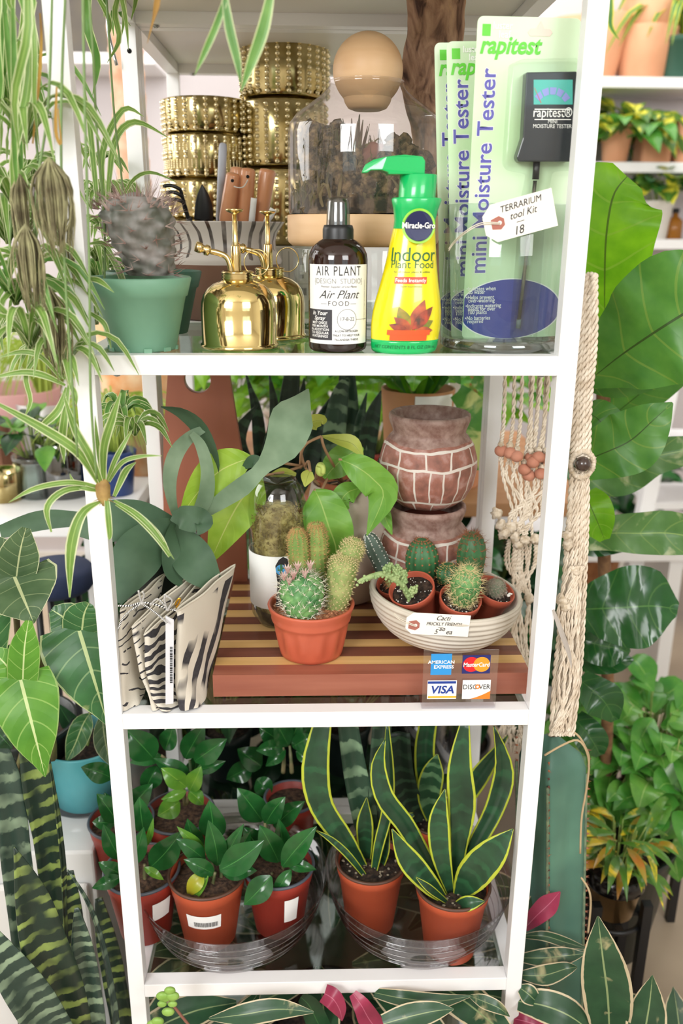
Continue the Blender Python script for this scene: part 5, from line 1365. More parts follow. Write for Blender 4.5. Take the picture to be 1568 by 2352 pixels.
for l in ([(785, 1110, .262), (760, 1090, .24), (735, 1130, .21), (722, 1125, .20)], [(790, 1110, .262), (775, 1085, .24), (745, 1030, .21), (738, 1002, .21)], [(690, 1075, .25), (692, 1040, .22), (705, 1018, .21), (738, 1002, .21)], [(775, 1110, .262), (735, 1115, .25), (700, 1072, .24), (690, 1025, .22), (696, 1000, .21)], [(690, 1070, .24), (640, 1062, .2), (580, 1052, .16)], [(695, 1070, .24), (650, 1085, .22), (600, 1092, .20)], [(790, 1112, .262), (810, 1090, .22), (790, 1060, .20), (778, 1055, .20)], [(800, 1112, .262), (830, 1100, .23), (862, 1100, .2), (862, 1150, .19)], [(700, 1072, .24), (708, 1060, .2), (712, 1082, .175)], [(725, 1100, .24), (728, 1075, .2), (732, 1090, .18)]):
    st.tube(smooth(px(l), 14), .0019, 7)
st.build('stems', STEMP, t)
mb = MB().ball(P(736, 1078, .178), .0075, 14, 10, (.9, .8, 1.25)); mb.tube(smooth([P(730, 1068, .176), P(741, 1072, .172), P(742, 1088, .172)], 6), .003, 7); mb.build('flower_bud', mat('pale_lime_bud', '#c6d672', .5, trans=.2), t)

# tall paddle board with hole behind
WR = mat('cherry_wood', '#ad6b54', .45, col2='#935340', ns=5, sc3=(2, 2, .5), amt=(.3, .7), coat=.1)
Yc = .325
cs = [(368, 1250), (566, 1250), (555, 1040), (548, 1000), (524, 846), (515, 836), (395, 836), (386, 846), (375, 1000)]
t = thing('paddle_board', 'tall tapering reddish wooden paddle board with a hole, standing behind the fern', 'wooden board', V((P(465, 1300, Yc).x, Yc, Z2)))
A = [P(u, v, Yc) for u, v in cs]; A[0].z = A[1].z = Z2+.0005
zt_ = min(Z1-.008, A[5].z)
for q in A: q.z = min(q.z, zt_)
outl = [(q.x, q.z) for q in A]
hc_ = P(452, 851, Yc); hr_ = .0185
# front face with hole: ring strip to outline
m = 48
def hit(a):
    d = (math.cos(a), math.sin(a)); best = 1e9
    for k in range(len(outl)):
        (x1, y1), (x2, y2) = outl[k], outl[(k+1) % len(outl)]
        ex, ey = x2-x1, y2-y1; den = d[0]*ey-d[1]*ex
        if abs(den) < 1e-12: continue
        tt = ((x1-hcx)*ey-(y1-hcz)*ex)/den; ss = ((x1-hcx)*d[1]-(y1-hcz)*d[0])/den
        if tt > 0 and -1e-6 <= ss <= 1+1e-6: best = min(best, tt)
    return (hcx+d[0]*best, hcz+d[1]*best)
hcx, hcz = hc_.x, zt_-hr_-.004
hcz = min(hcz, hc_.z+.004)
mb = MB(); angs = sorted(set([2*PI*k/m for k in range(m)]+[math.atan2(z_-hcz, x_-hcx) % (2*PI) for x_, z_ in outl])); n_ = len(angs)
for yy in (Yc, Yc+.016):
    for a in angs: mb.v.append(V((hcx+hr_*math.cos(a), yy, hcz+hr_*math.sin(a))))
    for a in angs: x_, z_ = hit(a); mb.v.append(V((x_, yy, z_)))
for k in range(n_):
    k2 = (k+1) % n_
    mb.face([k, k2, n_+k2, n_+k][::-1], None, False); o2 = 2*n_
    mb.face([o2+k, o2+k2, o2+n_+k2, o2+n_+k], None, False)
    mb.face([k, k2, o2+k2, o2+k], None, True); mb.face([n_+k, n_+k2, o2+n_+k2, o2+n_+k][::-1], None, False)
mb.build('board', WR, t, bevel=.0012)

# snake plants standing on the rear unit
SNDK = leafmat('dark_banded_blade', '#1b2f24', '#24392b', bands=('#3f5f45', 60), rough=.45, tr=.04)
SNPL = leafmat('pale_banded_blade', '#24402f', '#2f4d3a', bands=('#7f9c7c', 46, 0), rough=.45, tr=.05)
SNYE = leafmat('yellow_edged_blade', '#183322', '#2c5237', edge='#b9c43c', ew=.17, rough=.32, tr=.05, bands=('#2c5a3a', 50, -.6))
def snake(name, label, px_, Y, blades, rpot=.05, hpot=.1, base=None, potm=TERRA, z=None, group=None, n=16, rimm=None):
    c0 = V((P(px_[0], px_[1], Y).x, Y, z))
    t = thing(name, label, 'snake plant', c0, group)
    MB().lathe(potprof(rpot*.72, rpot, hpot, hpot*.16, .0018, .002), c0, 48).build('pot', potm, t)
    if rimm: MB().tube([c0+V(((rpot+.001)*math.cos(a), (rpot+.001)*math.sin(a), hpot)) for a in [2*PI*k/48 for k in range(48)]], .0022, 8, closed=True).build('pot_rim', rimm, t)
    mound(c0+V((0, 0, hpot-.008)), rpot*.93, .003, .004, px_[0]).build('soil', SOIL, t)
    g_ = MB(); gravel(g_, c0+V((0, 0, hpot-.006)), rpot*.85, 50, .0022, seed=int(px_[0])); g_.build('perlite', mat('dull_grit', '#8d8270', .9) if 'dull_grit' not in bpy.data.materials else bpy.data.materials['dull_grit'], t)
    for l, w, m, k in blades: leafpart(t, l, w, m, 'leaf', n=n, across=6, solid=.0012, **k)
    return t
F = dict(fold=.35)
snake('potted_snake_plant', 'dark banded snake plant with narrow pointed blades behind the fern, on the rear shelf', (640, 1200), .50, [
    ([(640, 1180, .50), (645, 1060, .50), (660, 950, .49), (672, 850, .49), (680, 790, .49)], [20, 44, 46, 34, 3], SNDK, F),
    ([(620, 1180, .50), (600, 1050, .49), (590, 950, .48), (574, 890, .48), (562, 850, .48)], [20, 32, 26, 10, 2], SNDK, F),
    ([(650, 1180, .51), (680, 1060, .51), (692, 940, .50), (698, 868, .50)], [20, 36, 26, 2], SNDK, F),
    ([(630, 1180, .48), (620, 1060, .47), (632, 960, .46), (618, 858, .46)], [20, 40, 28, 2], SNDK, F),
    ([(630, 1180, .49), (575, 1090, .47), (545, 1010, .46), (590, 930, .46)], [20, 40, 40, 3], SNDK, F),
    ([(660, 1180, .48), (712, 1060, .48), (740, 970, .48), (770, 900, .48)], [20, 44, 38, 3], SNDK, F)], .055, .10, z=Z2)
snake('potted_snake_plant', 'tall pale banded snake plant in the middle of the rear shelf', (800, 1200), .47, [
    ([(775, 1180, .47), (765, 1090, .47), (768, 990, .46), (780, 910, .46), (795, 870, .46)], [30, 50, 52, 40, 14], SNPL, F),
    ([(800, 1180, .48), (800, 1060, .48), (800, 940, .48), (796, 850, .48), (792, 780, .48)], [30, 50, 46, 34, 4], SNPL, F),
    ([(830, 1180, .47), (838, 1060, .46), (855, 960, .45), (875, 897, .45)], [24, 40, 36, 2], SNDK, F),
    ([(820, 1180, .46), (828, 1080, .46), (826, 980, .46), (842, 902, .46)], [24, 34, 26, 2], SNPL, F),
    ([(840, 1200, .45), (880, 1080, .45), (920, 1000, .45), (950, 960, .46)], [24, 40, 36, 3], SNDK, F),
    ([(760, 1180, .49), (735, 1080, .49), (725, 1000, .49), (745, 930, .5)], [24, 40, 36, 3], SNDK, F)], .055, .10, z=Z2)

# ================================================================ BOTTOM SHELF
ZZM = leafmat('glossy_dark_leaf', '#194a22', '#296630', rib='#4a8a45', rw=.025, rough=.16, tr=.10, under='#3f7a3c')
ZZB = leafmat('glossy_bright_leaf', '#3c7d2c', '#79a83a', rib='#8fb54a', rw=.03, rough=.2, tr=.2)
YELL = leafmat('yellowing_leaf', '#b8a02a', '#8fae35', rough=.3, tr=.2)
GREYR = mat('blue_grey_rim', '#4d535e', .35); BROWNR = mat('brown_rim', '#54382c', .45)
def saucer(x, y, label):
    o = V((x, y, Z3)); t = thing('clear_saucer', label, 'plant saucer', o, 'clear plastic saucers on the lowest shelf')
    MB().lathe([(0, .0005), (.098, .0005), (.105, .003), (.118, .03), (.129, .072), (.1315, .074), (.129, .0745), (.117, .031), (.104, .005), (0, .002)], o, 96).build('saucer_body', CLEARP, t)
    mb = MB()
    for r_, h_ in ((.1083, .011), (.1138, .0225), (.1182, .034), (.1217, .046), (.1257, .059)):
        mb.tube([o+V(((r_+.0008)*math.cos(a), (r_+.0008)*math.sin(a), h_)) for a in [2*PI*k/80 for k in range(80)]], .0006, 5, closed=True)
    mb.build('ridges', glass('ridge_plastic', '#e6e6e8', .2, .05, .4) if 'ridge_plastic' not in bpy.data.materials else bpy.data.materials['ridge_plastic'], t)
XT1, XT2, YT = -.128, .13, .118
saucer(XT1, YT, 'wide clear ridged plastic saucer at left holding the small glossy-leaved plants')
saucer(XT2, YT, 'wide clear ridged plastic saucer at right holding the yellow-edged snake plants')
ZT3 = Z3+.0028
def nursery(par, c0, r, h, m, rimm):
    MB().lathe(potprof(r*.7, r, h, h*.22, .0012, .002), c0, 48).build('pot', m, par)
    MB().tube([c0+V(((r+.0005)*math.cos(a), (r+.0005)*math.sin(a), h-.001)) for a in [2*PI*k/56 for k in range(56)]], .0022, 8, closed=True).build('pot_rim', rimm, par)
    mound(c0+V((0, 0, h-.012)), r*.93, .003, .003, c0.x*100).build('soil', mat('peaty_soil', '#2b1c14', .95, col2='#5d4534', ns=170, amt=(.38, .66), bs=220, bstr=1, bdist=.002) if 'peaty_soil' not in bpy.data.materials else bpy.data.materials['peaty_soil'], par)
def zzplant(label, u, v, Y, r, h, m, rimm, leaves, stems, z=ZT3, sticker=None):
    c0 = V((P(u, v, Y).x, Y, z))
    t = thing('potted_glossy_plant', label, 'potted plant', c0, 'young glossy-leaved plants in small pots')
    nursery(t, c0, r, h, m, rimm)
    for q in leaves:
        (bu, bv, tu, tv, w_), dy, m_ = q[0], q[1], (q[2] if len(q) > 2 else ZZM)
        du, dv = tu-bu, tv-bv; k = (hash((bu, tv)) % 7-3)*.012
        leafpart(t, [(bu, bv, Y+dy), (bu+du*.3-dv*k, bv+dv*.3+du*k, Y+dy-.008), (bu+du*.65-dv*k, bv+dv*.65+du*k, Y+dy-.012), (tu, tv, Y+dy-.008)], [w_*.12, w_*.8, w_*1., w_*.62, w_*.02], m_, 'leaf', n=12, across=6, fold=.28, twist=((hash((bv, tu)) % 5)-2)*.12)
    mb = MB()
    for l in stems: mb.tube(smooth([P(*q) for q in l], 10), [.0032]*4+[.0026]*4+[.002]*3, 8)
    mb.build('stems', mat('zz_stem', '#3f5a33', .5, col2='#8a7a58', ns=40) if 'zz_stem' not in bpy.data.materials else bpy.data.materials['zz_stem'], t)
    if sticker:
        a0, w_, z0_, z1_, bars = sticker
        rr = lambda y: r*.7+(r-r*.7)*(y/h)+.0008
        fn = lambda x, y, d=0: c0+V(((rr(y)+d)*math.cos(a0+x/r), (rr(y)+d)*math.sin(a0+x/r), y))
        mb = MB(); grid_fn(mb, -w_/2, w_/2, z0_, z1_, fn, 12, 2); mb.build('price_sticker', LABELW, t, 'white barcode sticker')
        if bars:
            mb = MB(); rd = random.Random(4); x = -w_*.28
            while x < w_*.4:
                b_ = rd.uniform(.0004, .0012); grid_fn(mb, x, x+b_, z0_+.004, z0_+.012, lambda x, y: fn(x, y, .0003), 1, 1); x += b_+rd.uniform(.0005, .001)
            mb.build('barcode', INK, t)
    return t
Y1 = .082
hz = .104
zzplant('young glossy-leaved plant in an orange pot with barcode sticker, front middle of left saucer', 478, 2050, Y1, .0505, hz, TERRA, BROWNR, [
    ((505, 1998, 606, 1930, 66), -.03), ((470, 1975, 404, 1927, 40), 0), ((500, 1988, 478, 1884, 50), 0), ((508, 1985, 560, 1892, 34), .0), ((492, 2008, 422, 1974, 38), -.01), ((508, 2003, 570, 1972, 30), -.01),
    ((470, 1950, 406, 1898, 24), .01, ZZB), ((478, 2012, 433, 2082, 20), -.02, ZZB), ((466, 2006, 432, 2060, 36), -.02, YELL), ((490, 1930, 480, 1838, 62), .03), ((520, 1990, 575, 1910, 46), .02), ((460, 1960, 430, 1880, 44), .03), ((510, 2005, 590, 2000, 40), .0)],
    [[(470, 2085, Y1-.012), (483, 2050, Y1-.012), (494, 2003, Y1-.012)], [(505, 2040, Y1), (508, 2010, Y1), (505, 1985, Y1)], [(490, 2040, Y1), (488, 1990, Y1), (490, 1930, Y1+.03)]], sticker=(-PI/2-.03, .052, hz*.46, hz*.68, True))
YA = .095
zzplant('young glossy-leaved plant in a red pot behind the left white post', 330, 2050, YA, .0495, .1, TERRAR, GREYR, [
    ((278, 2015, 211, 2040, 32), -.03), ((282, 2008, 226, 1980, 36), -.02), ((345, 1992, 417, 1908, 64), 0), ((278, 1975, 237, 1893, 42), .0), ((332, 1992, 376, 2021, 20), -.03, ZZB), ((262, 1893, 212, 1888, 36), .02), ((268, 1888, 222, 1823, 48), .02),
    ((335, 1945, 352, 1878, 15), .01, ZZB), ((330, 1912, 320, 1830, 52), .03), ((350, 1990, 390, 1960, 40), .02), ((300, 1990, 330, 1900, 44), 0)],
    [[(330, 2065, YA-.01), (332, 2020, YA-.01), (332, 1985, YA-.01)], [(350, 2050, YA), (345, 2020, YA), (345, 1990, YA)], [(300, 2050, YA-.01), (290, 2010, YA-.02), (282, 1960, YA), (265, 1890, YA+.02)]], sticker=(-PI/2+.75, .03, .045, .075, False))
YC = .10
zzplant('young glossy-leaved plant in a red pot at the right of the left saucer', 640, 2045, YC, .0475, .1, TERRAR, GREYR, [
    ((648, 1990, 727, 1898, 54), -.03), ((610, 1892, 655, 1830, 48), .03), ((602, 1886, 545, 1810, 62), .05), ((660, 1985, 726, 1997, 28), -.02), ((622, 2012, 560, 2078, 56), -.045), ((668, 1998, 628, 2064, 32), -.03), ((640, 1980, 596, 1895, 60), .0), ((650, 1985, 640, 1880, 44), .02), ((600, 1950, 560, 1900, 50), .03), ((630, 1900, 700, 1840, 46), .05)],
    [[(625, 2062, YC-.01), (626, 2030, YC-.01), (624, 2005, YC-.01)], [(645, 2050, YC), (648, 2020, YC), (650, 1985, YC)], [(620, 2040, YC+.01), (615, 1960, YC+.02), (608, 1890, YC+.03)]], sticker=(-PI/2+.45, .022, .035, .075, False))
YD_ = .215
zzplant('young glossy-leaved plant with yellowing lower leaves in the pot behind the front row', 412, 1860, YD_, .0505, .1, TERRAR, GREYR, [
    ((352, 1742, 290, 1676, 70), -.02), ((378, 1722, 398, 1664, 44), 0), ((425, 1742, 470, 1664, 54), 0), ((447, 1748, 521, 1697, 54), -.02), ((372, 1738, 298, 1752, 34), -.01), ((440, 1785, 352, 1742, 44), -.02), ((428, 1808, 370, 1764, 46), -.03, ZZB), ((435, 1816, 462, 1760, 42), -.03, ZZB), ((427, 1816, 370, 1836, 26), -.03, ZZB), ((436, 1818, 467, 1848, 34), -.03, ZZB), ((412, 1842, 362, 1874, 48), -.035, ZZB), ((450, 1768, 518, 1748, 30), -.01), ((440, 1790, 452, 1730, 50), .02), ((360, 1760, 330, 1820, 50), 0)],
    [[(425, 1850, YD_-.02), (418, 1800, YD_-.01), (400, 1760, YD_-.01), (370, 1735, YD_-.01)], [(430, 1845, YD_-.02), (440, 1800, YD_-.02), (435, 1745, YD_)]], z=ZT3)
YE = .255
zzplant('young glossy-leaved plant in the pot at the back near the snake plants', 668, 1790, YE, .040, .095, TERRAR, GREYR, [
    ((662, 1712, 632, 1655, 52), 0), ((650, 1716, 588, 1724, 38), 0), ((672, 1716, 720, 1690, 40), 0), ((668, 1710, 690, 1655, 50), .01), ((655, 1722, 610, 1760, 30), 0), ((680, 1725, 715, 1755, 26), 0), ((640, 1700, 595, 1670, 44), .02), ((600, 1760, 545, 1720, 56), .03), ((590, 1790, 620, 1830, 44), .03), ((580, 1760, 520, 1790, 50), .03)],
    [[(670, 1775, YE-.01), (668, 1745, YE-.01), (665, 1712, YE)], [(650, 1775, YE), (652, 1740, YE), (650, 1716, YE)]])
YF = .20
zzplant('young glossy-leaved plant at the far left of the saucer, its pot mostly hidden', 285, 1960, YF, .046, .1, TERRAR, GREYR, [((258, 1788, 186, 1762, 48), -.04), ((262, 1880, 240, 1820, 44), -.02), ((300, 1880, 280, 1800, 46), 0), ((300, 1860, 350, 1800, 52), 0)],
    [[(262, 1905, YF), (262, 1850, YF), (258, 1788, YF-.03)]])
# snake plants with yellow edges
SA, SB = .10, .052
snake('potted_snake_plant', 'yellow-edged snake plant in an orange pot at the left of the right saucer', (850, 2050), SA, [
    ([(848, 2018, SA), (792, 1930, SA-.01), (738, 1850, SA-.01), (724, 1760, SA-.005), (742, 1650, SA+.01)], [18, 44, 56, 64, 40], SNYE, dict(fold=.3, twist=(.2, -.1))),
    ([(840, 2000, SA+.01), (838, 1930, SA+.01), (838, 1880, SA+.01), (842, 1832, SA+.01)], [16, 36, 36, 2], SNYE, F),
    ([(858, 2010, SA-.01), (872, 1940, SA-.01), (892, 1860, SA), (895, 1770, SA+.01), (890, 1660, SA+.02)], [14, 26, 30, 30, 8], SNYE, dict(fold=.4, twist=(.4, .6))),
    ([(840, 2015, SA-.02), (800, 1965, SA-.03), (762, 1930, SA-.03), (726, 1908, SA-.03)], [10, 16, 14, 2], SNYE, dict(fold=.4)),
    ([(850, 1990, SA+.02), (838, 1880, SA+.03), (815, 1770, SA+.04), (795, 1640, SA+.05)], [20, 56, 54, 44], SNPL, F),
    ([(858, 1990, SA+.02), (868, 1880, SA+.03), (872, 1770, SA+.04), (878, 1640, SA+.05)], [20, 46, 50, 40], SNDK, F),
    ([(870, 2000, SA), (880, 1950, SA), (892, 1900, SA+.01)], [14, 30, 4], SNYE, F)], .046, .104, z=ZT3, rimm=BROWNR)
snake('potted_snake_plant', 'yellow-edged snake plant in an orange pot at the right front of the right saucer', (1035, 2110), SB, [
    ([(1046, 2058, SB), (1052, 1950, SB), (1060, 1850, SB), (1056, 1760, SB), (1068, 1655, SB+.01)], [18, 38, 64, 56, 20], SNYE, dict(fold=.25)),
    ([(1034, 2050, SB-.01), (1012, 1960, SB-.015), (1008, 1880, SB-.01), (1022, 1812, SB-.005)], [18, 46, 46, 3], SNYE, dict(fold=.3)),
    ([(1028, 2055, SB), (990, 2000, SB), (935, 1900, SB+.01), (884, 1830, SB+.01), (870, 1760, SB+.02), (884, 1700, SB+.02)], [16, 34, 44, 46, 36, 4], SNYE, dict(fold=.3, twist=(0, .3))),
    ([(1052, 2060, SB), (1085, 1960, SB), (1135, 1860, SB+.01), (1156, 1770, SB+.02), (1134, 1668, SB+.02)], [16, 36, 44, 46, 4], SNYE, dict(fold=.4, twist=(.5, -.3))),
    ([(1046, 2068, SB-.01), (1085, 2010, SB-.03), (1135, 1955, SB-.04), (1178, 1904, SB-.04)], [14, 72, 66, 3], SNYE, dict(fold=.25)),
    ([(1026, 2072, SB-.01), (985, 2030, SB-.03), (935, 1970, SB-.03), (900, 1904, SB-.03)], [12, 44, 52, 3], SNYE, dict(fold=.3)),
    ([(1030, 2075, SB-.02), (985, 2040, SB-.05), (955, 2015, SB-.05)], [8, 18, 2], SNYE, F),
    ([(1040, 2085, SB-.02), (1075, 2075, SB-.04), (1112, 2070, SB-.04)], [12, 34, 3], SNYE, F)], .0475, .104, z=ZT3, rimm=BROWNR)
SC_ = .19
snake('potted_snake_plant', 'yellow-edged snake plant at the back of the right saucer with broad banded blades', (1000, 1960), SC_, [
    ([(1000, 1900, SC_), (985, 1830, SC_), (995, 1770, SC_), (1004, 1732, SC_)], [24, 52, 50, 3], leafmat('mid_banded_blade', '#22462d', '#2f5a3a', edge='#b9c43c', ew=.12, bands=('#6f9a6c', 40, 0), rough=.4, tr=.05), F),
    ([(1005, 1900, SC_), (1060, 1840, SC_), (1110, 1770, SC_), (1165, 1690, SC_)], [20, 40, 42, 4], SNYE, F),
    ([(990, 1900, SC_), (945, 1850, SC_), (920, 1780, SC_), (915, 1680, SC_)], [24, 54, 60, 50], SNDK, F),
    ([(1000, 1900, SC_+.01), (980, 1800, SC_+.01), (975, 1720, SC_+.01), (985, 1650, SC_+.01)], [20, 44, 46, 40], SNYE, F),
    ([(960, 1920, SC_-.02), (945, 1900, SC_-.03), (935, 1880, SC_-.03), (950, 1870, SC_-.03)], [10, 18, 20, 8], SNYE, F)], .042, .104, z=ZT3, rimm=BROWNR)
# rear unit: big clear vase with bark chips
o = V((.185, .50, Z3))
t = thing('glass_vase', 'tall clear glass vase topped with bark chips on the rear shelf behind the snake plants', 'vase', o)
MB().lathe([(0, 0), (.062, 0), (.066, .003), (.066, .26), (.064, .26), (.064, .008), (0, .008)], o, 56).build('vase_body', glass('greyish_glass', '#b7b7b9', .16, .03, .5), t)
mb = MB(); gravel(mb, o+V((0, 0, .235)), .057, 120, .008, seed=4); mb.build('bark_chips', mat('bark_chips', '#9a7a5f', .9, col2='#6e5442', ns=50), t)
# more young plants on the rear unit keep the back of the shelf leafy
rd = random.Random(21)
def bushy(name, label, c0, r, h, potm, n, spread, height, ll, lw, mats, cat='potted plant', group=None, droop=.0, rimm=None, potp=None, seed=0, fold=.25, curl=.35, kind=None, nleaf=9):
    rd = random.Random(seed); t = thing(name, label, cat, c0, group)
    if r:
        MB().lathe(potp or potprof(r*.74, r, h, h*.18, .0015, .003), c0, 40).build('pot', potm, t)
        mound(c0+V((0, 0, h-.01)), r*.92, .003, .003, seed).build('soil', SOIL, t)
    mbs = [MB() for _ in mats]; st = MB()
    for k in range(n):
        a = rd.random()*2*PI; q = spread*math.sqrt(rd.random()); hh = height*rd.uniform(.35, 1)
        b = c0+V((math.cos(a)*r*.4, math.sin(a)*r*.4, h*.95)); e = c0+V((math.cos(a)*q, math.sin(a)*q, h+hh*(1-droop*q/spread)))
        mid = b.lerp(e, .5)+V((0, 0, hh*.15)); st.tube(smooth([b, mid, e], 5), .0012 if r < .2 else .002, 5)
        a2 = a+rd.uniform(-1, 1); d = V((math.cos(a2), math.sin(a2), rd.uniform(-.5, .7))).normalized(); L = ll*rd.uniform(.7, 1.2); W = lw*rd.uniform(.8, 1.2)
        nn = V((math.cos(a2)*-.2, math.sin(a2)*-.2-.5, 1))
        rd.choice(mbs).leaf([e, e+d*L*.35+V((0, 0, L*.05)), e+d*L*.7, e+d*L-V((0, 0, L*curl*.5))], [W*.15, W, W*.8, 0], nrm=nn, fold=fold, n=nleaf, across=4)
    for m_, x in zip(mats, mbs):
        if x.v: x.build('foliage', m_, t)
    st.build('stems', STEMG, t)
    return t
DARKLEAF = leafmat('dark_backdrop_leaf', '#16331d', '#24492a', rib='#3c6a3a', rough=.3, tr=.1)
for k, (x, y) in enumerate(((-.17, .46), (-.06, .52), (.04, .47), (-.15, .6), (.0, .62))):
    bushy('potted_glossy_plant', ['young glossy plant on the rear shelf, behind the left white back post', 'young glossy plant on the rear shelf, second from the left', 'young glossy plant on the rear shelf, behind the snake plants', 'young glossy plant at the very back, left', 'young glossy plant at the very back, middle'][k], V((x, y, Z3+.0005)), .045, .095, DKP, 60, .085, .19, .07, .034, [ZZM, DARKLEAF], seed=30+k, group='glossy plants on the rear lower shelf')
# ================================================================ LEFT OF THE UNIT
SPI = leafmat('striped_spider_blade', '#64893a', '#82a650', edge='#d3dbae', ew=.25, rib='#9dba66', rw=.08, rough=.45, tr=.3)
SPG2 = leafmat('green_spider_blade', '#4f8236', '#79a651', edge='#cdd9a0', ew=.2, rough=.4, tr=.25)
SPY2 = leafmat('dry_spider_blade', '#c49a3c', '#8f6a34', rough=.7, tr=.2)
ROOT = mat('dry_roots', '#6a6148', .95, col2='#a3a077', ns=60)
def rosette(mb, c_, n, L, W, seed, up=.6, fr=None):
    rd = random.Random(seed)
    for k in range(n):
        a = 2*PI*k/n+rd.uniform(-.3, .3); l = L*rd.uniform(.6, 1.1); e = rd.uniform(.0, up)
        d = V((math.cos(a), math.sin(a)*.8, 0))
        p1 = c_+d*l*.3+V((0, 0, l*(.25+e*.5))); p2 = c_+d*l*.65+V((0, 0, l*(.15+e*.6))); p3 = c_+d*l*.9+V((0, 0, l*(-.25+e*.5)))
        mb.leaf([c_, p1, p2, p3], [W*.7, W, W*.8, W*.05], nrm=V((d.x*-.3, -.5+d.y*-.3, .9)), fold=.35, n=9, across=4)
t = thing('hanging_spider_plant', 'large hanging variegated spider plant trailing many plantlets at the left edge', 'hanging plant', P(90, -60, .02))
rd = random.Random(11)
m1, m2, m3 = MB(), MB(), MB(); run = MB()
# long blades falling from the mother plant above the frame
for k in range(74):
    u0 = rd.uniform(-40, 300); Y = rd.uniform(-.10, .10) if u0 < 190 else rd.uniform(.12, .3); l = rd.uniform(180, 520)
    if 85 < u0 < 200 and rd.random() < .85: continue
    u1 = u0+rd.uniform(-60, 60); w_ = rd.uniform(12, 24); v0 = rd.uniform(-160, 40)
    if 95 < u1 < 205 and rd.random() < .8: continue
    if u0 > 215: u1 = min(u1, 300); l *= .45; v0 -= 40
    pxleaf(rd.choice((m1, m2)), [(u0, v0, Y), ((u0*2+u1)/3+rd.uniform(-14, 14), v0+l*.35, Y-.01), ((u0+2*u1)/3+rd.uniform(-18, 18), v0+l*.7, Y), (u1, v0+l, Y+.01)], [w_*.6, w_, w_*.8, 1], fold=.35, twist=(rd.uniform(-.8, .8), rd.uniform(-.8, .8)), n=10)
for l, w, m_ in (([(530, -40, -.12), (500, 50, -.12), (470, 120, -.12), (447, 172, -.12)], [8, 16, 14, 1], m2), ([(512, -40, -.12), (526, 60, -.12), (545, 140, -.12), (553, 196, -.12)], [10, 22, 18, 1], m2), ([(628, -50, -.13), (606, 60, -.13), (575, 150, -.13), (552, 212, -.13)], [12, 28, 22, 1], m2),
                 ([(366, -40, -.08), (360, 10, -.08), (352, 45, -.08), (338, 100, -.08)], [6, 14, 6, 1], m3), ([(92, 30, -.05), (95, 90, -.05), (90, 180, -.05), (75, 330, -.05)], [4, 6, 7, 4], m3), ([(130, 200, -.08), (128, 300, -.08), (140, 330, -.08), (133, 250, -.08)], [4, 8, 5, 2], m3)):
    pxleaf(m_, l, w, fold=.3)
for l, w in (([(240, 470, .2), (235, 350, .2), (282, 252, .2), (330, 268, .2)], [8, 16, 14, 1]), ([(246, 480, .2), (262, 330, .2), (310, 280, .2), (386, 316, .2)], [8, 16, 14, 1]), ([(225, 480, .19), (215, 380, .19), (205, 280, .19), (190, 180, .19)], [8, 14, 12, 1]), ([(262, 500, .18), (300, 420, .18), (345, 396, .17), (405, 418, .16)], [5, 9, 8, 1]), ([(232, 560, .12), (262, 600, .1), (285, 655, .06), (294, 720, .03)], [8, 14, 14, 2]), ([(200, 640, .0), (228, 645, -.02), (262, 672, -.03)], [6, 14, 1]), ([(205, 718, .0), (240, 745, -.01), (255, 800, -.01)], [8, 13, 2]),
             ([(205, 560, .05), (240, 560, .04), (268, 600, .04)], [5, 10, 1])):
    pxleaf(m1, l, w, fold=.3)
# runners
for l in ([(205, 0, -.02), (215, 150, -.02), (222, 300, 0), (240, 520, .04), (238, 700, .05)], [(190, -20, -.09), (196, 300, -.09), (205, 600, -.09), (208, 900, -.09), (222, 1100, -.08)], [(120, -20, -.05), (110, 250, -.06), (80, 500, -.07), (105, 800, -.07)], [(60, -20, .0), (70, 200, 0), (90, 420, .0), (75, 640, 0)], [(150, -20, -.06), (140, 300, -.07), (150, 640, -.08), (178, 1050, -.09)], [(245, 0, .15), (262, 260, .15), (280, 420, .16), (278, 520, .16)], [(20, 0, 0), (35, 300, 0), (20, 600, 0)]):
    run.tube(smooth(px(l), 20), .0012, 6)
m1.build('foliage', SPI, t); m2.build('foliage', SPG2, t); m3.build('dry_foliage', SPY2, t, 'yellowed dry blades')
run.build('runners', mat('olive_runner', '#6f8a52', .6), t)
pl = [(60, 330, -.02, 16, .10), (30, 470, .0, 16, .11), (70, 640, .0, 18, .07), (38, 700, -.03, 16, .11), (90, 720, -.01, 16, .065), (70, 800, -.05, 14, .08), (222, 600, .26, 16, .06), (236, 470, .3, 18, .055), (240, 540, .3, 18, .05), (228, 650, .26, 16, .06), (222, 745, .26, 16, .06), (20, 560, .05, 16, .10), (70, 420, .08, 16, .06), (50, 560, .1, 16, .08), (236, 700, .28, 18, .05), (20, 250, .05, 12, .1), (262, 452, .32, 12, .045), (228, 380, .3, 14, .05), (-10, 800, .02, 14, .09), (150, 850, -.03, 14, .075), (310, 1000, .12, 12, .055), (280, 960, .16, 12, .06)]
for k, (u, v, Y, n_, L) in enumerate(pl):
    mb = MB(); rosette(mb, P(u, v, Y), n_, L, .0085, 100+k, .5); mb.build('plantlet', (SPI, SPG2)[k % 2 and k % 3 == 0], t)
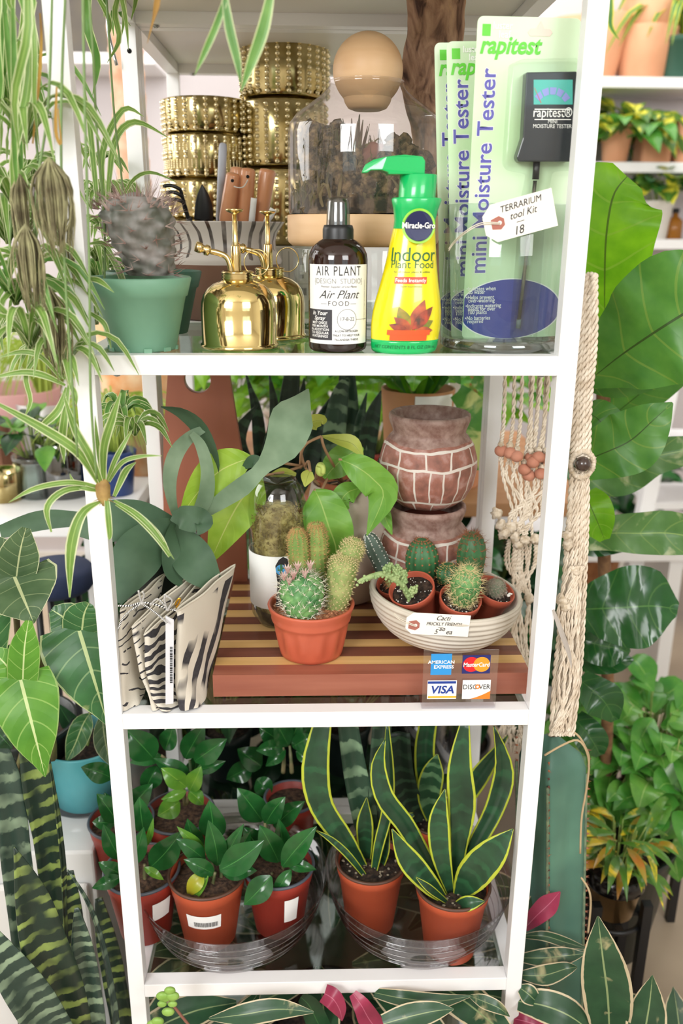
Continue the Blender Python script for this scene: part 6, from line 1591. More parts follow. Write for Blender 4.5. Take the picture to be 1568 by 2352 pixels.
# the plantlet dangling in front of the post
C_ = (238, 1128, -.06)
mb = MB(); Y = -.06
for l, w in (([(228, 1112, Y), (180, 1040, Y-.02), (100, 985, Y-.03), (-10, 925, Y-.04)], [10, 22, 22, 8]), ([(235, 1115, Y), (205, 1045, Y-.02), (172, 985, Y-.02), (143, 895, Y-.02)], [10, 20, 18, 1]), ([(238, 1112, Y), (238, 1030, Y-.01), (258, 960, Y-.02), (277, 902, Y-.02)], [10, 20, 18, 3]), ([(246, 1106, Y), (262, 1062, Y-.01), (284, 1020, Y-.01), (305, 985, Y)], [7, 12, 10, 1]), ([(250, 1106, Y), (280, 1062, Y-.02), (325, 1048, Y-.02), (372, 1047, Y-.02)], [7, 11, 9, 1]), ([(224, 1118, Y), (160, 1108, Y-.02), (80, 1122, Y-.03), (20, 1154, Y-.03)], [8, 13, 12, 1]), ([(222, 1120, Y), (150, 1126, Y-.02), (108, 1165, Y-.03), (118, 1222, Y-.03)], [8, 15, 15, 4]),
             ([(235, 1150, Y), (188, 1180, Y-.02), (163, 1260, Y-.03), (160, 1372, Y-.03)], [5, 22, 26, 3]), ([(262, 1150, Y), (310, 1178, Y-.02), (352, 1218, Y-.03), (400, 1285, Y-.03)], [6, 13, 13, 1]), ([(266, 1158, Y), (318, 1188, Y-.02), (362, 1232, Y-.03), (390, 1278, Y-.03)], [6, 18, 20, 8]), ([(244, 1132, Y), (248, 1180, Y-.01), (252, 1228, Y-.01), (250, 1240, Y-.01)], [8, 15, 12, 2]), ([(226, 1128, Y), (200, 1122, Y-.01), (172, 1112, Y-.01), (160, 1088, Y-.01)], [5, 12, 12, 1]), ([(240, 1112, Y), (230, 1060, Y+.01), (222, 1000, Y+.01), (218, 955, Y+.01)], [6, 12, 9, 1]), ([(262, 1140, Y), (275, 1110, Y), (290, 1080, Y), (312, 1062, Y)], [8, 14, 16, 2])):
    pxleaf(mb, l, w, fold=.3, n=14)
mb.build('plantlet', SPI, t)
mb = MB(); mb.ball(P(*C_), .0095, 12, 8, (.8, .7, 1.4), lump=.3)
for k in range(14): 
    a = 2*PI*k/14; mb.spike(P(*C_)+V((0, 0, -.006)), V((math.cos(a)*.012, math.sin(a)*.008, rd.uniform(-.014, .004))), .0012, 5)
mb.build('crown', mat('tan_crown', '#b89a5c', .8, col2='#8a6a3c', ns=60), t)
mb = MB()
for l, w in (([(150, 885, -.05), (100, 862, -.06), (50, 855, -.06), (-10, 866, -.06)], [6, 16, 14, 6]), ([(140, 870, -.05), (95, 820, -.06), (50, 808, -.06), (0, 820, -.06)], [6, 12, 12, 2]), ([(152, 890, -.05), (135, 940, -.06), (100, 975, -.06), (78, 998, -.06)], [6, 18, 14, 1]), ([(158, 885, -.05), (148, 960, -.06), (143, 1010, -.06), (148, 1066, -.06)], [6, 18, 18, 1]), ([(140, 870, -.05), (120, 790, -.05), (90, 730, -.05), (60, 690, -.05)], [8, 16, 14, 2]), ([(160, 880, -.05), (172, 905, -.06), (176, 930, -.06)], [8, 14, 2]), ([(100, 800, -.04), (60, 860, -.05), (70, 920, -.05), (55, 960, -.05)], [6, 12, 10, 1]), ([(150, 870, -.05), (125, 830, -.04), (112, 780, -.04), (105, 720, -.04)], [8, 15, 14, 2])):
    pxleaf(mb, l, w, fold=.3, n=12)
mb.build('plantlet', SPI, t)
mb = MB()
for (u, v, Y, n_, L, W_) in ((112, 362, -.09, 90, .075, .016), (58, 515, -.08, 70, .07, .012), (45, 400, -.06, 40, .06, .010), (112, 660, -.05, 50, .08, .013), (165, 500, .0, 16, .06, .008)):
    for k in range(n_):
        b = P(u, v, Y); a = rd.random()*2*PI; q = rd.uniform(.2, 1)
        d = V((math.cos(a)*W_*q, math.sin(a)*W_*q, 0))
        mb.tube(smooth([b, b+d*1.1+V((0, 0, -L*.25)), b+d*rd.uniform(.8, 1.5)+V((0, 0, -L*.6)), b+d*rd.uniform(.3, 1.3)+V((0, 0, -L*rd.uniform(.75, 1.1)))], 7), [.0007]*6+[.0005, .0003], 4)
mb.build('roots', ROOT, t)

# thread-leaved plant
def threads(name, label, c0, n, L, par_pot, m, seed, r=.05, h=.09, spread=1.):
    rd = random.Random(seed); t = thing(name, label, 'potted plant', c0)
    MB().lathe(potprof(r*.74, r, h, h*.18, .0015, .003), c0, 40).build('pot', par_pot, t)
    mb = MB()
    for k in range(n):
        a = rd.random()*2*PI; l = L*rd.uniform(.6, 1.2); b = c0+V((math.cos(a)*r*.5*rd.random(), math.sin(a)*r*.5, h))
        d = V((math.cos(a), math.sin(a), 0))*rd.uniform(.3, 1)*spread
        mb.leaf([b, b+d*l*.25+V((0, 0, l*.5)), b+d*l*.6+V((0, 0, l*.55)), b+d*l+V((0, 0, l*rd.uniform(-.1, .3)))], [.003, .0038, .003, .0005], n=8, across=2, fold=.2)
    mb.build('foliage', m, t); return t
THR = leafmat('thread_leaf', '#8fae3e', '#b5cc5c', rough=.5, tr=.35)

# white cabinet and table with things behind the hanging plant
zt = P(190, 1876, .25).z
t = thing('white_cabinet', 'white lacquered low cabinet at left under the teal pot', 'cabinet', (-.62, .5, 0))
mb = MB().box((-.95, .17, .02), (-.335, .6, zt)); mb.build('cabinet_body', mat('white_lacquer', '#dfe0e0', .25, coat=.4), t, bevel=.004)
mb = MB().box((-.93, .158, .06), (-.345, .169, zt-.05)); mb.build('drawer', mat('white_lacquer_front', '#e7e7e6', .2, coat=.5), t, bevel=.006)
mb = MB(); mb.box((-.94, .18, 0), (-.36, .58, .02)); mb.build('plinth', WHITE2, t)
cT = V((P(205, 1860, .30).x, .30, zt+.004)); TEALP = mat('teal_ceramic', '#4fa3ad', .4, col2='#62b0b8', ns=10)
o = V((cT.x, .30, zt+.0003)); t = thing('clear_saucer', 'small clear plastic saucer under the teal pot at left', 'plant saucer', o)
MB().lathe([(0, 0), (.055, 0), (.068, .012), (.069, .0125), (.055, .0015), (0, .0015)], o, 48).build('saucer_body', CLEARP, t)
ht = P(195, 1745, .24).z-cT.z
t = thing('teal_planter', 'ribbed teal pot with dark green leaves standing on the white cabinet', 'potted plant', cT)
MB().lathe([(0, -.0022), (.045, -.0022), (.048, 0), (.066, ht-.002), (.0655, ht), (.062, ht), (.056, ht*.7), (.03, .01), (0, .01)], cT, 64, rf=lambda a, h: 1+.012*math.sin(h*2*PI/.008) if .02 < h < ht*.6 else 1).build('pot', TEALP, t)
mound(cT+V((0, 0, ht-.02)), .058, .004, .004, 3).build('soil', SOIL, t)
ALG = leafmat('alocasia_dark', '#2c5a30', '#3f7440', edge='#a9b884', ew=.06, rib='#b9c98e', rw=.045, veins='#93b078', vn=6, rough=.35, tr=.15, blotch='#9fa86c', bl=(.66, 7))
ALB = leafmat('alocasia_bright', '#4f8a2c', '#6ca53c', edge='#8fb060', ew=.05, rib='#cfe0a0', rw=.05, veins='#a9cc72', vn=6, rough=.35, tr=.3)
ALO = leafmat('alocasia_olive', '#3f5a38', '#56704a', edge='#c2c79e', ew=.05, rib='#b7bf8f', rw=.04, veins='#93a276', vn=6, rough=.5, tr=.2)
for l, w, m in (([(205, 1640, .28), (190, 1665, .26), (172, 1710, .25), (152, 1750, .24)], [8, 48, 44, 2], ALG), ([(235, 1640, .28), (238, 1680, .26), (245, 1720, .25), (255, 1760, .24)], [8, 46, 46, 2], ALO), ([(190, 1700, .30), (160, 1660, .30), (135, 1620, .30)], [8, 40, 8], DARKLEAF)):
    leafpart(t, l, w, m, 'leaf', fold=.25, across=6)
st = MB(); st.tube(smooth([P(195, 1740, .30), P(205, 1690, .30), P(205, 1640, .28)], 8), .002); st.tube(smooth([P(215, 1740, .30), P(228, 1690, .30), P(235, 1640, .28)], 8), .002); st.tube(smooth([P(200, 1745, .31), P(195, 1720, .30), P(190, 1700, .30)], 8), .002); st.build('stems', STEMG, t)

# alocasia with big veined leaves
c0 = V((P(-10, 1900, .10).x-.03, .30, zt+.0005))
t = thing('potted_alocasia', 'large alocasia with pale-veined arrow leaves crowding the left edge', 'potted plant', c0)
MB().lathe(potprof(.06, .085, .14, .02, .002, .004), c0, 48).build('pot', DKP, t); mound(c0+V((0, 0, .128)), .078, .004, .004).build('soil', SOIL, t)
def heart(par, j, tip, lobeL, lobeR, w, m, fold=.12, tw=0):
    """arrow-shaped leaf: main blade from the junction to the tip plus two back lobes"""
    mb = MB(); (ju, jv, jY), (tu, tv, tY) = j, tip
    du, dv = tu-ju, tv-jv
    pxleaf(mb, [(ju-du*.04, jv-dv*.04, jY), (ju+du*.2, jv+dv*.2, jY-.008), (ju+du*.55, jv+dv*.55, (jY+tY)/2-.01), (ju+du*.85, jv+dv*.85, tY), tip], [w*.88, w, w*.72, w*.24, 2], n=16, across=8, fold=fold, twist=tw, wave=.03)
    for lb, ww in ((lobeL, .5), (lobeR, .5)):
        if lb: pxleaf(mb, [(ju+du*.10, jv+dv*.10, jY-.001), ((ju+lb[0])/2, (jv+lb[1])/2, jY-.002), (lb[0], lb[1], lb[2])], [w*.42, w*.46, w*.1], n=8, across=6, fold=.1)
    return mb.build('leaf', m, par)
heart(t, (32, 1322, .08), (78, 1432, .04), (60, 1212, .08), (-30, 1230, .08), 190, ALO)
heart(t, (180, 1442, .05), (248, 1668, .03), (118, 1400, .05), (205, 1385, .05), 190, ALG)
heart(t, (46, 1556, .0), (104, 1785, -.02), (66, 1425, .0), (-25, 1490, .0), 150, ALB)
heart(t, (-20, 1500, .08), (20, 1640, .06), None, (10, 1300, .1), 130, ALG)
heart(t, (-25, 1660, .04), (28, 1720, .02), None, None, 90, DARKLEAF)
st = MB()
for l in ([(-30, 1900, .28), (60, 1700, .2), (40, 1450, .12), (32, 1322, .082)], [(-30, 1900, .28), (80, 1760, .2), (110, 1560, .10), (180, 1442, .053)], [(-30, 1900, .28), (0, 1800, .15), (20, 1650, .06), (46, 1556, .003)]): st.tube(smooth(px(l), 12), .004, 8)
st.tube(smooth([P(82, 1480, .12), P(95, 1560, .12), P(112, 1650, .14), P(118, 1740, .16)], 10), .008, 8)
st.build('stems', mat('brown_green_petiole', '#5a4a30', .7, col2='#7a8a4a', ns=20), t)

# big snake plant on the floor at lower left
SN1 = leafmat('banded_grey_blade', '#22362e', '#34493f', bands=('#8fa487', 100, 0), rough=.4, tr=.04)
SN2 = leafmat('banded_green_blade', '#182a22', '#23382c', bands=('#8fa356', 110, -.1), rough=.4, tr=.04)
c0 = V((-.36, .02, 0)); t = thing('floor_snake_plant', 'tall snake plant with broad silver and green banded blades at lower left', 'snake plant', c0)
MB().lathe(potprof(.09, .12, .16, .03, .003, .005), c0, 48).build('pot', DKP, t); mound(c0+V((0, 0, .145)), .11, .006, .005).build('soil', SOIL, t)
for l, w, m, tw in (([(-10, 1680, .05), (18, 1800, .04), (38, 1980, .03), (60, 2160, .02), (80, 2420, .02)], [22, 60, 66, 62, 50], SN1, 0), ([(58, 1680, .06), (84, 1800, .05), (108, 1920, .05), (122, 2060, .05), (140, 2300, .04)], [34, 70, 66, 56, 40], SN2, .2), ([(33, 1946, -.05), (70, 2060, -.05), (102, 2180, -.05), (140, 2300, -.04), (170, 2440, -.03)], [3, 74, 102, 106, 84], SN2, .1),
                 ([(176, 2085, -.02), (188, 2170, -.02), (200, 2270, -.02), (214, 2420, -.02)], [10, 48, 62, 58], SN1, -.1), ([(155, 1998, .0), (208, 2090, 0), (246, 2230, 0), (262, 2420, 0)], [3, 14, 20, 24], SN1, .9), ([(226, 2062, .08), (242, 2150, .07), (262, 2250, .06), (282, 2420, .04)], [16, 44, 50, 46], SN2, 0), ([(-30, 2140, -.08), (36, 2240, -.08), (96, 2330, -.07), (140, 2430, -.06)], [40, 84, 92, 80], SN1, -.1), ([(108, 1716, .03), (128, 1850, .03), (144, 1990, .03), (150, 2140, .03)], [4, 12, 16, 12], SN2, .8), ([(160, 2000, .06), (168, 2100, .06), (175, 2220, .06), (180, 2400, .05)], [16, 40, 40, 30], SN2, .2)):
    pts = [P(*q) for q in l[:-1]]+[P(*l[-1])]
    base = c0+V(((pts[-1].x-c0.x)*.35, (pts[-1].y-c0.y)*.35, .155))
    mb = MB(); wd = [a*S(q) for a, q in zip(w, pts)]
    mb.leaf(pts+[base], wd+[wd[-1]*.5], n=24, across=6, fold=.35, twist=tw); mb.build('leaf', m, t, solid=.0015)

# table behind with blurred pots
zt2 = P(80, 1150, .75).z
t = thing('white_table', 'white table at left behind the spider plant carrying glass and gold pots', 'table', (-.9, .9, 0))
MB().box((-1.6, .62, zt2-.03), (-.36, 1.3, zt2)).build('tabletop', WHITE, t, bevel=.003)
for x, y in ((-1.55, .66), (-.42, .66), (-1.55, 1.25), (-.42, 1.25)): MB().box((x-.02, y-.02, 0), (x+.02, y+.02, zt2-.03)).build('leg', WHITE, t)
def simple_pot(name, label, cat, u, vb, Y, r0, r1, h, m, z=None, group=None, parts=None):
    c0 = V((P(u, vb, Y).x, Y, z if z is not None else P(u, vb, Y-r0).z)); t = thing(name, label, cat, c0, group)
    MB().lathe(potprof(r0, r1, h, 0, 0, .004), c0, 40).build('pot_body', m, t); return t, c0
GP = glass('pot_glass', '#dfe9e6', .15, .05, .5)
bushy('potted_seedling', 'green seedling plant in a clear glass pot on the white table', V((P(85, 1110, .78).x, .78, zt2)), .042, .085, GP, 34, .07, .07, .055, .036, [leafmat('mid_green_leaf', '#4a8a2e', '#78ac42', rough=.35, tr=.3), DARKLEAF], seed=3)
_mb = simple_pot('gold_pot', 'small shiny gold pot on the white table at the left edge', 'pot', 10, 1110, .76, .032, .038, .06, GOLD, zt2)
simple_pot('dark_glass_pot', 'dark green glass pot on the white table behind the white post', 'pot', 150, 1110, .80, .05, .055, .11, glass('dark_green_glass', '#4f6a5c', .2, .05, .4), zt2)
simple_pot('grey_bucket', 'pale grey metal bucket pot on the white table behind the seedling', 'pot', 115, 1010, 1.05, .055, .07, .14, mat('galvanised_grey', '#b8b6b4', .4, .3), zt2)
t_, c_ = simple_pot('pink_planter', 'dusty pink round planter on the white table at the left edge', 'pot', 40, 1000, 1.1, .09, .105, .16, mat('dusty_pink', '#c99a98', .7), zt2)
t = thing('wooden_crate', 'brown wooden crate on the white table at the far left', 'crate', (P(20, 1050, 1.).x, .95, zt2)); MB().box((c_.x-.16, .93, zt2+.0003), (c_.x+.02, .99, zt2+.11)).build('crate_side', mat('crate_brown', '#6b4632', .8, col2='#8a6046', ns=20), t)
threads('potted_thread_plant', 'wispy yellow-green thread-leaved plant behind the left back post', V((P(275, 1000, .85).x, .80, zt2)), 150, .16, mat('blue_pot', '#27407a', .4), THR, 5, .04, .09)
threads('potted_thread_plant', 'wispy bright green thread-leaved plant at the left edge of the picture', V((P(20, 830, .95).x, 1.2, zt2+.162-.162)), 170, .22, TERRAC, THR, 6, .05, .12)
t = thing('terracotta_bowl', 'orange patterned pot on the rear table glimpsed behind the caudex plant', 'pot', V((P(300, 560, .95).x, 1.0, zt2)))
MB().lathe(potprof(.08, .10, .34, 0, 0, .006), t.location, 40).build('pot_body', mat('orange_glaze', '#d9955c', .6, col2='#e8c49c', ns=20), t)
# dark denim-blue stool seat
t = thing('stool', 'dark navy round stool partly hidden behind the alocasia leaves', 'stool', V((P(165, 1390, .55).x, .48, 0)))
zs_ = P(165, 1290, .5).z; o = t.location
MB().lathe([(0, zs_-.04), (.055, zs_-.04), (.062, zs_-.03), (.062, zs_-.008), (.055, zs_), (0, zs_)], o, 40).build('seat', mat('navy_cushion', '#1d2a4a', .8), t)
for a in (0, PI/2, PI, 3*PI/2): MB().tube([o+V((math.cos(a+.7)*.04, math.sin(a+.7)*.04, zt+.001)), o+V((math.cos(a+.7)*.035, math.sin(a+.7)*.035, zs_-.04))], .006, 8).build('leg', BLACK, t)
# tall palm trunk and dark appliance far left
mb = MB(); xx = P(300, 300, 1.5).x
pr = []
for k in range(46): 
    z_ = k*.05; pr += [(.040, z_), (.043, z_+.035), (.040, z_+.045)]
t = thing('palm_trunk', 'pale peach ridged palm trunk rising behind the left back post', 'palm', (xx, 1.5, 0)); mb.lathe([(0, .3)]+[q for q in pr if q[1] > .3]+[(0, 2.3)], (xx, 1.5, 0), 24, rf=lambda a, h: 1+.06*noise.noise(V((a*2, h*9, 0)))).build('trunk', mat('peach_bark', '#c99a7c', .9, col2='#e0bfa4', ns=26), t)
MB().lathe(potprof(.12, .15, .32, .04, .004, .008), (xx, 1.5, 0), 40).build('pot', DKP, t)
tag(MB().tube(smooth(px([(268, 150, .33), (252, 90, .33), (247, 45, .33), (258, 14, .33), (280, 4, .335)]), 14), .0022, 8).build('wire_hook', STEEL), 'bent grey metal hook against the left back post near the top', 'hook')
t = thing('dark_storage_box', 'dark grey box on the upper left wall shelf behind the hanging foliage', 'box', (P(60, 130, 2.4).x, 2.42, zs4)); a, b = P(20, 130, 2.4).x, P(262, 130, 2.4).x
MB().box((a, 2.33, zs4+.0003), (b, 2.52, zs4+.17)).build('box_body', mat('charcoal', '#4a4a52', .7, col2='#6a6358', ns=4), t, bevel=.004)
# ================================================================ RIGHT OF THE UNIT
ROPE = N('cotton_rope'); ru, rv_ = ROPE.uv()
ROPE.set(Base_Color=ROPE.ramp(ROPE.noise(90, 3), [(.3, c('#c9b8a2')), (.7, c('#e6dbca'))]), Roughness=.95)
_tw = ROPE.math('FRACT', ROPE.math('ADD', ROPE.math('MULTIPLY', ROPE.n('SeparateXYZ').outputs[2], 0.), ROPE.math('ADD', ROPE.math('MULTIPLY', rv_, 26.), ru)))
ROPE.bump(ROPE.noise(400, 3), .5, .0008); ROPE = ROPE.m
KNOT = mat('cotton_knot', '#dccfbd', .95, col2='#bba98f', ns=160, bs=300, bstr=.8, bdist=.001)
CLAYB = mat('clay_bead', '#c08770', .8, col2='#b0735c', ns=40)
def cords(par, lines, r=.0021, name='cord', n=26, wob=0, seed=0, m=None):
    rd = random.Random(seed); mb = MB()
    for l in lines:
        ph0 = rd.uniform(0, 6)
        s_ = smooth(px(l) if len(l[0]) == 3 and not isinstance(l[0], V) else l, n)
        # two-ply twist
        T = [(s_[min(k+1, len(s_)-1)]-s_[max(k-1, 0)]).normalized() for k in range(len(s_))]
        for ph in (0, PI):
            pts = []
            m_ = (len(s_)-1)*4
            for q in range(m_+1):
                k = q/4; i = min(int(k), len(s_)-2); f = k-i; p_ = s_[i].lerp(s_[i+1], f); a = T[i].cross(V((0, 1, .1))).normalized(); b = T[i].cross(a)
                ang = q*.62+ph+ph0; pts.append(p_+(a*math.cos(ang)+b*math.sin(ang))*r*.55)
            mb.tube(pts, r*.62, 5)
    return mb.build(name, m or ROPE, par)
t = thing('macrame_hanger', 'cream macrame plant hanger with clay beads and knots hanging beside the unit', 'macrame hanger', P(1190, 870, .26))
Ym = .25; rd = random.Random(14)
tops = [1160, 1182, 1200, 1216, 1226, 1238, 1246, 1254, 1262]
beads = [(1150, 1035), (1170, 1040), (1186, 1048), (1218, 1052), (1204, 1078), (1224, 1062), (1214, 1092), (1242, 1088), (1236, 1050), (1254, 1052)]
ls = []
for k, (u, (bu, bv)) in enumerate(zip(tops, beads)): ls.append([(u, 560, Ym+.01*(k % 2)), (u, 800, Ym+.01*(k % 2)), ((u+bu)/2+2, 960, Ym), (bu, bv-14, Ym-.01)])
cords(t, ls, .0026, 'cord', 30)
for k, (bu, bv) in enumerate(beads):
    q = P(bu, bv, Ym-.012-.006*(k % 3)); MB().ball(q, .0082, 18, 12, (1.05, 1, .95), lump=.05, seed=k).build('bead', CLAYB, t)
def knot(u, v, Y, s_, par): MB().ball(P(u, v, Y), s_, 12, 8, lump=.7, seed=u).build('knot', KNOT, par)
for bu, bv in beads: knot(bu, bv-16, Ym-.014, .0045, t)
for (u, v, s_) in ((1140, 1180, .009), (1150, 1205, .010), (1172, 1212, .010), (1158, 1225, .010), (1182, 1232, .009), (1205, 1240, .009), (1228, 1238, .009), (1190, 1250, .008)): knot(u, v, Ym-.02, s_*.8, t)
for (u, v, s_) in ((1172, 1372, .007), (1186, 1382, .008), (1215, 1375, .007)): knot(u, v, Ym, s_, t)
ls = []
for k in range(16):
    bu, bv = beads[k % len(beads)]
    ls.append([(bu+rd.uniform(-4, 4), bv+12, Ym-.01), (bu+rd.uniform(-14, 22), bv+60, Ym-.015), (rd.uniform(1165, 1240), 1180, Ym-.02), (rd.uniform(1160, 1225), 1228, Ym-.015)])
for k in range(16):
    u0 = rd.uniform(1168, 1232); u1 = rd.choice((1176, 1188, 1214)); ls.append([(u0, 1240, Ym-.01), (u0+rd.uniform(-12, 12), 1300, Ym), (u1+rd.uniform(-6, 6), 1370, Ym)])
for k in range(18):
    u0 = rd.choice((1176, 1188, 1214)); u1 = rd.uniform(1192, 1234); ls.append([(u0, 1380, Ym), (u0+rd.uniform(-10, 16), 1470, Ym+.005), (u1, 1560, Ym+.01), (u1+rd.uniform(-8, 4), 1690, Ym+.01)])
cords(t, ls, .0022, 'cord', 18, m=ROPE)
mb = MB()
for k in range(90):
    u = rd.uniform(1150, 1228); v = rd.uniform(1650, 1700); q = P(u, v, Ym+.005)
    mb.tube([q, q+V((rd.uniform(-.008, .008), rd.uniform(-.004, .004), -rd.uniform(.01, .022)))], .0012, 4)
mb.build('frayed_ends', ROPE, t)

t = thing('macrame_hanger', 'long flat cream macrame strap with one dark wooden bead by the fig leaves', 'macrame hanger', P(1352, 640, .0))
Yb = .03
# folded felt-like upper strap
mb = MB()
L_ = [[(1362, 618, Yb), (1357, 700, Yb), (1342, 840, Yb), (1336, 1000, Yb), (1334, 1055, Yb)], [(1348, 640, Yb-.004), (1335, 760, Yb-.004), (1322, 900, Yb-.004), (1316, 1050, Yb-.004)]]
ls = []
for k in range(6):
    f = k/5; ls.append([(1346+f*20, 626+abs(f-.5)*10, Yb+.003*math.sin(k)), (1326+f*40, 780, Yb), (1316+f*38, 920, Yb), (1314+f*36, 1052, Yb)])
cords(t, ls, .0031, 'cord', 34)
MB().ball(P(1338, 1066, Yb-.008), .0085, 18, 12).build('bead', mat('dark_wood_bead', '#3a2a24', .25, coat=.5), t, 'dark glossy wooden bead')
mb = MB()
for k in range(28):
    a = 2*PI*k/28; mb.ball(P(1336, 1066, Yb-.002)+V((.0125*math.cos(a), 0, .0125*math.sin(a)*1.15)), .0034, 8, 5, lump=.4, seed=k)
mb.build('bead_wrap', KNOT, t)
for (u, v, s_) in ((1302, 1230, .006), (1303, 1250, .006), (1290, 1380, .0075), (1300, 1392, .007), (1320, 1312, .005)): knot(u, v, Yb-.006, s_, t)
ls = []
for k in range(11):
    f = k/10+rd.uniform(-.03, .03); ls.append([(1312+f*38, 1075, Yb+.002*(k % 3)), (1304+f*46, 1180, Yb), (1296+f*50, 1290, Yb-.002*(k % 2)), (1285+f*56, 1420, Yb), (1272+f*62, 1540, Yb), (1262+f*54, 1690, Yb)])
cords(t, ls, .0023, 'cord', 40)
ls = [[(1325+rd.uniform(-20, 20), 1300, Yb-.006), (1300+rd.uniform(-20, 30), 1420, Yb-.008), (1310+rd.uniform(-30, 30), 1560, Yb-.006), (1285+rd.uniform(-20, 25), 1680, Yb-.004)] for k in range(10)]
cords(t, ls, .0018, 'cord', 20)
mb = MB(); pxleaf(mb, [(1270, 1400, .0), (1288, 1450, -.005), (1306, 1500, -.005), (1312, 1535, -.005)], [6, 12, 9, 1], fold=.5); mb.build('loose_strip', mat('grey_strip', '#aaa29a', .8), t)

# columnar cactus
t = thing('columnar_cactus', 'tall blue-green columnar cactus with dark spined ribs right of the unit', 'cactus', V((P(1290, 2100, .07).x, .10, 0)))
CB = N('column_cactus_skin'); CB.set(Base_Color=CB.ramp(CB.noise(6, 3), [(.3, c('#34564e')), (.5, c('#4b7364')), (.7, c('#62907a'))]), Roughness=.5); CB = CB.m
Yk = .10; ct = P(1268, 1690, Yk); cb_ = P(1272, 2360, Yk); n = 30; mb = MB(); seg = 48; rr_ = .046
top_z = ct.z
for k in range(n+1):
    f = k/n; zc = .155+(top_z-.155)*f; x = cb_.x+(ct.x-cb_.x)*f
    r = rr_*(1 if f < .93 else math.sqrt(max(.05, 1-((f-.93)/.072)**2)))
    for j in range(seg):
        a = 2*PI*j/seg; rb = 1-.36*abs(math.sin(a*2+.7))**.8
        mb.v.append(V((x+r*rb*math.cos(a), Yk+r*rb*math.sin(a), zc)))
for k in range(n):
    for j in range(seg): a = k*seg+j; b = k*seg+(j+1) % seg; mb.face([a, b, b+seg, a+seg])
mb.face([n*seg+j for j in range(seg)]); mb.build('stem', CB, t)
sp = MB()
RB = MB()
for j in range(4):
    a = (PI*j-.7)/2
    RB.tube([V((cb_.x+(ct.x-cb_.x)*k/20+rr_*.985*math.cos(a), Yk+rr_*.985*math.sin(a), .16+(top_z-.18)*k/20)) for k in range(20)], .0022, 6)
    for k in range(46):
        f = k/46; zc = .2+(top_z-.2)*f; x = cb_.x+(ct.x-cb_.x)*f; q = V((x+rr_*math.cos(a), Yk+rr_*math.sin(a), zc))
        sp.ball(q, .0016, 5, 3)
        for m_ in range(5): sp.spike(q, V((math.cos(a)+rd.uniform(-.8, .8), math.sin(a)+rd.uniform(-.8, .8), rd.uniform(-.6, .8))).normalized()*.005, .0005)
for k in range(30): sp.spike(V((ct.x, Yk, top_z)), V((rd.uniform(-1, 1), rd.uniform(-1, .3), rd.uniform(.3, 1))).normalized()*.014, .0006)
RB.build('rib_edges', mat('corky_rib_edge', '#7f9270', .8, col2='#5a6a58', ns=80), t)
sp.build('spines', mat('dark_red_spines', '#5a3630', .7, col2='#a86a4a', ns=30), t)
MB().lathe(potprof(.08, .1, .15, .02, .002, .004), (cb_.x, Yk, 0), 40).build('pot', DKP, t); mound(V((cb_.x, Yk, .14)), .09, .012, .004).build('soil', SOIL, t)
t = thing('twine_loop', 'thin tan twine looped loosely down the columnar cactus', 'twine', P(1330, 1700, .04))
for l in ([(1250, 1735, .02), (1290, 1712, .03), (1325, 1700, .03), (1345, 1722, .03), (1352, 1760, .04), (1345, 1820, .05), (1335, 1880, .05), (1332, 1960, .045)], [(1312, 1678, .03), (1332, 1695, .03), (1350, 1730, .035), (1352, 1752, .04)], [(1334, 2015, .04), (1352, 2045, .03), (1356, 2080, .03), (1350, 2142, .03)]): MB().tube(smooth(px(l), 24), .0014, 6).build('strand', mat('tan_twine', '#b7a07c', .9) if 'tan_twine' not in bpy.data.materials else bpy.data.materials['tan_twine'], t)

# fiddle-leaf fig
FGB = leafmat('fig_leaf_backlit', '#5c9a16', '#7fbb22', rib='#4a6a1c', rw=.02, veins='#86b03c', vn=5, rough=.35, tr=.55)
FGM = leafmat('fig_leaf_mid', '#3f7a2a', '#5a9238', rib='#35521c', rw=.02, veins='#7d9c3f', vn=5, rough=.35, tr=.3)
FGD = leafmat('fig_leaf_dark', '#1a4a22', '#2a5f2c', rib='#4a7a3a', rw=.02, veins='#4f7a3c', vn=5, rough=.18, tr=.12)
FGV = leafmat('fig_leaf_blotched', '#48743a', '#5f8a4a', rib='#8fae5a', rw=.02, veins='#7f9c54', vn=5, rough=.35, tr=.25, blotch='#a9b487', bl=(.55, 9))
c0 = V((P(1430, 1500, .55).x, .55, 0)); t = thing('fiddle_leaf_fig', 'fiddle-leaf fig with huge veined leaves filling the right side', 'potted tree', c0)
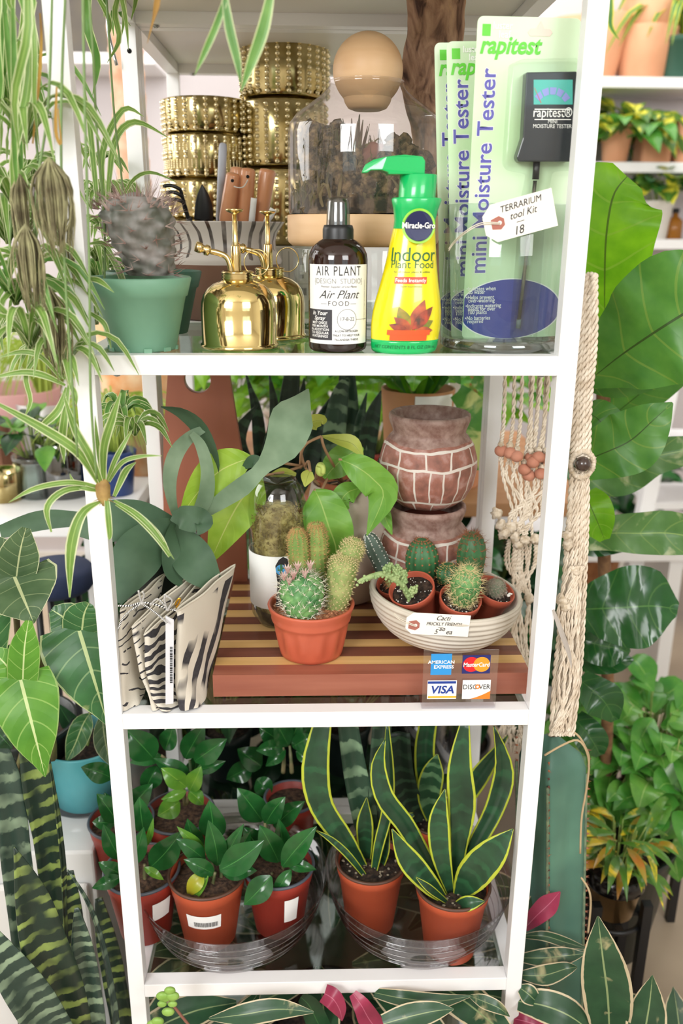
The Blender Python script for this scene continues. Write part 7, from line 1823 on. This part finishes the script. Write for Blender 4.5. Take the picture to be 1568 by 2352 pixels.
for l, w, m, k in (
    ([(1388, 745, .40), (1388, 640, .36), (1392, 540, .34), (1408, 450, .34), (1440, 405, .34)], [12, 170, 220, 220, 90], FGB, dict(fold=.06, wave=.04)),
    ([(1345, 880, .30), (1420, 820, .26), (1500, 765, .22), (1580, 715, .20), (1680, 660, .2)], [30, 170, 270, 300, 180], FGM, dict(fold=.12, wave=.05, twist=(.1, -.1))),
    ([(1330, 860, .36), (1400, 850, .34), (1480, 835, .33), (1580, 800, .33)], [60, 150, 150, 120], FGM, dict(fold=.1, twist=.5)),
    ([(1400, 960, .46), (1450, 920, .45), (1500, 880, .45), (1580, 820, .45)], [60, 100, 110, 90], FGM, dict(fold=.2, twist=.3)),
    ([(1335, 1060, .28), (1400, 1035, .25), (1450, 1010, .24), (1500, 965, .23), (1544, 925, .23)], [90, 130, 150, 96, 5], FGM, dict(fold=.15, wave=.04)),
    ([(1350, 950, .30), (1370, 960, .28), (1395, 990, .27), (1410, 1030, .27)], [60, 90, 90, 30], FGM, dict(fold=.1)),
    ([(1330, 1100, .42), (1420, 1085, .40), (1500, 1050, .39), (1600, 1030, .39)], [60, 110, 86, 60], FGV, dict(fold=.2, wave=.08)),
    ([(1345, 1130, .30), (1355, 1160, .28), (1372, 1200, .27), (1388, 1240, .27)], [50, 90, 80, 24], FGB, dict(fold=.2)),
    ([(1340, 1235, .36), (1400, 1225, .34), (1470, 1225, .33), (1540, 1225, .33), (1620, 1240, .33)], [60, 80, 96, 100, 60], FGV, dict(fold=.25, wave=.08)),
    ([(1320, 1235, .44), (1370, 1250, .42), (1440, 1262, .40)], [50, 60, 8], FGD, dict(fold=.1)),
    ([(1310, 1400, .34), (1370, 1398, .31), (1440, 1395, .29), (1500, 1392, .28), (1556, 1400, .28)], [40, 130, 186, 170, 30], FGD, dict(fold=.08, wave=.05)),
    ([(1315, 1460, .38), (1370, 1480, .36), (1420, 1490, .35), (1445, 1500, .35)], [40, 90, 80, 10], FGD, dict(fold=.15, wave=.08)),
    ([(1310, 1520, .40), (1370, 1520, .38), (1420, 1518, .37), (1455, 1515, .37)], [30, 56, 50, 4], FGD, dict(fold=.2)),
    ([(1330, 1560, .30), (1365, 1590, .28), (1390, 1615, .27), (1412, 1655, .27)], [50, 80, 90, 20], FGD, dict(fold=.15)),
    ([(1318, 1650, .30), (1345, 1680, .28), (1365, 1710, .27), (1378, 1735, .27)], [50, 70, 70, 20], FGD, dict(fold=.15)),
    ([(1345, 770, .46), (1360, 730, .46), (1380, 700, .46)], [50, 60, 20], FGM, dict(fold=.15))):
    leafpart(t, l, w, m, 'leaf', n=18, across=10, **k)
st = MB(); st.tube(smooth([c0+V((0, 0, .24)), P(1395, 1600, .50), P(1385, 1200, .48), P(1385, 900, .46), P(1388, 740, .42)], 24), .011, 10)
for l in ([(1388, 900, .46), (1370, 890, .4), (1345, 880, .31)], [(1385, 1100, .48), (1360, 1080, .4), (1335, 1062, .3)], [(1388, 1130, .48), (1360, 1110, .45), (1332, 1100, .42)], [(1385, 1260, .48), (1360, 1250, .42), (1340, 1236, .36)], [(1387, 1450, .48), (1350, 1420, .4), (1312, 1400, .34)], [(1390, 1520, .48), (1350, 1500, .45), (1318, 1470, .39)], [(1390, 1600, .48), (1360, 1570, .4), (1332, 1560, .31)]): st.tube(smooth(px(l), 8), .003, 7)
st.build('trunk', BARK, t)
MB().lathe(potprof(.11, .14, .25, .03, .004, .006), c0, 48).build('pot', DKP, t); mound(c0+V((0, 0, .236)), .13, .006, .005).build('soil', SOIL, t)

# black metal stand with brass pots
YP = .62
PTH = leafmat('marbled_pothos', '#4f8f3a', '#7ab04c', rib='#9cc06a', rough=.25, tr=.3, blotch='#c9d69a', bl=(.6, 16)); PTG = leafmat('green_pothos', '#3f8a34', '#69a845', rib='#86b85a', rough=.22, tr=.3); PTD = leafmat('deep_pothos', '#1f5a26', '#2f6f30', rough=.25, tr=.15)
def on_stand(name, label, u, v_, Y, r, h, legs, zlow=0):
    c_ = V((P(u, v_, Y).x, Y, 0)); z = P(u, v_, Y-r).z; t = thing(name, label, 'plant stand', c_)
    mb = MB().tube([c_+V((r*math.cos(a), r*math.sin(a), z-.006)) for a in [2*PI*k/40 for k in range(40)]], .005, 6, closed=True); mb.box((c_.x-r, c_.y-.006, z-.012), (c_.x+r, c_.y+.006, z-.001)); mb.box((c_.x-.006, c_.y-r, z-.012), (c_.x+.006, c_.y+r, z-.001)); mb.build('support_ring', BLACK, t)
    for k in range(4):
        a = PI/4+PI/2*k; q = c_+V(((r+.01)*math.cos(a), (r+.01)*math.sin(a), 0)); MB().box((q.x-.008, q.y-.008, 0), (q.x+.008, q.y+.008, z+legs)).build('leg', BLACK, t)
    return c_, z
BRP = mat('brushed_brass_pot', '#b99a6a', .3, 1)
c1, z1_ = on_stand('plant_stand', 'black metal plant stand carrying the pothos in its brass pot at right', 1480, 1875, YP, .07, .1, .08)
bushy('potted_pothos', 'lush pothos with marbled leaves spilling from a brass pot at right', V((c1.x, YP, z1_)), .068, .10, BRP, 250, .19, .17, .078, .055, [PTH, PTG, PTG], seed=8, droop=1.1, curl=.6)
tt = bpy.data.objects['potted_pothos']; mb = MB(); st = MB()
for l in ([(1440, 1780, .50), (1420, 1830, .48), (1445, 1900, .48), (1470, 1960, .48), (1480, 1990, .48)], [(1530, 1760, .50), (1568, 1820, .48), (1560, 1900, .48), (1540, 1960, .48)], [(1500, 1780, .5), (1490, 1830, .48), (1476, 1860, .47)], [(1560, 1700, .5), (1545, 1780, .48), (1560, 1850, .47)]):
    s_ = smooth(px(l), 10); st.tube(s_, .0015, 5)
    for q in s_[1::2]:
        a = rd.uniform(-2.4, -.7); d = V((math.cos(a), -.2, math.sin(a))); mb.leaf([q, q+d*.02, q+d*.045, q+d*.07], [.008, .046, .040, 0], n=8, fold=.15)
mb.build('trailing_foliage', PTH, tt); st.build('trailing_stems', STEMG, tt)
YQ = .36
c2, z2_ = on_stand('plant_stand', 'lower black metal plant stand carrying the gold-speckled croton at right', 1396, 2138, YQ, .052, .1, .05)
CRO = leafmat('croton_leaf', '#3f6a26', '#5a8a2c', rough=.3, tr=.2, blotch='#d8be2a', bl=(.54, 90)); CRO2 = leafmat('croton_orange', '#b9702c', '#8a9a2c', rough=.3, tr=.2)
t = bushy('potted_croton', 'yellow-speckled croton in a glossy black and brass pot at lower right', V((c2.x, YQ, z2_)), .05, .075, BRP, 70, .055, .10, .075, .014, [CRO, CRO, CRO, CRO, CRO, CRO2], seed=12, curl=.5, fold=.2)
MB().lathe([(.0515, .062), (.0545, .095), (.051, .095), (.047, .07)], V((c2.x, YQ, z2_)), 40).build('black_liner', mat('gloss_black', '#120d0d', .12), t)

# stromanthe: cream-striped leaves with magenta undersides, under and beside the unit
SMT = leafmat('cream_striped_leaf', '#24442e', '#33583a', edge='#cdbd9c', ew=.12, rib='#8fa070', rw=.04, rough=.35, tr=.12, under='#6e2b40', blotch='#b9b084', bl=(.62, 13))
MAG = leafmat('magenta_underside', '#8f2c4c', '#b03a5a', rib='#c96a86', rough=.35, tr=.2)
c0 = V((.08, .2, 0)); 
def strom(name, label, c0, r, h, ll, seed, n_, spread, height, zmax=None, vmin=0):
    rd = random.Random(seed); t = thing(name, label, 'potted plant', c0, None)
    MB().lathe(potprof(r*.75, r, h, h*.15, .002, .005), c0, 40).build('pot', DKP, t); mound(c0+V((0, 0, h-.012)), r*.9, .004, .004, seed).build('soil', SOIL, t)
    for l, w, m in ll: leafpart(t, l, w, m, 'leaf', fold=.2, n=14, across=6, wave=.03)
    mb = MB(); m2_ = MB(); st = MB()
    for k in range(n_):
        a = rd.random()*2*PI; q = spread*math.sqrt(rd.random()); b = c0+V((math.cos(a)*r*.3, math.sin(a)*r*.3, h)); e = c0+V((math.cos(a)*q, math.sin(a)*q, h+height*rd.uniform(.3, 1)))
        st.tube(smooth([b, b.lerp(e, .5)+V((0, 0, .03)), e], 5), .0015, 5); L = rd.uniform(.12, .2); a2 = a+rd.uniform(-.6, .6); d = V((math.cos(a2), math.sin(a2), rd.uniform(-.3, .5))).normalized()
        pts = [e, e+d*L*.35+V((0, 0, .01)), e+d*L*.7, e+d*L-V((0, 0, .02))]
        if zmax: 
            if max(q_.z for q_ in pts) > zmax+.01: continue
        (m2_ if k % 16 == 0 and not zmax else mb).leaf(pts, [.008, L*.26, L*.22, 0], nrm=V((0, -.5, 1)), fold=.18, n=10, across=6)
    mb.build('foliage', SMT, t)
    if m2_.v: m2_.build('pink_foliage', MAG, t); st.build('stems', STEMG, t); return t
strom('potted_striped_plant', 'cream-striped magenta-backed leafy plant spreading under the lowest shelf', V((.0, .19, .0605)), .085, .13, [
    ([(480, 2340, -.04), (560, 2330, -.05), (640, 2318, -.05), (720, 2325, -.05)], [6, 46, 44, 4], SMT), ([(880, 2352, -.06), (940, 2335, -.06), (1000, 2322, -.06), (1042, 2318, -.06)], [40, 56, 40, 2], SMT), ([(860, 2280, .0), (920, 2292, -.02), (1000, 2300, -.02), (1080, 2288, -.02)], [20, 34, 34, 4], SMT), ([(1080, 2288, -.01), (1110, 2300, -.02), (1145, 2315, -.03), (1170, 2335, -.03)], [8, 30, 26, 2], SMT),
    ([(745, 2282, -.01), (765, 2295, -.02), (780, 2320, -.02), (785, 2345, -.02)], [40, 44, 30, 2], MAG), ([(810, 2282, -.01), (830, 2310, -.02), (850, 2345, -.02), (880, 2380, -.02)], [20, 40, 50, 30], MAG), ([(690, 2290, .0), (710, 2310, .0), (730, 2350, .0), (750, 2390, 0)], [20, 44, 50, 40], DARKLEAF)], 5, 70, .2, .2, zmax=Z3-.035)
strom('potted_striped_plant', 'cream-striped magenta-backed leafy plant on the floor at lower right', V((.50, -.08, 0)), .085, .15, [
    ([(1400, 2420, -.02), (1396, 2300, -.04), (1384, 2200, -.05), (1373, 2104, -.05)], [50, 108, 96, 4], SMT), ([(1470, 2430, -.04), (1482, 2360, -.05), (1492, 2300, -.05), (1498, 2240, -.05)], [50, 86, 72, 3], SMT), ([(1190, 2300, .0), (1250, 2310, -.02), (1310, 2335, -.03), (1370, 2380, -.03)], [40, 70, 70, 10], SMT),
    ([(1200, 2200, .04), (1250, 2200, .03), (1300, 2195, .02), (1345, 2190, .02)], [20, 40, 36, 3], SMT), ([(1200, 2240, .02), (1250, 2240, .01), (1300, 2225, .0), (1325, 2222, .0)], [20, 44, 30, 3], SMT), ([(1205, 2132, .06), (1230, 2105, .05), (1262, 2075, .05), (1286, 2048, .05)], [16, 38, 44, 3], MAG), ([(1205, 2150, .06), (1250, 2150, .05), (1300, 2165, .05), (1352, 2180, .05)], [10, 22, 22, 2], SMT), ([(1210, 2120, .09), (1225, 2080, .09), (1240, 2050, .09), (1248, 2022, .09)], [10, 30, 26, 2], SMT), ([(1180, 2340, .0), (1220, 2350, -.01), (1270, 2370, -.01)], [30, 50, 20], MAG), ([(1195, 2270, .0), (1215, 2285, -.01), (1240, 2310, -.01)], [20, 44, 4], SMT)], 9, 46, .14, .13)
# succulent sprig under the shelf
t = thing('jade_sprig', 'small sprig with round bright green leaves poking up below the lowest rail', 'sprig', P(440, 2360, -.05))
MB().tube(smooth(px([(384, 2278, -.05), (392, 2300, -.05), (410, 2325, -.05), (440, 2362, -.05)]), 10), .0018, 7).build('stem', mat('red_stem', '#8a5a4a', .6), t)
mb = MB()
for (u, v, s_) in ((374, 2288, .0085), (396, 2288, .0085), (390, 2275, .007), (372, 2306, .006), (396, 2306, .006), (386, 2324, .008), (380, 2292, .007), (362, 2346, .008), (350, 2352, .007)): mb.ball(P(u, v, -.052), s_, 14, 8, (1, .5, .75))
mb.build('leaf_cluster', mat('jade_leaf', '#86b04a', .4, col2='#9cc460', ns=40, trans=.15), t)
# ================================================================ BACKGROUND
# plants on the right wall shelves
PH = leafmat('yellow_splashed_leaf', '#48752a', '#5c8a34', rough=.3, tr=.3, blotch='#e6e04a', bl=(.5, 13))
q = P(1410, 330, 2.38)
bushy('potted_pothos', 'yellow-splashed trailing plant on the middle wall shelf', V((q.x, 2.36, zs2+.0003)), .055, .12, TERRAC, 60, .12, .12, .13, .09, [PH, PH, PTG], seed=41, droop=1.6, curl=.8, group=None)
q = P(1500, 500, 2.4)
bushy('potted_pothos', 'yellow-splashed leafy plant in a white pot on the lowest wall shelf', V((q.x, 2.37, zs3+.0003)), .055, .13, mat('white_glaze', '#e3dfd8', .4), 40, .12, .10, .10, .07, [PH, PH, PTD], seed=42, droop=.4)
q = P(1560, 170, 2.36)
t = thing('potted_spider_plant', 'striped spider plant in a dark green nursery pot at the upper right edge', 'potted plant', V((q.x, 2.38, zs1+.0003)))
MB().lathe(potprof(.055, .072, .13, .02, .003, .003), t.location, 40).build('pot', GREEND, t)
mb = MB(); rosette(mb, t.location+V((0, 0, .14)), 34, .30, .022, 77, .75); mb.build('foliage', leafmat('yellow_striped_blade', '#3f7a2c', '#5c8f3a', edge='#d8dc4a', ew=.35, rough=.4, tr=.3), t)
mb = MB(); pxleaf(mb, [(1400, -40, 1.2), (1402, 20, 1.2), (1402, 60, 1.2), (1422, 92, 1.2)], [10, 14, 12, 1], fold=.3)
tag(mb.build('hanging_leaf', bpy.data.materials['yellow_striped_blade']), 'single yellow-green blade dangling right of the white post near the top', 'leaf')
for k, (u, m_) in enumerate(((1505, '#c98a3c'), (1540, '#b87a2c'))):
    q = P(u, 545, 2.38); t = thing('amber_bottle', ['small amber glass bottle on the lowest wall shelf, left one', 'small amber glass bottle on the lowest wall shelf, right one'][k], 'bottle', V((q.x, 2.36, zs3+.0003)), 'amber bottles on the lowest wall shelf')
    MB().lathe([(0, 0), (.026, 0), (.028, .003), (.028, .06), (.02, .07), (.010, .076), (.010, .09), (0, .09)], t.location, 24).build('bottle_body', mat('amber_liquid', m_, .15, trans=.4), t)
    MB().lathe([(.012, .088), (.012, .104), (0, .104)], t.location, 20).build('cap', BLACK, t)
# white step ladder shelf at right
YL = 1.7
t = thing('ladder_shelf', 'white wooden ladder shelf leaning at the right background', 'ladder shelf', (P(1500, 1200, YL).x, YL, 0))
def lbar(name, pts, w_, m=WHITE):
    a, b = P(*pts[0]), P(*pts[1]); d = b-a; s_ = V((w_/2, 0, 0)); y_ = V((0, .02, 0)); MB().prism([a-s_, a+s_, a+s_+y_*2, a-s_+y_*2], [b-s_, b+s_, b+s_+y_*2, b-s_+y_*2]).build(name, m, t, bevel=.002)
lbar('side_rail', [(1545, 880, YL), (1452, 1345, YL-.2)], .045); lbar('side_rail', [(1700, 880, YL), (1760, 1345, YL-.2)], .045)
for v in (1010, 1140, 1235):
    a, b = P(1480, v, YL-.05), P(1740, v, YL-.05); MB().box((a.x, YL-.12, a.z-.02), (b.x, YL+.1, a.z)).build('step', WHITE, t)
a = P(1380, 1225, YL+.1)
bushy('potted_plant', 'brown potted plant low in the right background behind the fig', V((P(1400, 1240, 1.9).x, 2.1, 0)), .12, .3, mat('brown_basket', '#8a5a3c', .9, col2='#b07a50', ns=30), 50, .2, .3, .16, .08, [DARKLEAF, PTD], seed=51)
t = thing('low_bench', 'low white bench in the right background under the brown basket plant', 'bench', (P(1400, 1300, 1.6).x, 1.6, 0))
zz_ = P(1400, 1222, 1.6).z; zz_ = max(zz_, .2)
MB().box((t.location.x-.3, 1.45, zz_-.04), (t.location.x+.18, 1.75, zz_)).build('seat', WHITE, t, bevel=.003)
for dx in (-.27, .15): MB().box((t.location.x+dx-.02, 1.47, 0), (t.location.x+dx+.02, 1.73, zz_-.04)).build('leg', WHITE, t)

# display table directly behind the unit with blurred plants and pots
zt3 = .78
t = thing('display_table', 'wooden display table behind the unit crowded with bright plants', 'table', (.1, 1.35, 0))
MB().box((-.34, 1.0, zt3-.035), (.62, 1.75, zt3)).build('tabletop', mat('table_wood', '#b98a62', .6, col2='#a87850', ns=6, sc3=(.2, 3, 1)), t, bevel=.003)
for x, y in ((-.30, 1.05), (.57, 1.05), (-.30, 1.7), (.57, 1.7)): MB().box((x-.03, y-.03, 0), (x+.03, y+.03, zt3-.035)).build('leg', WHITE, t)
BRI = leafmat('bright_backdrop_leaf', '#6fae22', '#9cd038', rough=.3, tr=.4, rib='#b4dc60'); MIDG = leafmat('mid_backdrop_leaf', '#3f8a2a', '#66a83c', rough=.3, tr=.3)
bg = [(-.24, 1.15, .06, .12, TERRAC, [MIDG, BRI], 60, .16, .22, 'leafy green plant in clay pot on the rear table, left end'), (-.05, 1.2, .05, .1, TERRAC, [BRI, BRI], 80, .16, .26, 'bright lime bushy plant in clay pot on the rear table, centre left'), (.12, 1.1, .05, .1, TERRAR, [BRI, MIDG], 70, .15, .24, 'bright lime bushy plant in red pot on the rear table, centre'),
      (.34, 1.15, .06, .1, TERRAC, [MIDG, BRI], 80, .17, .24, 'glossy green plant on the rear table, right end'), (-.1, 1.55, .06, .12, WHITE2, [DARKLEAF, MIDG], 60, .17, .26, 'dark leafy plant in white pot at the back of the rear table')]
for k, (x, y, r, h, pm, ms, n_, sp_, ht_, lb) in enumerate(bg): bushy('potted_plant', lb, V((x, y, zt3+.0003)), r, h, pm, n_, sp_, ht_, .09, .042, ms, seed=60+k, group='plants on the rear table')
# square clay planter with white label in rear unit
q0, q1 = P(876, 960, .56), P(1046, 960, .56); zp1 = P(960, 910, .5).z
t = thing('square_planter', 'tan planter with a white barcode label and wavy bright leaves on the rear shelf', 'potted plant', ((q0.x+q1.x)/2, .58, Z2))
cxx = (q0.x+q1.x)/2; hh = zp1-Z2; rr = (q1.x-q0.x)/2
MB().lathe(potprof(rr*.7, rr, hh, 0, 0, .004), (cxx, .58, Z2+.0003), 48, flat=1).build('pot', mat('tan_clay', '#b3794e', .75, col2='#c08a60', ns=9), t)
fn = lambda x, y, d=0: V((cxx+(rr+.0006+d)*math.sin(x/rr), .58-(rr+.0006+d)*math.cos(x/rr), Z2+y))
mb = MB(); grid_fn(mb, -.012, .062, hh-.055, hh-.004, fn, 12, 1); mb.build('price_sticker', LABELW, t, 'white barcode sticker')
mb = MB(); x = .004
while x < .05: grid_fn(mb, x, x+.0015, hh-.05, hh-.028, lambda x, y: fn(x, y, .0004), 1, 1); x += .0026+.0012*math.sin(x*900)
mb.build('barcode', INK, t)
WAV = leafmat('wavy_fern_leaf', '#5fa828', '#8ccc3c', rib='#a8d860', rough=.25, tr=.35); WAV2 = leafmat('variegated_wavy_leaf', '#3f7a34', '#5c9440', rough=.3, tr=.3, blotch='#c6cf84', bl=(.52, 16))
cc = V((cxx, .58, Z2+hh-.01)); rd = random.Random(31)
for k in range(26):
    a = 2*PI*k/26+rd.uniform(-.1, .1); L = rd.uniform(.12, .2); d = V((math.cos(a), math.sin(a)*.6, 0)); up_ = rd.uniform(.3, 1)
    mb = MB(); mb.leaf([cc+d*.02, cc+d*L*.4+V((0, 0, L*.55*up_)), cc+d*L*.8+V((0, 0, L*.7*up_)), cc+d*L*1.15+V((0, 0, L*.4*up_))], [.012, .034, .036, .004], nrm=V((0, -.6, 1)), fold=.1, wave=.14, n=16, across=6, seed=k); mb.build('leaf', (WAV, WAV2)[k % 3 == 0], t)
for l, w in (([(1050, 900, .5), (1078, 930, .48), (1095, 980, .47), (1090, 1080, .47)], [40, 60, 60, 20]), ([(1085, 870, .5), (1100, 880, .5), (1110, 900, .5)], [20, 30, 8])): leafpart(t, l, w, WAV2, 'leaf', fold=.15, wave=.08)
# red and dark books/boxes far behind
for k, (u0, u1, m_, lb) in enumerate(((1070, 1092, '#c23a3a', 'upright red box on the rear table behind the right back post'), (1094, 1116, '#4a3b36', 'upright dark brown box on the rear table beside the red one'), (1030, 1066, '#8a4a5a', 'upright mauve box on the rear table left of the red one'))):
    a, b = P(u0, 900, 1.5).x, P(u1, 900, 1.5).x; o = tag(MB().box((a, 1.48, zt3+.0003), (b, 1.6, zt3+.33)).build('storage_box', mat('box_paint_%s' % m_[1:], m_, .6), bevel=.002), lb, 'box')
# dense dark plants added on the floor to darken the view behind the unit
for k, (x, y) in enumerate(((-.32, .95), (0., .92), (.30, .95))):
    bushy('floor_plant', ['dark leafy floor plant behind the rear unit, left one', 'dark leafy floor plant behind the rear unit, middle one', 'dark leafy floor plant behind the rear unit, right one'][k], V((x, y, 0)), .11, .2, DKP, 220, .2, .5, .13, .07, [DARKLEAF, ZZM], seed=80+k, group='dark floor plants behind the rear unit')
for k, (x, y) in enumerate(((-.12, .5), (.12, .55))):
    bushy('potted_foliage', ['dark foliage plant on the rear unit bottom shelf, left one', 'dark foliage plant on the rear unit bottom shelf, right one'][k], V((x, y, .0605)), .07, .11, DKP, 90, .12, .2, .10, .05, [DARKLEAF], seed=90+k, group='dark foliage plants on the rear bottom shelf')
# ================================================================ finer pieces hang from the part they belong to
HOST = {'lettering': ('label', 'label_sleeve', 'backing_card', 'acrylic_stand'), 'ring_line': ('label',), 'black_panel': ('label',), 'handwriting': ('card',), 'reinforcement': ('card',), 'tag_hole': ('card',),
        'hobnails': ('pot_body',), 'barcode': ('price_sticker', 'card'), 'pot_rim': ('pot',), 'emblem': ('label_sleeve',), 'emblem_glow': ('label_sleeve',), 'leaf_picture': ('label_sleeve',), 'pot_picture': ('label_sleeve',), 'red_banner': ('label_sleeve',),
        'hanging_hole': ('handle',), 'perlite': ('soil',), 'blue_oval': ('backing_card',), 'oval_outline': ('backing_card',), 'leaf_emblem': ('backing_card',), 'hang_hole': ('backing_card',), 'dial_window': ('meter_body',), 'dial_scale': ('meter_body',), 'needle': ('meter_body',),
        'print_lines': ('meter_body',), 'label_disc': ('plant_label',), 'label_cactus_picture': ('plant_label',), 'line_drawing': ('box_body',), 'card_badge': ('acrylic_stand',), 'red_disc': ('acrylic_stand',), 'orange_disc': ('acrylic_stand',), 'blue_bar': ('acrylic_stand',), 'gold_bar': ('acrylic_stand',), 'orange_corner': ('acrylic_stand',), 'orange_ring': ('acrylic_stand',), 'screw': ('post',), 'screw_hole': ('post',), 'ridges': ('saucer_body',), 'hem': ('cloth_sheet',)}
for root in [o for o in sc.objects if o.parent is None and o.type == 'EMPTY']:
    kids = list(root.children); by = {}
    for k in kids: by.setdefault(k.name.split('.')[0], k)
    stem = None
    for k in sorted(kids, key=lambda o: (o.name.split('.')[0] != 'cactus_stem')):
        for h in HOST.get(k.name.split('.')[0], ()):
            if h in by and by[h] is not k and by[h].parent is root: k.parent = by[h]; break
    st_ = sorted([k for k in kids if k.name.startswith('cactus_stem')], key=lambda o: o.name); sp_ = sorted([k for k in kids if k.name.startswith('spines')], key=lambda o: o.name)
    if len(st_) == len(sp_):
        for a, b in zip(st_, sp_): b.parent = a
